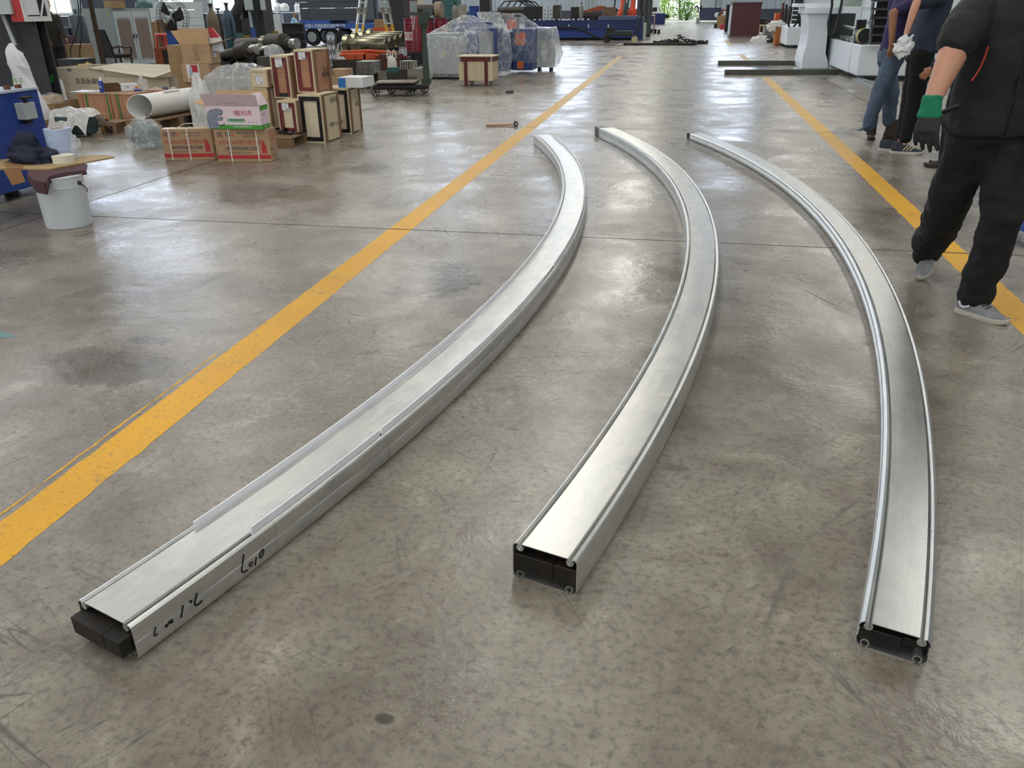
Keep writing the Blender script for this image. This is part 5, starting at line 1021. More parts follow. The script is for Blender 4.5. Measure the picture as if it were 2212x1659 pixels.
for i in range(3):
    one('steel_slab', ('thick dark steel slab before the orange frame, lowest', 'thick dark steel slab before the orange frame, middle', 'thick dark steel slab under the orange frame, topmost')[i], 'slab', 712 + i * 2, 826 + i * 3, 132 - 14 * i, 146 - 14 * i, 19.6 + .02 * i, .55, m_dst, (.0, .151, .302)[i], group='dark steel slabs'); o = D.objects['steel_slab' + ('', '.001', '.002')[i]]
    for v in o.data.vertices: v.co.z = .15 if v.co.z > .01 else 0
# steel dies on the floor
def vdie(label, x0, x1, y0, y1, Y, mat, fins=0):
    t, w, h = stand('steel_die', label, 'die', x0, x1, y0, y1, Y, group='steel dies on the floor')
    MB().prism([(0, h * .55), (w, h * .55), (w * .97, h), (w * .03, h)], 0, .5).build('body', mat, t, bevel=.004)
    for i in range(3): MB().prism([(w * (.04 + .34 * i), 0), (w * (.14 + .34 * i), 0), (w * (.24 + .34 * i), h * .54), (w * (.02 + .34 * i), h * .54)], .02, .48).build('foot', mat, t)
vdie('bright grooved steel die with tapered feet, left of the platform scale', 770, 808, 133, 188, 17.3, m_stl); vdie('smaller bright steel die behind the scale platform', 816, 836, 155, 182, 17.5, m_stl); vdie('steel die with ribbed face, right of the bag and tray', 880, 902, 148, 186, 17.0, m_stl)
for i in range(6): one('ribbed_part', 'bright ribbed plate standing in the row behind the scale post', 'plate', 864 + i * 5, 867 + i * 5, 132, 150, 16.9, .3, m_stl, AY(870, 150, 16.9).z, 'ribbed plates behind the scale')
one('die_block', 'dark block carrying the ribbed plates', 'block', 862, 900, 150, 190, 17.2, .5, m_dst, True)
t = one('rust_block', 'rusty red casting left of the paint tin', 'casting', 819, 862, 118, 176, 18.3, .5, M('rust_red', '4f2f2c', .75, .1, .25))
one('steel_stand', 'steel block under the teal tray', 'block', 836, 862, 158, 186, 17.45, .35, m_dst)
zz = AY(844, 158, 17.45).z; t, w, h = stand('tray', 'teal plastic tray behind the scale platform', 'tray', 836, 860, 146, 158, 17.5, zz + .002); MB().bb(0, 0, 0, w, .25, .01).bb(0, 0, .01, w, .012, h).bb(0, .24, .01, w, .25, h).bb(0, .012, .01, .012, .24, h).bb(w - .012, .012, .01, w, .24, h).build('tray', m_teal, t)
p = AY(847, 150, 17.6); t = thing('carrier_bag', 'white plastic carrier bag standing in the teal tray', 'bag', (p.x, 17.62, zz + .013)); hb_ = AY(844, 120, 17.6).z - zz; k = MB(); k.blob((0, 0, 0), (.11, .07, hb_), 81, .12, 1.6, 3, True, .4); k.build('bag', M('white_bag', 'd4d2cc', .5, var=.06, bump=.3), t, smooth=True, sharp=60)
for s in (-1, 1): MB().tube([(s * .1, 0, hb_ * .8), (s * .09, 0, hb_ + .06), (s * .06, 0, hb_ + .1), (s * .03, 0, hb_ + .06), (s * .03, 0, hb_ * .85)], (.014, .006), 6).build('handle', M('white_bag', 'd4d2cc'), t)
zz = AY(866, 124, 18.6).z; p = AY(866.5, 120, 18.6); t = thing('paint_tin', 'paint tin with red foot band standing on the rusty casting', 'tin', (p.x, 18.75, zz + .002)); r = .09; MB().lathe([(r, 0), (r, .19), (r * .9, .195)], 20).build('tin', M('tin_label', 'b8bfcc', .35, .4, .2, 12), t, smooth=True); MB().lathe([(r + .001, 0), (r + .002, .03)], 20, cap=False).build('red_band', m_red, t); MB().lathe([(r * 1.03, .185), (r * 1.03, .2), (r * .8, .2)], 20).build('lid', M('tin_lid', '6a3038', .4), t)
one('tin_support', 'dark casting under the paint tin', 'casting', 863, 880, 124, 180, 18.6, .35, m_dst)
# cartons on the tall cream crates
zF = hF + .014; p = cF.location; t = thing('box', 'white and blue flat carton lying on the far cream crate', 'box', (AY(722, 186, 10.9).x + .02, p.y + .12, zF), -.05); MB().bb(0, 0, 0, .36, .4, .13).build('body', m_label, t); MB().bb(-.001, -.001, 0, .11, .401, .12).build('blue_end', M('bright_blue', '2f7fd0', .45), t)
t = one('carton', 'tan carton behind the white and blue flat carton', 'box', 716, 748, 150, 220, 13.4, .35, m_kraft)
# platform scale
m_scl = M('scale_green', '2f4136', .45, var=.12); o = G(812, 209); Ysc = o.y
t = thing('platform_scale', 'green platform scale on iron wheels with a tall post', 'scale', o, math.radians(14)); L2 = (G(882, 210) - o).length; pw_ = 1.02 * L2
MB().bb(-.05, -.02, .13, L2 * 1.55, .62, .22).build('chassis', m_iron, t, bevel=.02); MB().skin([[Vector((-.0, -.03, .24)), Vector((L2 * 1.16, -.03, .24)), Vector((L2 * 1.24, .6, .24)), Vector((.04, .6, .24))], [Vector((-.0, -.03, .265)), Vector((L2 * 1.16, -.03, .265)), Vector((L2 * 1.24, .6, .265)), Vector((.04, .6, .265))]]).build('platform', M('platform_plate', '77705f', .5, .4), t)
for x in (.0, L2):
    for y in (0, .58):
        wx = x + (.26 if y else 0); wh = MB().lathe([(.07, -.02), (.085, -.025), (.085, .025), (.07, .02)], 22, (wx, y, .086), 'Y', cap=False).build('wheel', m_iron, t)
        for i in range(5): q = 2 * PI * i / 5; MB().tube([(wx, y, .086), (wx + .072 * math.cos(q), y, .086 + .072 * math.sin(q))], .008, 4).build('spoke', m_iron, wh)
pb = L2 * 1.48; ps = .3
MB().box((pb, ps, .26), (.19, .2, .1)).build('post_foot', m_scl, t); MB().box((pb, ps, .31 + .45), (.13, .13, .9), taper=.55).build('post', m_scl, t)
MB().skin([[Vector((pb + a, ps + b, z)) for a, b in ((-s, -s * .7), (s, -s * .7), (s, s * .7), (-s, s * .7))] for z, s in ((1.2, .04), (1.3, .09), (1.45, .1))]).build('fork', m_scl, t); MB().bb(pb - .35, ps - .05, 1.45, pb + .12, ps + .05, 1.51).build('beam', m_scl, t); MB().lathe([(0, -.03), (.1, -.03), (.1, .03), (0, .03)], 18, (pb + .08, ps, 1.5), 'Y').build('dial', M('dial_grey', '4a4d50', .5), t, smooth=True); MB().cyl((pb - .2, ps, 1.2), (pb - .16, ps, 1.45), .012, 6).build('poise_rod', m_stl, t)
# oil drums
def drum(label, x0, x1, y0, Y, mat, band=True, grp='red oil drums', z=.55):
    a, b, _, z1 = ext(x0, x1, y0, y0 + 2, Y); r = (b - a) / 2; h = .88 if z1 - z < .6 else z1 - z; z = z1 - h; t = thing('oil_drum', label, 'drum', ((a + b) / 2, Y + r, z), 0, grp); pr = [(r, 0), (r * 1.02, .01), (r, .02)]
    for f in (.1, .2, .3, .64, .74, .84): pr += [(r, h * f - .02), (r * 1.025, h * f), (r, h * f + .02)]
    pr += [(r, h - .02), (r * 1.02, h - .01), (r, h), (r * .95, h - .02)]; MB().lathe(pr, 26).build('drum', mat, t, smooth=True, sharp=60)
    if band: MB().lathe([(r * 1.004, h * .34), (r * 1.004, h * .6)], 26, cap=False).build('label_band', M('drum_label', 'cfcac6', .5, dirt=.2, dirtcol='7a3a3a'), t, smooth=True); text('长城', .14, m_red, t, (-r * .2, -r * 1.01, h * .46))
    return z
m_drum = M('drum_red', '7c2430', .35, var=.12)
Yd = 21.5; zd = drum('red oil drum with white label, left of the scale post', 867, 900, 40, Yd, m_drum); drum('plain red oil drum behind the scale post', 905, 931, 46, Yd + .1, m_drum, False); drum('red oil drum with white label behind the covered machine', 933, 962, 40, Yd + .3, m_drum)
p = AY(902, 95, Yd - .3); tag(MB().lathe([(.1, 0), (.11, .01), (.11, .8), (.08, .86), (.04, .9)], 16).build('gas_bottle', m_drum, None, (p.x, Yd - .32, zd), smooth=True), 'slim dark red cylinder between the drums and the scale post', 'gas bottle')
t, w, h = stand('drum_rack', 'dark steel rack carrying the red oil drums', 'rack', 862, 966, 94, 150, Yd - .45); MB().bb(0, 0, zd - .06, w, 1.4, zd - .002).build('deck', m_iron, t)
for i in range(5): MB().tube([(w * i / 4.2 + .05, .05, 0), (w * i / 4.2 + .05, .05, zd - .06)], .05, 8).build('leg', m_blk, t)
# things behind the drums
for lab, nm, cat, x0, x1, y0, y1, Y, d, m in (('dark rack of hanging pipes right of the ladder', 'pipe_rack', 'rack', 836, 872, -20, 70, 32, .5, M('dark_mesh', '25272f', .6, var=.5, scale=20)), ('pale concrete post behind the drums', 'post', 'post', 917, 930, -20, 60, 34, .3, m_lgrey), ('cream cabinet behind the drums', 'cabinet', 'cabinet', 902, 914, -10, 30, 35, .4, M('cream', 'bdb8a8', .6)),
        ('dark doorway panel behind the big pipe', 'panel', 'panel', 931, 956, -20, 40, 38, .1, m_dado), ('teal electrical cabinet behind the covered machine', 'cabinet', 'cabinet', 955, 988, -20, 60, 33, .6, m_teal), ('beige plate leaning beside the blue drum', 'plate', 'plate', 990, 1008, 10, 60, 30, .05, M('beige_plate', '918d80', .6)),
        ('red machine frame left of the pale post', 'machine', 'machine', 870, 898, -10, 24, 37, .8, M('maroon_frame', '54242c', .5)), ('grey control box left of the cream cabinet', 'box', 'box', 886, 900, 2, 60, 36, .4, m_grey), ('dark tall rack at the back beside the white gate', 'rack', 'rack', 1036, 1058, -20, 60, 46, .6, m_iron)): one(nm, lab, cat, x0, x1, y0, y1, Y, d, m)
k = MB(); p = AY(905, 33, 27.5); q = AY(952, 33, 27.5); t = thing('big_pipe', 'big dark pipe lying on the rack behind the drums', 'pipe', (p.x, 27.5, AY(932, 38, 27.2).z + .235)); L_ = q.x - p.x; MB().cyl((0, 0, 0), (L_ * .8, 0, 0), .16, 18).build('pipe', m_dst, t, smooth=True); MB().lathe([(.2, 0), (.27, 0), (.27, .2), (.2, .2)], 20, (L_ * .8, 0, -.04), 'X').build('flange', M('flange_tan', '8c7a66', .6), t, smooth=True)
one('pipe_shelf', 'dark shelf carrying the big pipe behind the drums', 'shelf', 896, 968, 38, 80, 27.2, .8, m_iron)
zb_ = drum('blue drum behind the covered machine', 1010, 1032, 13, 27, M('drum_blue', '1f3f86', .4), False, 'blue drums', .8)
bottle('grey gas bottle beside the teal cabinet', 975, 988, 10, 40, 27.2, M('bottle_grey', '7d7a70', .5), grp='gas bottles', base=zb_)
t, w, h = stand('shelf', 'dark low shelf under the blue drum and the grey bottle', 'shelf', 962, 1036, 30, 80, 26.8); MB().bb(0, 0, 0, w, 1.1, zb_ - .003).build('shelf', m_iron, t)
# ---------------------------------------------------------------- film covered machine in the middle
def hull(pts, cuts=3, amp=.03, sc=3.5, seed=0, zfloor=.03):
    mb = MB(); vs = [mb.bm.verts.new(p) for p in pts]; bmesh.ops.convex_hull(mb.bm, input=vs)
    for v in [v for v in mb.bm.verts if not v.link_faces]: mb.bm.verts.remove(v)
    bmesh.ops.delete(mb.bm, geom=[f for f in mb.bm.faces if all(v.co.z < zfloor for v in f.verts)], context='FACES')
    for _ in range(cuts):
        bmesh.ops.subdivide_edges(mb.bm, edges=[e for e in mb.bm.edges if e.calc_length() > .14], cuts=1, use_grid_fill=True); bmesh.ops.triangulate(mb.bm, faces=mb.bm.faces[:])
    for v in mb.bm.verts:
        p = v.co; o = Vector((seed * 3.1, 0, 0)); q = Vector((p.x * sc * 1.3, p.y * sc * 1.3, p.z * sc * .55)) + o
        d = Vector((noise.noise(q), noise.noise(q + Vector((7, 3, 1))), .5 * noise.noise(q + Vector((1, 9, 4))))); v.co = p + d * amp * (1.0 if p.z > .08 else 1.6)
    return mb
m_cov = FILM('cover_film', 'e6ecef', .2, 3.2, .1, .28, .8); m_mb = M('cabinet_blue', '27427e', .4, var=.06); m_op = M('orange_panel', 'd8693a', .45, var=.05); m_cg = M('control_grey', 'a9b0b4', .45, var=.04)
o = G(928, 171); Yg = o.y; X = lambda px, py, Y: AY(px, py, Y).x; Zt = lambda px, py, Y: AY(px, py, Y).z
mc = thing('covered_machine', 'blue and grey machine standing under clear film, behind the maroon framed crate', 'machine', (o.x, Yg, 0))
R_ = lambda px, py, Y: AY(px, py, Y) - Vector((o.x, Yg, 0))
g1 = R_(993, 72, Yg); MB().bb(0, 0, .12, g1.x, .7, g1.z).build('control_cabinet', m_cg, mc, bevel=.008); MB().bb(.05, .05, .001, g1.x - .05, .65, .118).build('plinth', m_iron, mc)
pl = MB().bb(g1.x * .45, -.004, g1.z * .5, g1.x * .57, -.001, g1.z * .62).build('warning_label', M('label_yellow', 'd9d48a', .5), mc); MB().prism([(g1.x * .47, g1.z * .53), (g1.x * .55, g1.z * .53), (g1.x * .51, g1.z * .605)], -.0065, -.005).build('warning_triangle', M('warn_yellow', 'c8a82a', .5), pl)
b1 = R_(1076, 55, Yg + .9); MB().bb(g1.x + .02, .35, .1, b1.x, 1.5, b1.z * .96).build('blue_cabinet', m_mb, mc, bevel=.01); MB().bb(g1.x * .55, .75, g1.z * .9, b1.x * .9, 1.3, R_(1020, 48, Yg + .9).z).build('upper_housing', m_mb, mc)
MB().bb(b1.x * .78, .3, .1, b1.x * 1.0, .34, b1.z * .9).build('grey_door', m_grey, mc)
a_, b_ = R_(1107, 150, Yg + 1.9), R_(1150, 62, Yg + 1.9); MB().bb(a_.x, 1.9, .08, b_.x, 2.9, b_.z).build('blue_front', m_mb, mc, bevel=.01)
for x0, x1, y0, y1 in ((1113, 1135, 70, 97), (1117, 1131, 132, 148)): p, q = R_(x0, y1, Yg + 1.9), R_(x1, y0, Yg + 1.9); MB().bb(p.x, 1.885, max(.1, p.z), q.x, 1.899, q.z).build('orange_panel', m_op, mc)
p, q = R_(1096, 59, Yg + 2.4), R_(1116, 44, Yg + 2.4); MB().bb(p.x, 2.4, p.z - .05, q.x, 2.7, q.z).build('orange_box', m_op, mc); MB().bb(b1.x + .01, 1.2, .1, a_.x - .01, 2.6, b1.z * .85).build('blue_side', m_mb, mc)
for px in (1046, 1075, 1118): p = R_(px, 28, Yg + 1.4); MB().bb(p.x - .03, 1.4, b1.z * .8, p.x + .03, 1.46, p.z).build('mast', m_grey, mc); MB().bb(p.x - .08, 1.38, p.z - .08, p.x + .08, 1.48, p.z - .05).build('mast_head', m_iron, mc)
h0 = b1.z
H1 = [(-.06, -.06, .06), (g1.x * .98, -.07, .06), (-.05, -.05, g1.z * .96), (g1.x * 1.0, -.06, g1.z * .88), (-.05, .8, g1.z * 1.0), (-.08, .9, .06), tuple(R_(997, 33, Yg + .9)), tuple(R_(1018, 33, Yg + 1.0)), tuple(R_(1062, 60, Yg + .4)), tuple(R_(1020, 55, Yg + .3)), (b1.x * .98, .2, .5), (b1.x, 1.6, h0), (b1.x * .95, 1.6, .06), (b1.x * .97, .22, .06)]
tag(hull(H1, 4, .035, 3.2, 1).build('plastic_cover', m_cov, None, (o.x, Yg, 0), smooth=True, sharp=50), 'clear film over the grey control cabinet with the warning label', 'cover', 'clear film covers on the machine')
H2 = [tuple(R_(1031, 26, Yg + 1.3)), tuple(R_(1080, 26, Yg + 1.3)), (b1.x + .06, .75, .06), (b1.x + .28, .8, .06), tuple(R_(1100, 70, Yg + .8)), tuple(R_(1107, 120, Yg + .9)), (b1.x * .75, .9, h0 * .96), (b1.x + .1, 1.8, .06), (b1.x * .7, 1.8, h0), tuple(R_(1078, 60, Yg + .75))]
tag(hull(H2, 4, .045, 3.8, 5).build('plastic_cover', m_cov, None, (o.x, Yg, 0), smooth=True, sharp=50), 'clear film hanging between the grey cabinet and the blue front with orange panels', 'cover', 'clear film covers on the machine')
H3 = [tuple(R_(1083, 28, Yg + 2.2)), tuple(R_(1125, 28, Yg + 2.2)), tuple(R_(1156, 58, Yg + 1.85)), (b_.x + .04, 1.86, .25), (a_.x - .02, 1.86, .3), (a_.x - .02, 1.87, b_.z * .97), (b_.x + .06, 3.0, b_.z), (b_.x + .05, 3.0, .2), (a_.x, 3.0, .2), tuple(R_(1085, 50, Yg + 2.9))]
tag(hull(H3, 4, .03, 3.5, 9, .0).build('plastic_cover', FILM('cover_film_thin', 'e6ecef', .07, 3.2, .1, .25, .8), None, (o.x, Yg, 0), smooth=True, sharp=50), 'clear film over the blue front with orange panels', 'cover', 'clear film covers on the machine')
Yq = Yg + 2.7; t, w, h = stand('console', 'blue topped console under its own clear bag, right end of the covered machine', 'console', 1157, 1194, 62, 142, Yq); MB().bb(0, 0, .1, w, .5, h * .75).build('cabinet', m_cg, t, bevel=.01); MB().bb(0, -.01, h * .752, w, .5, h).build('blue_top', m_mb, t)
for x in (.04, w - .1): MB().bb(x, .1, 0, x + .06, .4, .099).build('foot', m_iron, t)
MB().tube([(w * .95, -.04, h * .7), (w * .8, -.06, h * .35), (w * .4, -.06, h * .18), (-.05, -.05, h * .2)], .015, 6).build('cable', m_blk, t)
tag(hull([(-.03, -.08, h * 1.03), (w + .04, -.08, h * 1.03), (w + .02, .55, h * 1.03), (-.03, .55, h * 1.03), (w + .24, -.1, h * .5), (w + .2, .5, h * .4), (w + .1, -.12, .1), (-.06, -.1, .12), (-.05, .6, .2), (w + .1, .6, .2)], 4, .05, 4.5, 13, .0).build('plastic_cover', FILM('cover_film_dense', 'e6ebec', .3, 3.2, .12, .3, .8), None, (D.objects['console'].location.x, Yq, 0), smooth=True, sharp=50), 'clear bag over the blue topped console', 'cover', 'clear film covers on the machine')
# maroon framed crate on legs
a, rz, w = place((992, 186), (1066, 186)); h = ZAT(1066, 121, a); z0 = ZAT(1030, 174, a); d = .55; wd_m = WOOD('maroon_wood', '6d2f2b', '54231f')
t = thing('wooden_crate', 'pale wooden crate with maroon frame standing on legs before the film covered machine', 'crate', a, math.radians(-1))
for i in range(6): MB().bb(w * i / 6 + .002, .012, z0, w * (i + 1) / 6 - .002, .03, h - .01).build('plank', m_pine, t)
MB().bb(0.005, .031, z0 + .02, w - .005, d, h - .01).build('body', m_pine, t)
for x in (.16, .76): MB().bb(w * x, -.004, 0, w * x + .075, .011, h - .1).build('leg', wd_m, t)
for x in (.16, .76): MB().bb(w * x, d - .12, 0, w * x + .09, d - .02, z0 + .019).build('leg', m_pine, t)
MB().bb(w * .07, -.008, h - .1, w * .95, .011, h - .012).build('top_rail', wd_m, t); MB().bb(-.02, -.03, h - .009, w + .03, d + .02, h + .012).build('lid', m_ply, t); MB().bb(w + .0005, .04, h - .1, w + .02, d - .04, h - .012).build('side_rail', wd_m, t)
for x in (0, w - .06): MB().bb(x, -.006, h - .09, x + .06, .011, h - .03).build('corner_plate', M('zinc', 'a4a9ad', .35, .8), t)
# small things on the floor
t = thing('mallet', 'mallet with pale wooden handle and black head lying by the yellow line', 'hammer', G(1050, 273) + Vector((0, 0, .018)), 0); v = G(1116, 272) - G(1050, 273); L_ = v.length
ha = math.atan2(v.y, v.x); t.rotation_euler = (0, 0, ha); MB().tube([(0, 0, 0), (L_ * .5, 0, .002), (L_ * .93, 0, .006)], [.016, .017, .014], 10).build('handle', WOOD('ash_handle', 'd2a684', 'b98a66', axis='X'), t, smooth=True); MB().lathe([(.028, -.06), (.034, -.055), (.034, .055), (.028, .06)], 18, (L_ * .97, 0, .017), 'Y').build('head', M('rubber_black', '18181a', .5), t, smooth=True); MB().lathe([(0, -.0605), (.022, -.0605), (.022, -.061)], 14, (L_ * .97, 0, .017), 'Y', ).build('face', m_stl, t)
tag(MB().box((0, 0, .025), (.16, .1, .05), taper=.85).build('steel_chock', m_dst, None, G(1101, 201), .3, bevel=.006), 'small dark steel block lying alone left of the yellow line', 'block')
tag(MB().bb(0, 0, 0, .16, .03, .004).build('steel_plate', M('scrap_plate', '9a9890', .4, .6), None, G(1450, 299), -.3), 'thin strip of scrap metal on the floor before the right extrusion end', 'strip')
tag(MB().tube([(0, 0, .014), (1.2, 0, .014), (2.6, .05, .014)], .014, 6).build('steel_rod', m_iron, None, G(1203, 97.5)), 'thin dark rod on the floor left of the chain heap', 'rod')
p, q = G(1337, 98.5), G(1505, 98); t = thing('steel_tube', 'long dark tube with bright end lying in front of the chain heap', 'tube', p + Vector((0, 0, .06))); MB().cyl((.2, 0, 0), (q.x - p.x, 0, 0), .05, 10).build('tube', m_iron, t, smooth=True); MB().cyl((0, -.1, -.02), (.2, 0, .0), .035, 8).build('bright_end', m_stl, t)
t = thing('chain', 'heap of dark chain lying behind the long tube on the floor', 'chain', G(1470, 95)); R = random.Random(5); k = MB(); lk = MB().tube([(.09 * math.cos(q) * (1.5 if 1 else 1), .06 * math.sin(q), 0) for q in (2 * PI * i / 10 for i in range(10))], .022, 5, loop=True).mesh('chain_link', m_iron)
for i in range(60): u = R.uniform(-1, 1); link('chain_link', lk, t, (u * 1.15, R.uniform(-.35, .35), .05 + .16 * (1 - abs(u)) * R.random() + (.18 if abs(u) < .08 else 0)), rot=(R.uniform(-.9, .9), R.uniform(-.6, .6), R.uniform(0, 6)))
# ---------------------------------------------------------------- far end
a, b = G(1140, 86), G(1386, 87); Yb = b.y; z1 = ZAT(1300, 43, G(1300, 87)); w = b.x - a.x
t = thing('machine_bed', 'long dark blue machine bed with a row of screw heads along its top', 'machine', (a.x, Yb, 0)); m_bb = M('bed_blue', '1f3b86', .4, var=.1, scale=.8); m_bd = M('bed_blue_dark', '182a5c', .4, var=.08, scale=.8)
MB().bb(0, .06, .12, w - .3, 1.6, z1 * .55).build('lower_bed', m_bb, t); MB().bb(0, 0, z1 * .552, w - .3, 1.7, z1).build('upper_bed', m_bd, t); MB().bb(.3, .3, 0, w - .5, 1.3, .119).build('plinth', m_iron, t); MB().bb(w - .299, -.05, 0, w, 1.75, z1 + .1).build('end_plate', m_bd, t); MB().bb(w - 2.2, -.03, z1 + .002, w - .31, 1.7, z1 + .17).build('cover_plate', M('plate_blue_grey', '4a5a78', .4), t)
sc = MB().lathe([(.05, 0), (.05, .05), (.03, .06)], 8).mesh('screw_head', m_white)
for i in range(12): link('screw_head', sc, t, (.5 + i * (w - 3.2) / 11, .1 + .1 * (i % 2), z1 + .001))
for i, px in enumerate((1228, 1270, 1313)): x = X(px, 55, Yb) - a.x; MB().bb(x, -.006, z1 * .62, x + .05, -.001, z1 * .78).build('scale_mark', m_label, t)
P = [AY(x, y, Yb - .15) for x, y in ((1195, 60), (1238, 59), (1262, 66), (1285, 79), (1303, 84))]; P[-1].z = .05; tag(MB().tube([p - P[0] for p in P], .045, 6).build('hose', m_blk, None, P[0], smooth=True), 'thick black hose drooping along the blue machine bed', 'hose')
zt_ = z1 + .003
for nm, cat, lab, x0, x1, y0, y1, dd, m in (('headstock', 'machine part', 'pale grey drilled block on the blue bed, left one', 1172, 1184, 12, 35, .5, m_lgrey), ('headstock', 'machine part', 'pale grey drilled block on the blue bed, right one', 1185, 1194, 12, 35, .5, m_lgrey), ('slide', 'machine part', 'dark slide block right of the drilled blocks', 1195, 1210, 11, 42, .6, m_dst), ('spindle', 'machine part', 'dark spindle carriage left of the drilled blocks', 1132, 1171, 14, 44, .7, m_iron),
        ('chest', 'box', 'brown wooden chest on the far end of the blue bed', 1303, 1328, 24, 38, .6, WOOD('brown_chest', '7a5a48', '5e4436')), ('screen', 'screen', 'small framed screen on the blue bed', 1233, 1250, 15, 34, .2, m_iron), ('tool_tray', 'tray', 'dark tool tray on the blue bed', 1247, 1288, 33, 42, .6, m_blk)):
    a_, b_, za, zb = ext(x0, x1, y0, y1, Yb + .4); tag(MB().bb(0, 0, 0, b_ - a_, dd, zb - zt_).build(nm, m, None, (a_, Yb + .4 + (1.5 if nm == 'black_case' else 0), zt_ + (.175 if nm == 'chest' else 0)), bevel=.01), lab, cat)
for i in range(2):
    o_ = D.objects['headstock' + ('', '.001')[i]]; o_.data = o_.data.copy()
    for r in range(3): c = MB().lathe([(.03, 0), (.03, .01)], 8, (.12, -.012, .1 + r * .17), 'Y').build('bolt_hole', m_blk, o_)
p0 = AY(1132, 22, Yb + .7); tag(MB().cyl((0, 0, 0), (X(1075, 22, Yb + .7) - p0.x, 0, .0), .16, 12).build('drive_shaft', m_dst, None, (p0.x, Yb + .7, p0.z), smooth=True), 'long dark drive shaft running left from the spindle carriage', 'shaft')
for i in range(4): P = [AY(x, y, Yb + .8) for x, y in ((1075 + i * 14, 22), (1090 + i * 14, 3 - i), (1120 + i * 12, 2 + i), (1150 + i * 6, 18))]; tag(MB().tube([p - P[0] for p in P], .035, 5).build('hose', m_blk, None, P[0], smooth=True), ('black hose arching over the far spindle, leftmost', 'black hose arching over the far spindle, second', 'black hose arching over the far spindle, third', 'black hose arching over the far spindle, rightmost')[i], 'hose', 'hoses arching over the spindle')
bottle('small grey gas bottle standing on the blue bed', 1251, 1260, 9, 34, Yb + .3, M('bottle_grey', '7d7a70', .5), base=zt_)
a_ = AY(1268, 28, Yb + .7); tag(MB().bb(0, 0, 0, .9, .5, .32).build('support_block', m_dst, None, (a_.x - .18, Yb + 1.1, zt_)), 'dark block under the slanted rusty orange plate', 'block'); tag(MB().prism([(0, 0), (1.0, .12), (1.05, .3), (.7, .3), (.05, .1)], 0, .5).build('orange_plate', M('rust_orange', '9a5038', .7, var=.2), None, (a_.x - .2, Yb + 1.1, zt_ + .322)), 'long rusty orange plate lying slanted on the blue bed', 'plate')
# welding robots
for i, (x0, xb, lab) in enumerate(((1337, 1350, 'orange robot arm left of the dark gas bottle'), (1358, 1373, 'orange robot arm right of the dark gas bottle'))):
    Yr = Yb + 2.4; p = AY((x0 + xb) / 2, 30, Yr); t = thing('robot_arm', lab, 'robot', (p.x, Yr, 0), 0, 'orange robot arms'); m_rob = M('robot_orange', 'd8502e', .4, var=.06)
    MB().bb(-.25, -.25, 0, .25, .25, p.z - .15).build('pedestal', m_iron, t); MB().lathe([(.24, 0), (.26, .05), (.22, .35), (.1, .45)], 16, (0, 0, p.z - .14)).build('base', m_rob, t, smooth=True); MB().tube([(0, 0, p.z + .2), (.05, 0, p.z + .9), (.0, .1, p.z + 1.4)], [.13, .11, .12], 10).build('lower_arm', m_rob, t, smooth=True); MB().tube([(0, .1, p.z + 1.4), (-.5, -.3, p.z + 1.6)], [.12, .07], 10).build('upper_arm', m_rob, t, smooth=True); MB().lathe([(0, -.15), (.17, -.15), (.17, .15), (0, .15)], 16, (.02, 0, p.z + .15), 'Y').build('joint', m_rob, t, smooth=True)
bottle('dark green gas bottle between the orange robot arms', 1345, 1355, 1, 40, Yb + 1.9, M('bottle_dark', '3c4a46', .5))
for i in range(3): P = [AY(x, y, Yb + 2.3) for x, y in ((1330 + 28 * i, -6), (1327 + 28 * i, 15), (1335 + 26 * i, 24))]; tag(MB().tube([p - P[0] for p in P], .04, 5).build('cable', m_blk, None, P[0], smooth=True), ('black cable hanging left of the orange robots', 'black cable hanging at the right orange robot', 'black cable hanging right of the orange robots')[i], 'cable', 'cables at the robots')
t, w, h = stand('wall_cabinet', 'dark tall cabinet right of the orange robots', 'cabinet', 1376, 1408, -15, 40, Yb + 5); MB().bb(0, 0, 0, w, .6, h).build('body', m_iron, t)
for i in range(3): MB().bb(w * i / 3 + .03, -.02, .1, w * (i + 1) / 3 - .03, -.001, h - .1).build('door', M('cab_door', '3f4648', .5), t)
# hand cart before the bed
t, w, h = stand('hand_cart', 'dark box cart with one pale wheel parked before the blue bed', 'cart', 1302, 1372, 66, 92, G(1310, 93).y); z_ = .28
MB().bb(0, 0, z_, w, .8, z_ + .05).build('deck', m_iron, t); MB().bb(.1, .05, z_ + .051, w - .15, .75, h - .02).build('box', M('cart_box', '2b3033', .6), t); MB().bb(.15, .1, h - .015, w * .35, .5, h + .12).build('load', m_blk, t); MB().tube([(w - .05, .1, z_ + .05), (w + .28, .1, h + .75), (w + .28, .7, h + .75), (w - .05, .7, z_ + .05)], .03, 6).build('handle', m_iron, t)
for x, y, m in ((.18, .05, m_blk), (.18, .7, m_blk), (w - .02, .05, M('pale_wheel', 'b5ad90', .6)), (w - .02, .7, m_blk)): MB().lathe([(.05, -.04), (.15, -.05), (.15, .05), (.05, .04)], 18, (x, y, .151), 'X' if 0 else 'Y').build('wheel', m, t, smooth=True)
t, w, h = stand('trolley', 'small white topped trolley behind the end of the blue bed', 'trolley', 1381, 1414, 32, 70, 53); MB().bb(0, 0, h - .06, w, .7, h).build('top', m_pine, t); MB().bb(0, .0, .2, w, .7, .25).build('shelf', m_iron, t)
for x in (0, w - .06):
    for y in (0, .64): MB().bb(x, y, 0, x + .06, y + .06, h - .061).build('leg', M('pinkish_leg', '9a7f72', .5), t)
one('white_cabinet', 'white cabinet end just right of the blue bed', 'cabinet', 1389, 1394, 50, 84, Yb + .6, .8, m_white)
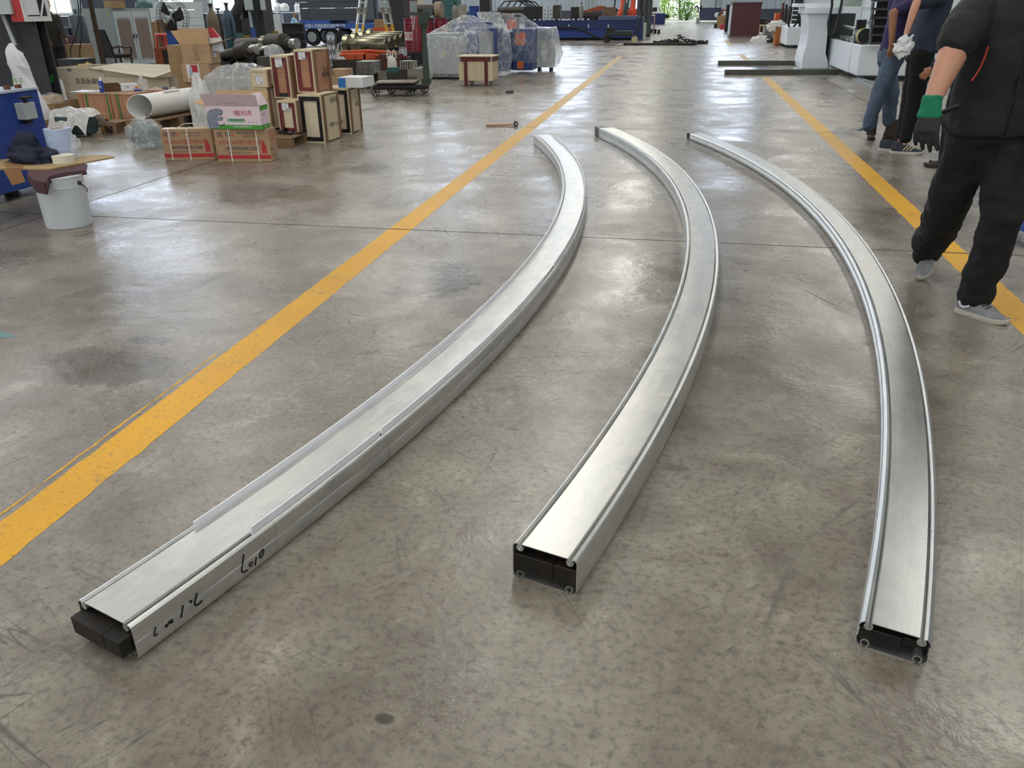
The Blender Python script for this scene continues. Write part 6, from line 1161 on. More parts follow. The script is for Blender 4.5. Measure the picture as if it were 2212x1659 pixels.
t, w, h = stand('waste_skip', 'dark blue skip standing left of the far doorway', 'skip', 1408, 1436, 29, 51, 78); MB().box((w / 2, .8, h / 2), (w, 1.6, h), taper=1.08).build('body', m_bd, t); MB().bb(0, 0, h + .002, w * .8, 1.5, h + .12).build('white_load', m_white, t); MB().cyl((w, .4, h * .75), (w + .35, .4, h * .75), .15, 8).build('trunnion', m_iron, t)
one('white_board', 'white board standing left of the far doorway', 'board', 1411, 1425, -20, 28, 82, .1, m_white)
one('black_case', 'black box before the white board', 'box', 1409, 1419, 16, 28, 80, .5, m_blk)
for i in range(3): one('welding_jig', ('dark jig part on the floor beside the trolley, nearest', 'dark jig part on the floor beside the trolley, middle', 'dark jig part on the floor beside the trolley, farthest')[i], 'jig', 1404 + 8 * i, 1410 + 8 * i, 62 + i, 67 + i * .8, 54.5 - i, .4, m_iron)
ped_fan('pedestal fan standing against the right jamb of the far doorway', 1509, 18, 7.6, 82, .2, m_iron); one('grey_bin', 'small grey bin beside the far pedestal fan', 'bin', 1504, 1512, 38, 49.5, 80.5, .4, m_grey)
t, w, h = stand('waste_bin', 'brown bin heaped with scrap left of the tall maroon cabinet', 'bin', 1549, 1564, 34, 57, 66.5); MB().box((w / 2, .4, h / 2), (w * .9, .8, h), taper=1.1).build('bin', m_kraft2, t)
for i in range(5): MB().blob((w * (.1 + .2 * i), .3, h + .05), (.25, .2, .22), i, .4, 2, 2, False).build('scrap', (m_lgrey, m_iron, m_orange, m_dst, m_white)[i], t)
one('black_bag', 'black bag on the floor before the brown scrap bin', 'bag', 1543, 1549, 51, 57, 65.5, .4, m_blk); one('red_tub', 'red tub on the floor beside the tall maroon cabinet', 'tub', 1556, 1567, 53, 60, 62, .5, m_red); one('dark_cabinet', 'black cabinet behind the tall maroon cabinet', 'cabinet', 1568, 1584, 10, 60, 57, .8, m_blk)
one('orange_drum', 'orange part standing behind the scrap bin', 'part', 1562, 1570, 20, 56, 67.5, .4, m_orange)
# tall maroon cabinet
a, b = G(1575, 81), G(1635, 79.5); Ym = a.y; h = ZAT(1580, 5, a); t = thing('tall_cabinet', 'tall plain maroon cabinet standing alone by the right line', 'cabinet', a); w = b.x - a.x; m_mc = M('maroon_cabinet', '4f272c', .45, var=.06, scale=2)
MB().bb(0.03, 0, .06, w, 2.4, h - .08).build('body', m_mc, t); MB().bb(0, -.04, h - .079, w + .03, 2.44, h).build('cornice', m_mc, t); MB().bb(0.01, -.02, 0, w, 2.4, .059).build('plinth', M('plinth_grey', '74595c', .5), t)
for i in range(2): MB().bb(.0, .15 + 1.15 * i, .12, .028, 1.2 + 1.15 * i, h - .15).build('door', m_lgrey, t)
# heap right of it
t, w, h = stand('timber_crate', 'small timber crate right of the tall maroon cabinet', 'crate', 1638, 1652, 54, 72, 51); MB().bb(0, 0, .12, w, .7, h - .05).build('body', m_dst, t); MB().bb(0, 0, h - .049, w, .7, h).build('lid', m_pine, t)
for x in (0, w - .1): MB().bb(x, -.03, 0, x + .1, -.001, h - .05).build('batten', m_pine, t)
pallet('timber pallet on the floor right of the tall maroon cabinet', G(1636, 84), 0, 1.3, 1.0)
for i in range(3): one('dark_casting', ('dark casting heap right of the timber crate, left', 'dark red casting heap before the dark dado', 'grey casting stack before the small orange machine')[i], 'casting', (1640, 1656, 1653)[i], (1660, 1676, 1676)[i], (40, 44, 62)[i], (58, 62, 76)[i], (60, 58, 49)[i], .7, (m_iron, M('rust_red', '4f2f2c'), m_grey)[i])
t, w, h = stand('orange_machine', 'orange and black machine at the back, above the white sacks', 'machine', 1674, 1691, 28, 60, 50); MB().bb(0, 0, 0, w * .6, .8, h).build('orange_panel', m_orange, t); MB().bb(w * .62, .05, 0, w * 1.5, .8, h * 1.05).build('black_panel', m_blk, t)
for i in range(3): one('rusty_rack', ('rusty red frame behind the far white machine, left', 'rusty red frame behind the far white machine, middle', 'dark frame behind the far white machine, right')[i], 'frame', 1688 + 7 * i, 1692 + 7 * i, 6 + 4 * i, 58, 46 + i, .3, (M('rust_red', '4f2f2c'), m_iron, m_dst)[i])
t, w, h = stand('brown_cabinet', 'orange-brown wooden cabinet at the end of the far white machine', 'cabinet', 1675, 1690, 60, 98, G(1685, 98).y); MB().bb(0, 0, 0.02, w, .8, h).build('body', WOOD('amber_wood', 'bb7134', '9c5a26'), t); MB().bb(-.02, -.02, h + .001, w + .02, .82, h + .03).build('top', m_pal, t); yk_ = G(1685, 98).y
k = MB()
for i in range(4): k.blob((w * (-.1 + .42 * i), .4, h + .032 + .02 * i), (.26, .25, .2 + .07 * i), 90 + i, .35, 2.2, 3)
k = MB(); k.blob((w * .1, .4, h + .032), (.36, .3, .24), 92, .4, 2.4, 4); tag(k.build('white_bundle', M('white_cloth', 'dcdad4', .7, var=.05), None, t.location, smooth=True, sharp=60), 'bundle of white wrapped goods on the orange-brown cabinet', 'bundle')
t = thing('plastic_bag', 'white plastic bag over dark parts on the floor before the pallet', 'bag', G(1655, 93)); MB().blob((.05, 0, 0), (.35, .3, .3), 95, .3, 2, 3).build('dark_parts', m_iron, t, smooth=True); MB().blob((-.25, -.05, 0), (.5, .35, .3), 96, .4, 2.5, 3).build('film', m_filmw, t, smooth=True, sharp=70); MB().bb(-.9, -.45, 0, .4, -.36, .02).build('sheet', m_white, t)
# ---------------------------------------------------------------- white machine tools on the right
m_mw = M('machine_white', 'e0e7ee', .32, var=.025, scale=1.5); m_pg = M('pale_green_box', 'a9b9ad', .4); m_vd = M('shadow_grey', '3c4042', .6)  # shadow_grey paints the shade in gaps under and beside the machines
def bed(label, near, far, top, w, extra):
    """white machine along the hall: near/far = picture points of the low left edge, top = picture y of the near top edge"""
    a, b = G(*near), G(*far); h = ZAT(near[0] + 8, top, a); t = thing('machine_tool', label, 'machine', (a.x, a.y, 0), 0, 'white machine tools'); return t, a, b.y - a.y, h
a = G(1848, 168, .06); b = G(1805, 138, .06); L2_ = b.y - a.y; h2_ = ZAT(1862, 98, a); wf = AY(1905, 172, a.y).x - a.x
m2 = thing('machine_tool', 'nearer white machine tool with black cable chain, behind the two standing workers', 'machine', (a.x, a.y, 0), 0, 'white machine tools'); MB().bb(0, 0, .1, 4.2, .95, h2_).build('front_casing', m_mw, m2, bevel=.02); MB().bb(-.03, .96, .1, 4.2, L2_, h2_ * 1.0).build('bed', m_mw, m2, bevel=.02); MB().bb(.2, .15, 0, 4, L2_ - .1, .099).build('plinth', m_vd, m2)
q = lambda px, py, Y: AY(px, py, Y) - Vector((a.x, a.y, 0))
bx = q(1884, 40, a.y + 1.4); MB().bb(.35, .7, h2_ + .001, 4.2, 2.6, 2.3).build('upper_body', m_mw, m2, bevel=.02); MB().bb(.33, 1.0, 1.15, .349, 2.4, 1.5).build('vent_panel', m_lgrey, m2)
for i in range(3): MB().bb(.3, 1.1 + .35 * i, 1.2, .329, 1.35 + .35 * i, 1.42).build('vent_hood', m_mw, m2)
gx = q(1815, 14, a.y + 2.9); MB().bb(-.1, 2.7, gx.z, .9, 3.5, gx.z + .9).build('switch_box', m_pg, m2); MB().bb(-.101, 3.08, gx.z + .02, -.098, 3.1, gx.z + .88).build('door_gap', m_blk, m2)
for z in (h2_ + .12, h2_ + .34): MB().cyl((.12, .95, z - .06), (.12, L2_ - .2, z), .035, 10).build('guide_rod', m_stl, m2)
for y in (1.1, L2_ - .3): MB().bb(.05, y, h2_ + .001, .25, y + .15, h2_ + .5).build('rod_bracket', m_iron, m2)
MB().cyl((.15, .45, h2_ + .17), (.15, 1.0, h2_ + .17), .16, 16).build('motor', M('motor_black', '222426', .4), m2, smooth=True); MB().cyl((.15, .5, h2_ + .17), (.15, .7, h2_ + .17), .163, 16).build('yellow_plate', M('yellow_plate', 'b5a53c', .4), m2, smooth=True)
P = [(.08 + .06 * math.sin(i * 1.9), 1.1 + i * (L2_ - 1.5) / 14, h2_ - .02 + .05 * math.cos(i * 2.3)) for i in range(15)]; MB().tube(P, .022, 6).build('hose', m_blk, m2, smooth=True); MB().tube([(x + .03, y + .08, z + .03 * math.sin(y * 9)) for x, y, z in P], .018, 6).build('hose', m_grey, m2, smooth=True)
P = [q(x, y, a.y + 2.4) for x, y in ((1798, -14), (1797, 15), (1789, 50), (1790, 70), (1796, 76), (1804, 68), (1812, 35), (1818, 5), (1820, -14))]; MB().tube(P, .03, 8).build('cable', m_blk, m2, smooth=True)
ch = thing('cable_chain', 'black plastic cable chain hanging at the front of the nearer white machine', 'chain', a + Vector((0, 0, -a.z))); p0, p1 = q(1894, 96, a.y - .1) * 1, q(1897, -2, a.y - .1); wch = AY(1912, 60, a.y - .1).x - AY(1877, 60, a.y - .1).x
for i in range(10):
    z0_ = p0.z + .17 * i; cx_ = p0.x + (p1.x - p0.x) * i / 7 ; k = MB(); s = wch / 2; k.bb(cx_ - s, -.2, z0_, cx_ - s + .035, -.03, z0_ + .165).bb(cx_ + s - .035, -.2, z0_, cx_ + s, -.03, z0_ + .165).bb(cx_ - s + .035, -.2, z0_, cx_ + s - .035, -.17, z0_ + .05).bb(cx_ - s + .035, -.06, z0_, cx_ + s - .035, -.03, z0_ + .05); k.build('chain_link', M('chain_plastic', '2e3237', .5), ch)
MB().bb(p0.x - wch / 2 + .037, -.056, p0.z, p0.x + wch / 2 - .037, -.035, p0.z + 1.7).build('dark_backing', m_blk, ch)  # black sheet added so the link openings look dark
for i in range(5): MB().tube([(p0.x + (i - 2) * .05 + .02 * math.sin(j * 2 + i), -.115, p0.z + .02 + j * .2) for j in range(9)], .015, 5).build('cable', m_blk, ch)
MB().bb(.1, -.01, 1.25, .5, -.001, 1.36).build('wooden_block', m_pal, m2)
# column casting (own thing) between the machines
a3 = G(1730, 142); b3 = G(1790, 154); w3_ = b3.x - a3.x; Y3 = (a3.y + b3.y) / 2 - .2; c3 = thing('machine_column', 'white waisted casting with wide foot between the two white machine tools', 'casting', (AY(1732, 147, Y3).x, Y3, 0)); W3 = AY(1789, 150, Y3).x - AY(1732, 147, Y3).x
def zz3(y): return AY(1765, y, Y3).z
pf = [(1731, 146), (1731, 139), (1735, 120), (1742, 98), (1746, 75), (1747, 50), (1746, 30), (1792, 30), (1789, 55), (1786, 90), (1782, 115), (1787, 128), (1789, 140), (1789, 150)]
pts = [(AY(x, y, Y3).x - AY(1732, 147, Y3).x, max(0.0, AY(x, y, Y3).z)) for x, y in pf]; pts[0] = (pts[0][0], 0); pts[-1] = (pts[-1][0], 0)
MB().prism(pts, 0, 1.6).build('casting', m_mw, c3, bevel=.015); lx0, lx1 = AY(1742, 23, Y3 - .1).x - c3.location.x, AY(1820, 23, Y3 - .1).x - c3.location.x; MB().bb(lx0, -.12, zz3(30) + .001, lx1, 1.6, zz3(15)).build('lintel', m_mw, c3, bevel=.015); MB().bb(pts[-1][0] * .95, .4, .03, pts[-1][0] + .55, 1.5, zz3(30)).build('gap_shade', m_vd, c3)  # dark block stands for the shaded gap right of the casting
MB().bb(lx0 - .2, .3, zz3(15) + .001, lx1 * .75, 1.5, zz3(7)).build('cap', m_mw, c3); MB().bb(pts[-1][0] + .01, -.1, 0, pts[-1][0] + 1.5, .3, zz3(143) + .05).build('foot_step', m_mw, c3)
# farther machine
a4 = G(1697, 101, .05); b4 = AY(1745, 100, a4.y).x - a4.x; m1 = thing('machine_tool', 'farther white machine tool with hanging cable loop, left of the waisted casting', 'machine', (a4.x, a4.y, 0), 0, 'white machine tools'); h4 = ZAT(1697, 59, a4)
q4 = lambda px, py, Y: AY(px, py, Y) - Vector((a4.x, a4.y, 0)); MB().bb(0, 0, .1, b4 + 2, 5, h4).build('bed', m_mw, m1, bevel=.02); MB().bb(.3, .3, 0, b4 + 1.8, 4.8, .099).build('plinth', m_vd, m1); ux = q4(1728, 30, a4.y + .8).x; MB().bb(ux, .8, h4 + .001, ux + 4, 3.5, 2.4).build('upper_body', m_mw, m1, bevel=.02)
gx = q4(1716, 15, a4.y + .5); MB().bb(gx.x, .5, gx.z, q4(1731, 15, a4.y + .5).x, .79, gx.z + .9).build('switch_box', m_pg, m1)
for i in range(6): z0_ = h4 + .12 + .16 * i; x0_ = q4(1711, 40, a4.y + .3).x; MB().bb(x0_, .3, z0_, x0_ + .36, .45, z0_ + .13).build('chain_link', M('chain_plastic', '2e3237', .5), m1)
P = [q4(x, y, a4.y + .2) for x, y in ((1713, -12), (1709, 25), (1703, 45), (1704, 58), (1712, 61), (1722, 48), (1728, 20), (1734, -8))]; MB().tube(P, .04, 8).build('cable', m_blk, m1, smooth=True)
for z in (.05, .22): MB().cyl((q4(1733, 55, a4.y - .1).x, .3, h4 + z), (q4(1747, 55, a4.y - .1).x, .3, h4 + z), .04, 8).build('guide_rod', m_stl, m1)
MB().lathe([(.05, 0), (.16, 0), (.16, .25), (.05, .25)], 14, (q4(1727, 58, a4.y).x, .3, h4 + .17), 'X').build('motor', m_iron, m1, smooth=True)
# steel bars and sheet on the floor
for i, (p, q_, lab) in enumerate((((1551, 141), (1727, 141), 'long dark steel bar on the floor, the farther of two beside the white casting'), ((1566, 162), (1812, 161), 'long dark steel bar on the floor, the nearer of two beside the white casting'))):
    A, Bq = G(*p), G(*q_); v = Bq - A; t = tag(MB().bb(0, 0, 0, v.length, .12, .12).build('steel_bar', M('bar_grey', '55564f', .5, .3), None, A, math.atan2(v.y, v.x), bevel=.006), lab, 'bar', 'dark steel bars on the floor')
A = G(1556, 143); Bq = G(1722, 144.5); C_ = G(1752, 156); E_ = G(1572, 156); t = thing('steel_sheet', 'thin bright steel sheet lying between the two dark bars', 'sheet', A); MB().skin([[Vector((p.x - A.x, p.y - A.y, .001)) for p in (A, Bq, C_, E_)], [Vector((p.x - A.x, p.y - A.y, .006)) for p in (A, Bq, C_, E_)]]).build('sheet', M('sheet_steel', 'a8aeb2', .18, .9, .05), t)
for i, (p, q_) in enumerate((((1841, 173), (1893, 194)), ((1850, 171), (1905, 190)))):
    A, Bq = G(*p), G(*q_); v = Bq - A; tag(MB().bb(0, 0, 0, v.length, .05, .05).build('angle_bar', m_grey, None, A, math.atan2(v.y, v.x)), ('grey angle bar on the floor under the nearer white machine, left one', 'grey angle bar on the floor under the nearer white machine, right one')[i], 'bar', 'grey angle bars on the floor')
A = G(2085, 362); t = thing('blue_crate', 'low blue plastic crate behind the walking worker', 'crate', A, .1); k = MB(); k.bb(0, 0, 0, .4, .3, .02).bb(0, 0, .021, .4, .02, .26).bb(0, .28, .021, .4, .3, .26).bb(0, .02, .021, .02, .28, .26).bb(.38, .02, .021, .4, .28, .26); k.build('crate', M('crate_blue', '5a74b8', .4), t)
A = G(2062, 286); t = thing('blue_barrel', 'pale blue barrel standing behind the walking worker', 'barrel', A); MB().lathe([(.14, 0), (.16, .03), (.16, .3), (.14, .36), (.1, .37)], 18).build('barrel', M('pale_blue', '8ea2d0', .4), t, smooth=True)
A = G(2207, 540); t = thing('pallet_truck', 'blue lifting trolley just inside the right edge', 'trolley', A, .2); MB().bb(0.0, .05, .12, .6, .4, .2).build('body', M('truck_blue', '1f4aa8', .4), t); MB().lathe([(.03, -.03), (.06, -.03), (.06, .03), (.03, .03)], 14, (.08, .05, .062), 'Y').build('wheel', m_grey, t)
# ---------------------------------------------------------------- people
def PR(p):
    v = Vector(p) - CAMP; d = v.dot(_fw); return W_ / 2 + F_ * v.dot(_ri) / d, H_ / 2 - F_ * v.dot(_up) / d
def remesh(o, vox, folds=0.0, size=.12, smooth=6, seed=0):
    m = o.modifiers.new('remesh', 'REMESH'); m.mode = 'VOXEL'; m.voxel_size = vox; m.use_smooth_shade = True
    s = o.modifiers.new('smooth', 'SMOOTH'); s.iterations = smooth; s.factor = .5
    if folds:
        tx = D.textures.new('folds', 'CLOUDS'); tx.noise_scale = size; tx.noise_depth = 2
        dm = o.modifiers.new('folds', 'DISPLACE'); dm.texture = tx; dm.strength = folds; dm.mid_level = .5; dm.texture_coords = 'LOCAL'
    return o
def ball(mb, c, r):
    g = bmesh.ops.create_icosphere(mb.bm, subdivisions=2, radius=1.0); r = Vector(r) if isinstance(r, (tuple, list, Vector)) else Vector((r, r, r))
    for v in g['verts']: v.co = Vector(c) + Vector((v.co.x * r.x, v.co.y * r.y, v.co.z * r.z))
def limb(mb, pts, rs, n=14):
    pts = [Vector(p) for p in pts]; fine = []; fr = []
    for i in range(len(pts) - 1):
        for k in range(4): t = k / 4; fine.append(pts[i].lerp(pts[i + 1], t)); fr.append(rs[i] * (1 - t) + rs[i + 1] * t)
    fine.append(pts[-1]); fr.append(rs[-1]); mb.tube(fine, fr, n)
    for p, r in zip(pts, rs): ball(mb, p, r)
def trunk(mb, secs, lat):
    """elliptic sections up the spine: (point, half width, half depth)"""
    lat = Vector(lat).normalized(); rings = []; n = 20
    for i, (p, w, d) in enumerate(secs):
        a = Vector(secs[max(0, i - 1)][0]); b = Vector(secs[min(len(secs) - 1, i + 1)][0]); up = (b - a).normalized(); fw = lat.cross(up).normalized(); l2 = up.cross(fw).normalized()
        rings.append([Vector(p) + l2 * (math.cos(q) * w) + fw * (math.sin(q) * d) for q in (2 * PI * k / n for k in range(n))])
    mb.skin(rings)
def hand(mb, wrist, dirv, palm_n, thumb_side, curl=.35, s=1.0, fr=1.0):
    """palm and five fingers; dirv = wrist to knuckles, palm_n = out of the palm, thumb_side = +1/-1"""
    d = Vector(dirv).normalized(); nrm = Vector(palm_n); nrm = (nrm - d * nrm.dot(d)).normalized(); side = d.cross(nrm).normalized() * thumb_side; w = Vector(wrist)
    rings = []
    for t, hw, th in ((0, .026, .02), (.03, .034, .019), (.065, .042, .017), (.092, .043, .014)):
        c = w + d * t * s; rings.append([c + side * (math.cos(q) * hw * s) + nrm * (math.sin(q) * th * s) for q in (2 * PI * k / 12 for k in range(12))])
    mb.skin(rings)
    def finger(base, dr, ln, r, cv):
        p = base; pts = [p - dr * .02 * s, p]; dd = dr.copy()
        for f in (.45, .32, .23): dd = (dd * math.cos(cv) + nrm * math.sin(cv)).normalized(); p = p + dd * ln * f * s; pts.append(p)
        mb.tube(pts, [r * s, r * s, r * .95 * s, r * .88 * s, r * .75 * s], 8)
        ball(mb, pts[-1], r * .76 * s)
    for i, (o, ln) in enumerate(((.034, .072), (.0115, .082), (-.0115, .076), (-.034, .06))): finger(w + d * .088 * s + side * o * s, (d + side * o * 2.0).normalized(), ln, .0082 * fr, curl * (1 + .12 * i))
    finger(w + d * .028 * s + side * .03 * s + nrm * .004 * s, (d * .84 + side * .5 + nrm * .25).normalized(), .07, .0098 * fr, curl * .5)
def head(mb, c, fwd, lat):
    f = Vector(fwd).normalized(); l = Vector(lat).normalized(); u = f.cross(l) * -1; u = Vector((0, 0, 1)); c = Vector(c)
    P = lambda a, b, z: c + l * a + f * b + u * z
    M3 = Matrix((l, f, u)).transposed()
    def eb(a, b, z, rx, ry, rz):
        g = bmesh.ops.create_icosphere(mb.bm, subdivisions=3, radius=1.0)
        for v in g['verts']: v.co = P(a, b, z) + M3 @ Vector((v.co.x * rx, v.co.y * ry, v.co.z * rz))
    eb(0, -.005, .02, .076, .096, .095); eb(0, .012, -.045, .06, .075, .07); eb(0, .05, -.085, .034, .034, .03)
    eb(0, .098, -.015, .014, .02, .024); eb(0, .088, .03, .05, .012, .01); eb(0, .082, -.062, .025, .012, .008); eb(.076, -.01, -.01, .012, .02, .032); eb(-.076, -.01, -.01, .012, .02, .032)
    mb.tube([P(0, -.02, -.2), P(0, -.015, -.05)], .056, 12)
    return P, M3
def shoe(parent, loc, ang, ln, upper, sole, pitch=0.0, wd=.1, name='shoe', high=.085, boot=0.0, roll=0.0):
    """toe along +x; heel at x = 0"""
    o = D.objects.new(name, None); 
    k = MB(); out = []
    for x, hw in ((0, .3), (.03, .36), (.1, .35), (.3, .34), (.5, .40), (.68, .5), (.82, .46), (.93, .32), (1, .1)): out.append((x * ln, hw * wd))
    ring = [(x, w) for x, w in out] + [(x, -w * .92) for x, w in out[::-1]]
    lift = lambda x: .012 * max(0, (x / ln - .72) / .28) ** 2 * (ln / .28)
    k.skin([[Vector((x, y, z + lift(x))) for x, y in [(a * sc + ln * .5 * (1 - sc), b * sc) for a, b in ring]] for z, sc in ((0, .97), (.012, 1.02), (.028, 1.0), (.032, .96))]); 
    up = MB(); rg = []
    for x, hw, z0, zt in ((.02, .24, .03, high * .95), (.08, .33, .03, high), (.2, .35, .03, high * 1.02), (.34, .35, .03, high * .98), (.5, .38, .03, high * .78), (.66, .45, .03, high * .6), (.8, .43, .03, high * .48), (.92, .3, .03, high * .36), (.985, .1, .035, high * .24)):
        x *= ln; hw *= wd; n = 12; rg.append([Vector((x, -math.cos(PI * q / (n - 1)) * hw * (1 - .25 * (math.sin(PI * q / (n - 1)) ** 2)), lift(x) + z0 + math.sin(PI * q / (n - 1)) ** .8 * (zt - z0))) for q in range(n)])
    up.skin(rg, True, True)
    R = Euler((roll, -pitch, ang), 'XYZ')
    D.objects.remove(o)
    so = up.build(name, upper, parent, loc, smooth=True, sharp=60, rot=(roll, -pitch, ang)); so.rotation_mode = 'XYZ'
    k.build('sole', sole, so, smooth=True, sharp=40)
    if boot:
        b = MB(); b.skin([[Vector((.085 + math.cos(q) * rx, math.sin(q) * rx * .8, z)) for q in (2 * PI * i / 16 for i in range(16))] for z, rx in ((.05, .075), (boot * .6, .066), (boot, .07))]); b.build('boot_shaft', upper, so, smooth=True)
    else:
        lc = MB()
        for i in range(4): x = ln * (.36 + .07 * i); z = lift(x) + high * (1.0 - .22 * (x / ln - .3) * 4) + .002; lc.tube([(x, -.026, z - .008), (x + .004, 0, z + .001), (x, .026, z - .008)], .0035, 5)
        lc.build('laces', M('shoe_laces', '3a3d44', .8), so)
    return so
m_skin = M('skin', 'c08f74', .5, var=.06, scale=20); m_skin2 = M('skin_tan', '9a6d52', .5, var=.08, scale=20); m_hair = M('black_hair', '15120f', .6); m_eye = M('eye_white', 'd8d4cc', .2)
m_blkc = M('black_workwear', '17181b', .8, var=.25, scale=5, dirt=.1, dirtcol='2b2724'); m_blkt = M('black_trousers', '0f1013', .85, var=.2, scale=5); m_navyt = M('navy_tee', '2b3346', .85, var=.1, scale=5); m_purp = M('purple_shirt', '2c2250', .8, var=.15); m_jean = M('blue_jeans', '4f6076', .85, var=.25, scale=4, dirt=.15, dirtcol='6a6a62')
def finish_head(t, c, fwd, lat, skin=None):
    f = Vector(fwd).normalized(); l = Vector(lat).normalized(); c = Vector(c); k = MB()
    for s in (-1, 1): ball(k, c + l * s * .032 + f * .082 + Vector((0, 0, .012)), .0125)
    k.build('eyes', m_eye, t, smooth=True)
    h = MB(); g = bmesh.ops.create_icosphere(h.bm, subdivisions=4, radius=1.0); M3 = Matrix((l, f, Vector((0, 0, 1)))).transposed()
    for v in list(g['verts']):
        p = v.co.copy()
        if p.z < -.1 + .9 * max(0, p.y): h.bm.verts.remove(v); continue
        v.co = c + M3 @ Vector((p.x * .083, p.y * .103 - .01, p.z * .1 + .03)) + Vector((0, 0, .004 * noise.noise(p * 9)))
    h.build('hair', m_hair, t, smooth=True, sharp=180)
def rel(t_loc): return lambda px, py, d: DV(px, py, d) - t_loc
# --- walking worker in black
wp = G(2112, 690); dw = fdist(wp); base = Vector((wp.x, wp.y, 0)); Rr = rel(base)
t = thing('person', 'person walking in black jacket and trousers with grey trainers and a green glove', 'person', base)
d0 = dw + .12
ankA, kneeA, hipA = Rr(2108, 640, dw + .1), Rr(2163, 470, dw + .02), Rr(2178, 288, d0 + .05)
rt = G(1987, 606); dr_ = fdist(rt); ankB, kneeB, hipB = Rr(2000, 548, dr_ + .12), Rr(2052, 436, d0 + .22), Rr(2106, 285, d0 + .1)
pel = (hipA + hipB) / 2 + Vector((0, 0, .05)); lat = (hipA - hipB); lat.z = 0; lat.normalize(); fwd = Vector((lat.y, -lat.x, 0)); fwd = fwd if fwd.y < 0 else -fwd
ch = pel + Vector((0, 0, .46)) + fwd * .02; nk = pel + Vector((0, 0, .62)) + fwd * .04; hd = pel + Vector((0, 0, .8)) + fwd * .08
shB, shA = ch + lat * -.2 + Vector((0, 0, .07)), ch + lat * .2 + Vector((0, 0, .07))
elB = Rr(2078, 70, d0 + .0); wrB = Rr(2012, 222, d0 - .12); elA = ch + lat * .3 + Vector((0, 0, -.24)); wrA = ch + lat * .28 + fwd * .2 + Vector((0, 0, -.42))
b = MB(); trunk(b, [(pel - Vector((0, 0, .08)), .13, .09), (pel + Vector((0, 0, .1)), .135, .095), (ch, .15, .1), (nk, .06, .055)], lat)
for A, K, N in ((hipA, kneeA, ankA), (hipB, kneeB, ankB)): limb(b, [A, K, N], [.07, .05, .038])
limb(b, [shB, elB, elB.lerp(wrB, .35), wrB], [.06, .07, .068, .04]); limb(b, [shA, elA, wrA], [.05, .04, .028]); hand(b, wrA, (wrA - elA), -lat, 1)
limb(b, [nk - Vector((0, 0, .03)), hd - Vector((0, 0, .08))], [.058, .055]); head(b, hd, fwd, lat)
remesh(b.build('body', m_skin, t), .0065)
finish_head(t, hd, fwd, lat)
b = MB()
trunk(b, [(pel - Vector((0, 0, .1)), .2, .14), (pel + Vector((0, 0, .0)), .2, .145), (pel + Vector((0, 0, .08)), .185, .13)], lat)
limb(b, [hipA, hipA.lerp(kneeA, .5), kneeA, kneeA.lerp(ankA, .5), ankA + Vector((0, 0, .0))], [.12, .115, .1, .098, .092]); limb(b, [hipB, hipB.lerp(kneeB, .5), kneeB, kneeB.lerp(ankB, .55), ankB], [.125, .125, .112, .112, .082])
remesh(b.build('trousers', m_blkt, t), .014, .05, .11)
b = MB(); trunk(b, [(pel + Vector((0, 0, -.06)), .235, .175), (pel + Vector((0, 0, .12)), .225, .165), (ch - Vector((0, 0, .1)), .22, .15), (ch + Vector((0, 0, .05)), .215, .14), (nk - Vector((0, 0, .03)), .12, .1), (nk + Vector((0, 0, .02)), .07, .07)], lat)
limb(b, [shB, shB.lerp(elB, .6), elB], [.1, .105, .098]); limb(b, [shA, elA, wrA], [.095, .075, .05])
jk = remesh(b.build('jacket', m_blkc, t), .012, .035, .14)
b = MB(); e = (wrB - elB).normalized(); limb(b, [elB - e * .01, elB + e * .05], [.1, .098]); remesh(b.build('rolled_sleeve', m_blkc, t), .012, .015, .05)
zp = MB(); zs_ = [pel + fwd * (.18 if z < .2 else .162) + lat * .03 + Vector((0, 0, z)) for z in (-.05, .05, .15, .25, .35, .45)]; zp.tube(zs_, (.004, .012), 6); zp.build('zip', m_blk, t)
rp = MB(); rp.tube([Rr(x, y, d0 - .12) + fwd * .0 for x, y in ((2135, 100), (2128, 122), (2118, 145), (2108, 162), (2098, 175))], (.004, .008), 6); rp.build('red_piping', M('red_piping', 'a8301e', .6), t)
# glove
gd = (Rr(2000, 292, d0 - .14) - wrB).normalized(); g_ = MB(); gx = (-fwd * .9 + lat * .35); gx = (gx - gd * gx.dot(gd)).normalized(); sd_ = gd.cross(gx).normalized(); ts = 1 if sd_.dot(lat) > 0 else -1
g_.skin([[wrB + gd * z + sd_ * (math.cos(q) * a_) + gx * (math.sin(q) * b_) for q in (2 * PI * k / 16 for k in range(16))] for z, a_, b_ in ((-.035, .05, .046), (-.015, .047, .044), (.02, .05, .036), (.06, .06, .03), (.075, .05, .026))]); remesh(g_.build('glove', M('green_glove', '177a58', .85, var=.2, bump=.3), t), .006, .006, .03)
g_ = MB(); hand(g_, wrB + gd * .012, gd, gx, ts, .32, 1.4, 1.25)
bmesh.ops.bisect_plane(g_.bm, geom=g_.bm.verts[:] + g_.bm.edges[:] + g_.bm.faces[:], plane_co=wrB + gd * .05 + sd_ * ts * .0, plane_no=-gd, clear_outer=True)
bmesh.ops.holes_fill(g_.bm, edges=[e_ for e_ in g_.bm.edges if e_.is_boundary], sides=0); remesh(g_.build('glove_palm', M('glove_rubber', '26292c', .7, var=.2), t), .006, .003, .03)
MB().tube([Rr(2036, 243, d0 - .08), Rr(2052, 236, d0 - .1), Rr(2070, 230, d0 - .1)], (.012, .028), 8).build('jacket_strap', m_blk, t)
m_tr = M('trainer_grey', '7d8086', .7, var=.25, scale=16); m_sol = M('sole_white', 'b9b6ab', .6, var=.15, scale=20)
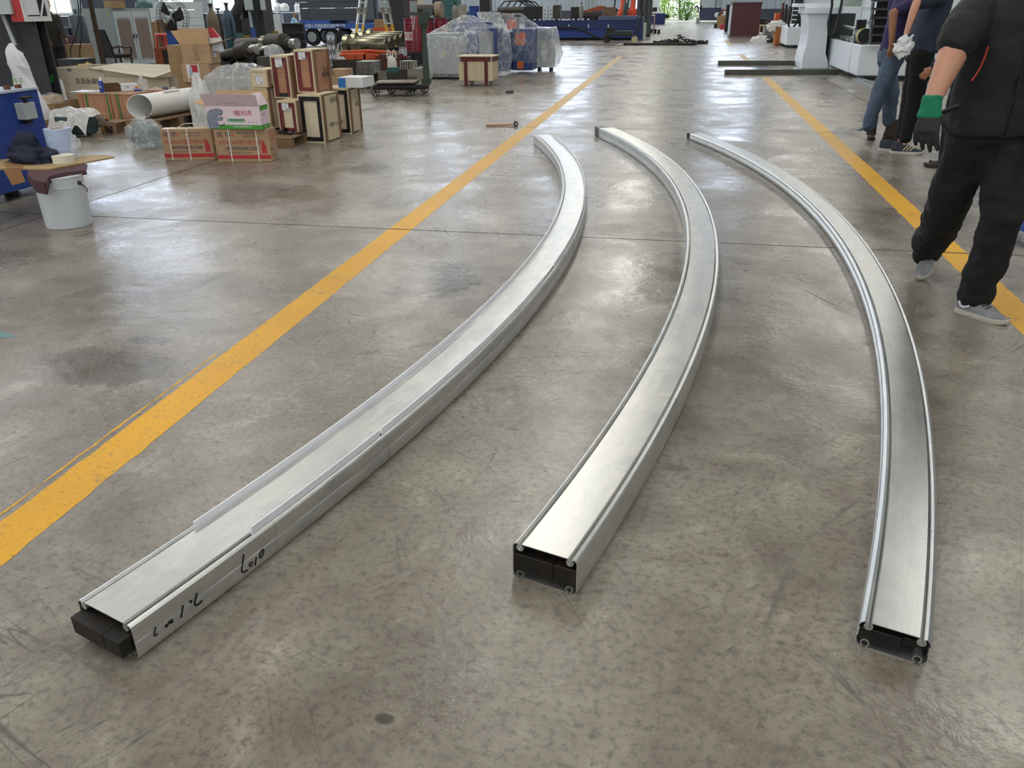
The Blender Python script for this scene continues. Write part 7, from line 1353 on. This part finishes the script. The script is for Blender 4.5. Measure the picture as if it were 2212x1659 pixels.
ha_, to_ = G(2066, 672), G(2160, 700); v = to_ - ha_; s = shoe(t, ha_ - base, math.atan2(v.y, v.x), max(.29, v.length * 1.05), m_tr, m_sol, name='trainer', high=.1)
sw = MB(); sw.ribbon([(.02, -.036, .075), (.035, -.04, .052), (.055, -.041, .05), (.085, -.041, .066)], .01, (0, -1, 0), .002); sw.build('tick_mark', m_label, s)
MB().bb(.0, -.03, .006, .06, .03, .022).build('heel_pad', M('heel_amber', '8d8460', .5), s)
v2 = Vector((rt.x - base.x, rt.y - base.y, 0)); dr2 = (fwd * .8 - lat * .35).normalized(); an = math.atan2(dr2.y, dr2.x); pt = .75; hl = v2 - Vector((math.cos(an), math.sin(an), 0)) * (.28 * math.cos(pt)) + Vector((0, 0, .28 * math.sin(pt) + .0))
s2 = shoe(t, hl, an, .29, m_tr, m_sol, pitch=-pt, name='trainer', high=.1)
# --- two workers standing by the white machine
def standing(label, sole_px, knee, hip, lean, face, arm, tee, trous, tee_r, shoes, bend=.0, skin=m_skin, dist=None, spread=.12, shirt_len=.0, grip=None):
    p = G(*sole_px); dd = fdist(p); base = Vector((p.x, p.y, 0)); R = rel(base); t = thing('person', label, 'person', base)
    return t, p, dd, base, R
p = G(1956, 330); dd = fdist(p); base = Vector((p.x, p.y, 0)); Rr = rel(base)
t = thing('person', 'person in navy tee and black trousers holding crumpled white wipes', 'person', base)
fx = Vector((1, -.12, 0)).normalized(); lt = Vector((-fx.y, fx.x, 0))
pel = Rr(1990, 108, dd); ankN, ankF = Rr(1953, 312, dd - .04), Rr(1946, 302, dd + .14); kneN, kneF = Rr(1976, 215, dd - .05), Rr(1966, 212, dd + .16); hN, hF = pel - lt * .1 - Vector((0, 0, .03)), pel + lt * .1 - Vector((0, 0, .03))
ch = pel + Vector((.07, 0, .45)); nk = ch + Vector((.05, 0, .2)); hd = nk + Vector((.06, 0, .17)); shN, shF = ch - lt * .2 + Vector((0, 0, .08)), ch + lt * .2 + Vector((0, 0, .08))
elN = Rr(1980, 5, dd - .3); wrN = Rr(1958, 72, dd - .32); elF = shF + Vector((.12, 0, -.28)); wrF = shF + Vector((.32, -.05, -.3)); 
b = MB(); trunk(b, [(pel - Vector((0, 0, .06)), .14, .1), (pel + Vector((0, 0, .12)), .13, .1), (ch, .15, .1), (nk, .06, .055)], lt)
for A, K, N in ((hN, kneN, ankN), (hF, kneF, ankF)): limb(b, [A, K, N], [.07, .05, .036])
limb(b, [shN, elN, elN.lerp(wrN, .35), wrN], [.052, .043, .043, .028]); hd_ = (Rr(1949, 92, dd - .34) - wrN); hand(b, wrN, hd_, lt * -.2 - fx * .9, 1, .45, 1.05)
limb(b, [shF, elF, wrF], [.052, .042, .028]); hand(b, wrF, wrF - elF, -lt, -1, .3); limb(b, [nk - Vector((0, 0, .03)), hd - Vector((0, 0, .08))], [.056, .054]); head(b, hd, fx, lt)
remesh(b.build('body', M('skin_pink', 'c99580', .5, var=.06, scale=20), t), .0075); finish_head(t, hd, fx, lt)
b = MB(); trunk(b, [(pel - Vector((0, 0, .12)), .185, .15), (pel + Vector((0, 0, .06)), .18, .14)], lt); limb(b, [hN, kneN, ankN + Vector((0, 0, .07))], [.12, .095, .07]); limb(b, [hF, kneF, ankF + Vector((0, 0, .07))], [.12, .095, .07]); remesh(b.build('trousers', M('black_track_pants', '0a0b0e', .85), t), .016, .022, .14)
b = MB(); trunk(b, [(pel + Vector((.02, 0, -.02)), .215, .18), (pel + Vector((.03, 0, .15)), .205, .18), (ch, .21, .15), (ch + Vector((.02, 0, .1)), .19, .13), (nk - Vector((0, 0, .02)), .075, .07)], lt); limb(b, [shN, shN.lerp(elN, .75)], [.088, .082]); limb(b, [shF, shF.lerp(elF, .75)], [.088, .082]); remesh(b.build('tee', m_navyt, t), .015, .03, .16)
lg = pel + fx * .185 + lt * -.05 + Vector((.03, 0, .38)); k = MB()
k.lathe([(.014, 0), (.014, .001)], 12, tuple(lg + Vector((-.02, -.07, .0))), 'Y'); k.build('tee_print', m_label, t)
m_ad = M('navy_trainer', '1f2838', .6, var=.12)
hl, te = G(1921, 330), G(1996, 334); v = te - hl
for k_, off in ((0, Vector((0, 0, 0))), (1, Vector((-.09, .18, 0)))):
    s = shoe(t, hl - base + off, math.atan2(v.y, v.x), max(.29, v.length), m_ad, M('trainer_sole', 'c9c5ba', .6), name='trainer', high=.125, wd=.13)
    st = MB()
    for i in range(3): x = .1 + .028 * i; st.ribbon([(x * 1.35, -.05, .04), (x * 1.35 + .03, -.046, .075), (x * 1.35 + .05, -.036, .1)], .014, (0, -1, .35), .003)
    st.build('side_stripes', M('gold_stripe', 'b5a67e', .4), s)
wl_ = Rr(1952, 101, dd - .4) + base; k = MB(); k.blob((0, 0, 0), (.09, .035, .1), 101, .5, 2.4, 4, False); k.jitter(.02, 20, 3); tag(k.build('wipes', M('white_wipe', 'dfe3e6', .7, var=.03), None, wl_, rot=(0, .5, 0), smooth=True, sharp=60), 'crumpled white wipes in the hand of the person in navy tee', 'wipes')
# jeans and boots
p = G(1876, 313); dd = fdist(p); base = Vector((p.x, p.y, 0)); Rr = rel(base)
t = thing('person', 'person in purple shirt, blue jeans and brown boots standing by the white machine', 'person', base)
fx = Vector((.9, .35, 0)).normalized(); lt = Vector((-fx.y, fx.x, 0)); p2 = G(1921, 302)
pel = Rr(1927, 112, dd + .12); ankN, ankF = Rr(1876, 272, dd - .02), Rr(1920, 262, fdist(p2)); kneN, kneF = Rr(1898, 200, dd), Rr(1925, 195, dd + .16); hN, hF = pel - lt * .085 - Vector((0, 0, .03)), pel + lt * .085 - Vector((0, 0, .03))
ch = pel + Vector((.05, 0, .45)); nk = ch + Vector((.05, 0, .2)); hd = nk + Vector((.06, 0.03, .17)); shN, shF = ch - lt * .2 + Vector((0, 0, .08)), ch + lt * .2 + Vector((0, 0, .08)); elN = Rr(1930, 28, dd - .16); wrN = Rr(1926, 96, dd - .2)
elF = shF + Vector((.1, 0, -.28)); wrF = shF + Vector((.3, .0, -.35))
b = MB(); trunk(b, [(pel - Vector((0, 0, .06)), .13, .1), (pel + Vector((0, 0, .12)), .13, .1), (ch, .15, .1), (nk, .06, .055)], lt)
for A, K, N in ((hN, kneN, ankN), (hF, kneF, ankF)): limb(b, [A, K, N], [.07, .05, .036])
limb(b, [shN, elN, elN.lerp(wrN, .3), wrN], [.052, .046, .046, .03]); hand(b, wrN, Rr(1922, 125, dd - .2) - wrN, lt + fx * .2, 1, .35, 1.05); limb(b, [shF, elF, wrF], [.052, .042, .028]); hand(b, wrF, wrF - elF, -lt, -1, .3)
limb(b, [nk - Vector((0, 0, .03)), hd - Vector((0, 0, .08))], [.056, .054]); head(b, hd, fx, lt); remesh(b.build('body', m_skin2, t), .0075); finish_head(t, hd, fx, lt)
b = MB(); trunk(b, [(pel - Vector((0, 0, .12)), .165, .14), (pel + Vector((0, 0, .06)), .16, .13)], lt); limb(b, [hN, kneN, kneN.lerp(ankN, .6), ankN + Vector((0, 0, .0))], [.115, .092, .088, .075]); limb(b, [hF, kneF, kneF.lerp(ankF, .6), ankF], [.115, .092, .088, .075]); remesh(b.build('jeans', m_jean, t), .014, .035, .12)
b = MB(); b.slabpoly([ankN + Vector((-.03, -.06, -.01)), ankN + Vector((.0, -.07, .03)), ankN + Vector((-.1, -.08, -.02)), ankN + Vector((-.13, -.06, -.05))], .02); b.build('turned_cuff', m_jean, t)
b = MB(); trunk(b, [(pel + Vector((.0, 0, .0)), .175, .14), (pel + Vector((.02, 0, .15)), .18, .14), (ch, .2, .14), (ch + Vector((.02, 0, .1)), .18, .12), (nk - Vector((0, 0, .02)), .075, .07)], lt); limb(b, [shN, shN.lerp(elN, .72)], [.085, .078]); limb(b, [shF, shF.lerp(elF, .72)], [.085, .078]); remesh(b.build('shirt', m_purp, t), .015, .03, .14)
m_bt = M('brown_boot', '352a26', .75, var=.2); m_bs = M('boot_sole', '2a2422', .8)
v = Vector((-.1, -1, 0)); s = shoe(t, G(1882, 300) - base + Vector((.0, .1, 0)), math.atan2(-1, -.12), .27, m_bt, m_bs, name='boot', high=.1, boot=.25); v = fx; s = shoe(t, G(1905, 302) - base, math.atan2(-.25, 1), .27, m_bt, m_bs, name='boot', high=.1, boot=.25)
# dark figure behind, seated worker far off, dark figure at the left
def simple(label, px, foot_y, head_y, wpx, facing, coat, trous, lapel=None, Y=None, seat=False):
    p = AY(px, foot_y, Y); base = Vector((p.x, Y, 0)); f = Vector((math.cos(facing), math.sin(facing), 0)); lt = Vector((-f.y, f.x, 0)); t = thing('person', label, 'person', base)
    zp = .48 if seat else .92; pel = Vector((0, 0, zp)); ch = pel + Vector((0, 0, .45)) + f * (.15 if seat else 0); nk = ch + Vector((0, 0, .19)) + f * .03; hd = nk + Vector((0, 0, .16)) + f * .05
    b = MB(); trunk(b, [(pel - Vector((0, 0, .05)), .12, .09), (ch, .14, .095), (nk, .055, .05)], lt); tr = MB(); cl = MB()
    trunk(tr, [(pel - Vector((0, 0, .1)), .17, .12), (pel + Vector((0, 0, .05)), .17, .12)], lt); trunk(cl, [(pel + Vector((0, 0, -.12 if not seat else -.02)), .2, .14), (pel + Vector((0, 0, .2)), .19, .14), (ch, .2, .13), (ch + Vector((0, 0, .1)), .17, .11), (nk, .07, .065)], lt)
    for s in (-1, 1):
        h = pel + lt * .09 * s; k = h + f * .42 if seat else h + Vector((0, 0, -.44)) + f * .03; a = k + Vector((0, 0, -.4)) if seat else h + Vector((0, 0, -.84)); limb(b, [h, k, a], [.06, .045, .035]); limb(tr, [h, k, a], [.1, .08, .07])
        sh = ch + lt * .19 * s + Vector((0, 0, .08)); e = sh + Vector((0, 0, -.28)) + f * (.12 if not seat else .2); w = e + (Vector((0, 0, -.18)) + f * .16 if not seat else f * .25 + Vector((0, 0, -.04))); limb(b, [sh, e, w], [.045, .04, .028]); hand(b, w, w - e, -lt * s, -s, .3); limb(cl, [sh, e, e.lerp(w, .85)], [.075, .065, .05])
        shoe(t, Vector((a.x, a.y, 0)) - f * .08, facing, .28, m_blk, m_bs, name='shoe')
    limb(b, [nk - Vector((0, 0, .04)), hd - Vector((0, 0, .08))], [.055, .053]); head(b, hd, f, lt); remesh(b.build('body', m_skin2, t), .009); finish_head(t, hd, f, lt); remesh(tr.build('trousers', trous, t), .018, .02, .14); remesh(cl.build('jacket', coat, t), .016, .02, .14)
    if lapel: MB().tube([nk + lt * .08 * math.cos(q) + f * .075 * math.sin(q) for q in (2 * PI * i / 14 for i in range(14))], .02, 6, loop=True).build('collar', lapel, t)
    return t
simple('person in dark suit with orange collar standing behind the red hose cabinet', 124, 120, 0, 30, -.6, M('dark_suit', '24221f', .85), m_blkt, M('orange_collar', 'd06a40', .7), Y=18.0)
simple('person in light blue shirt sitting at the far workbench left of the trailer', 628, 30, -10, 20, .1, M('light_blue_shirt', '9fc4dc', .8), M('pale_trousers', '7f8fa0', .8), None, Y=45.2, seat=True)
simple('person in dark navy clothes standing half hidden behind the walking worker', 2068, 250, -40, 40, 2.6, M('dark_navy', '151a28', .85), m_blkt, None, Y=9.4)
p = AY(628, 30, 45.2); tag(MB().lathe([(.17, 0), (.17, .02), (.04, .03), (.04, .26), (.17, .27), (.17, .29), (0, .3)], 14).build('stool', m_iron, None, (p.x, 45.2, 0)), 'dark stool under the seated worker far off', 'stool')
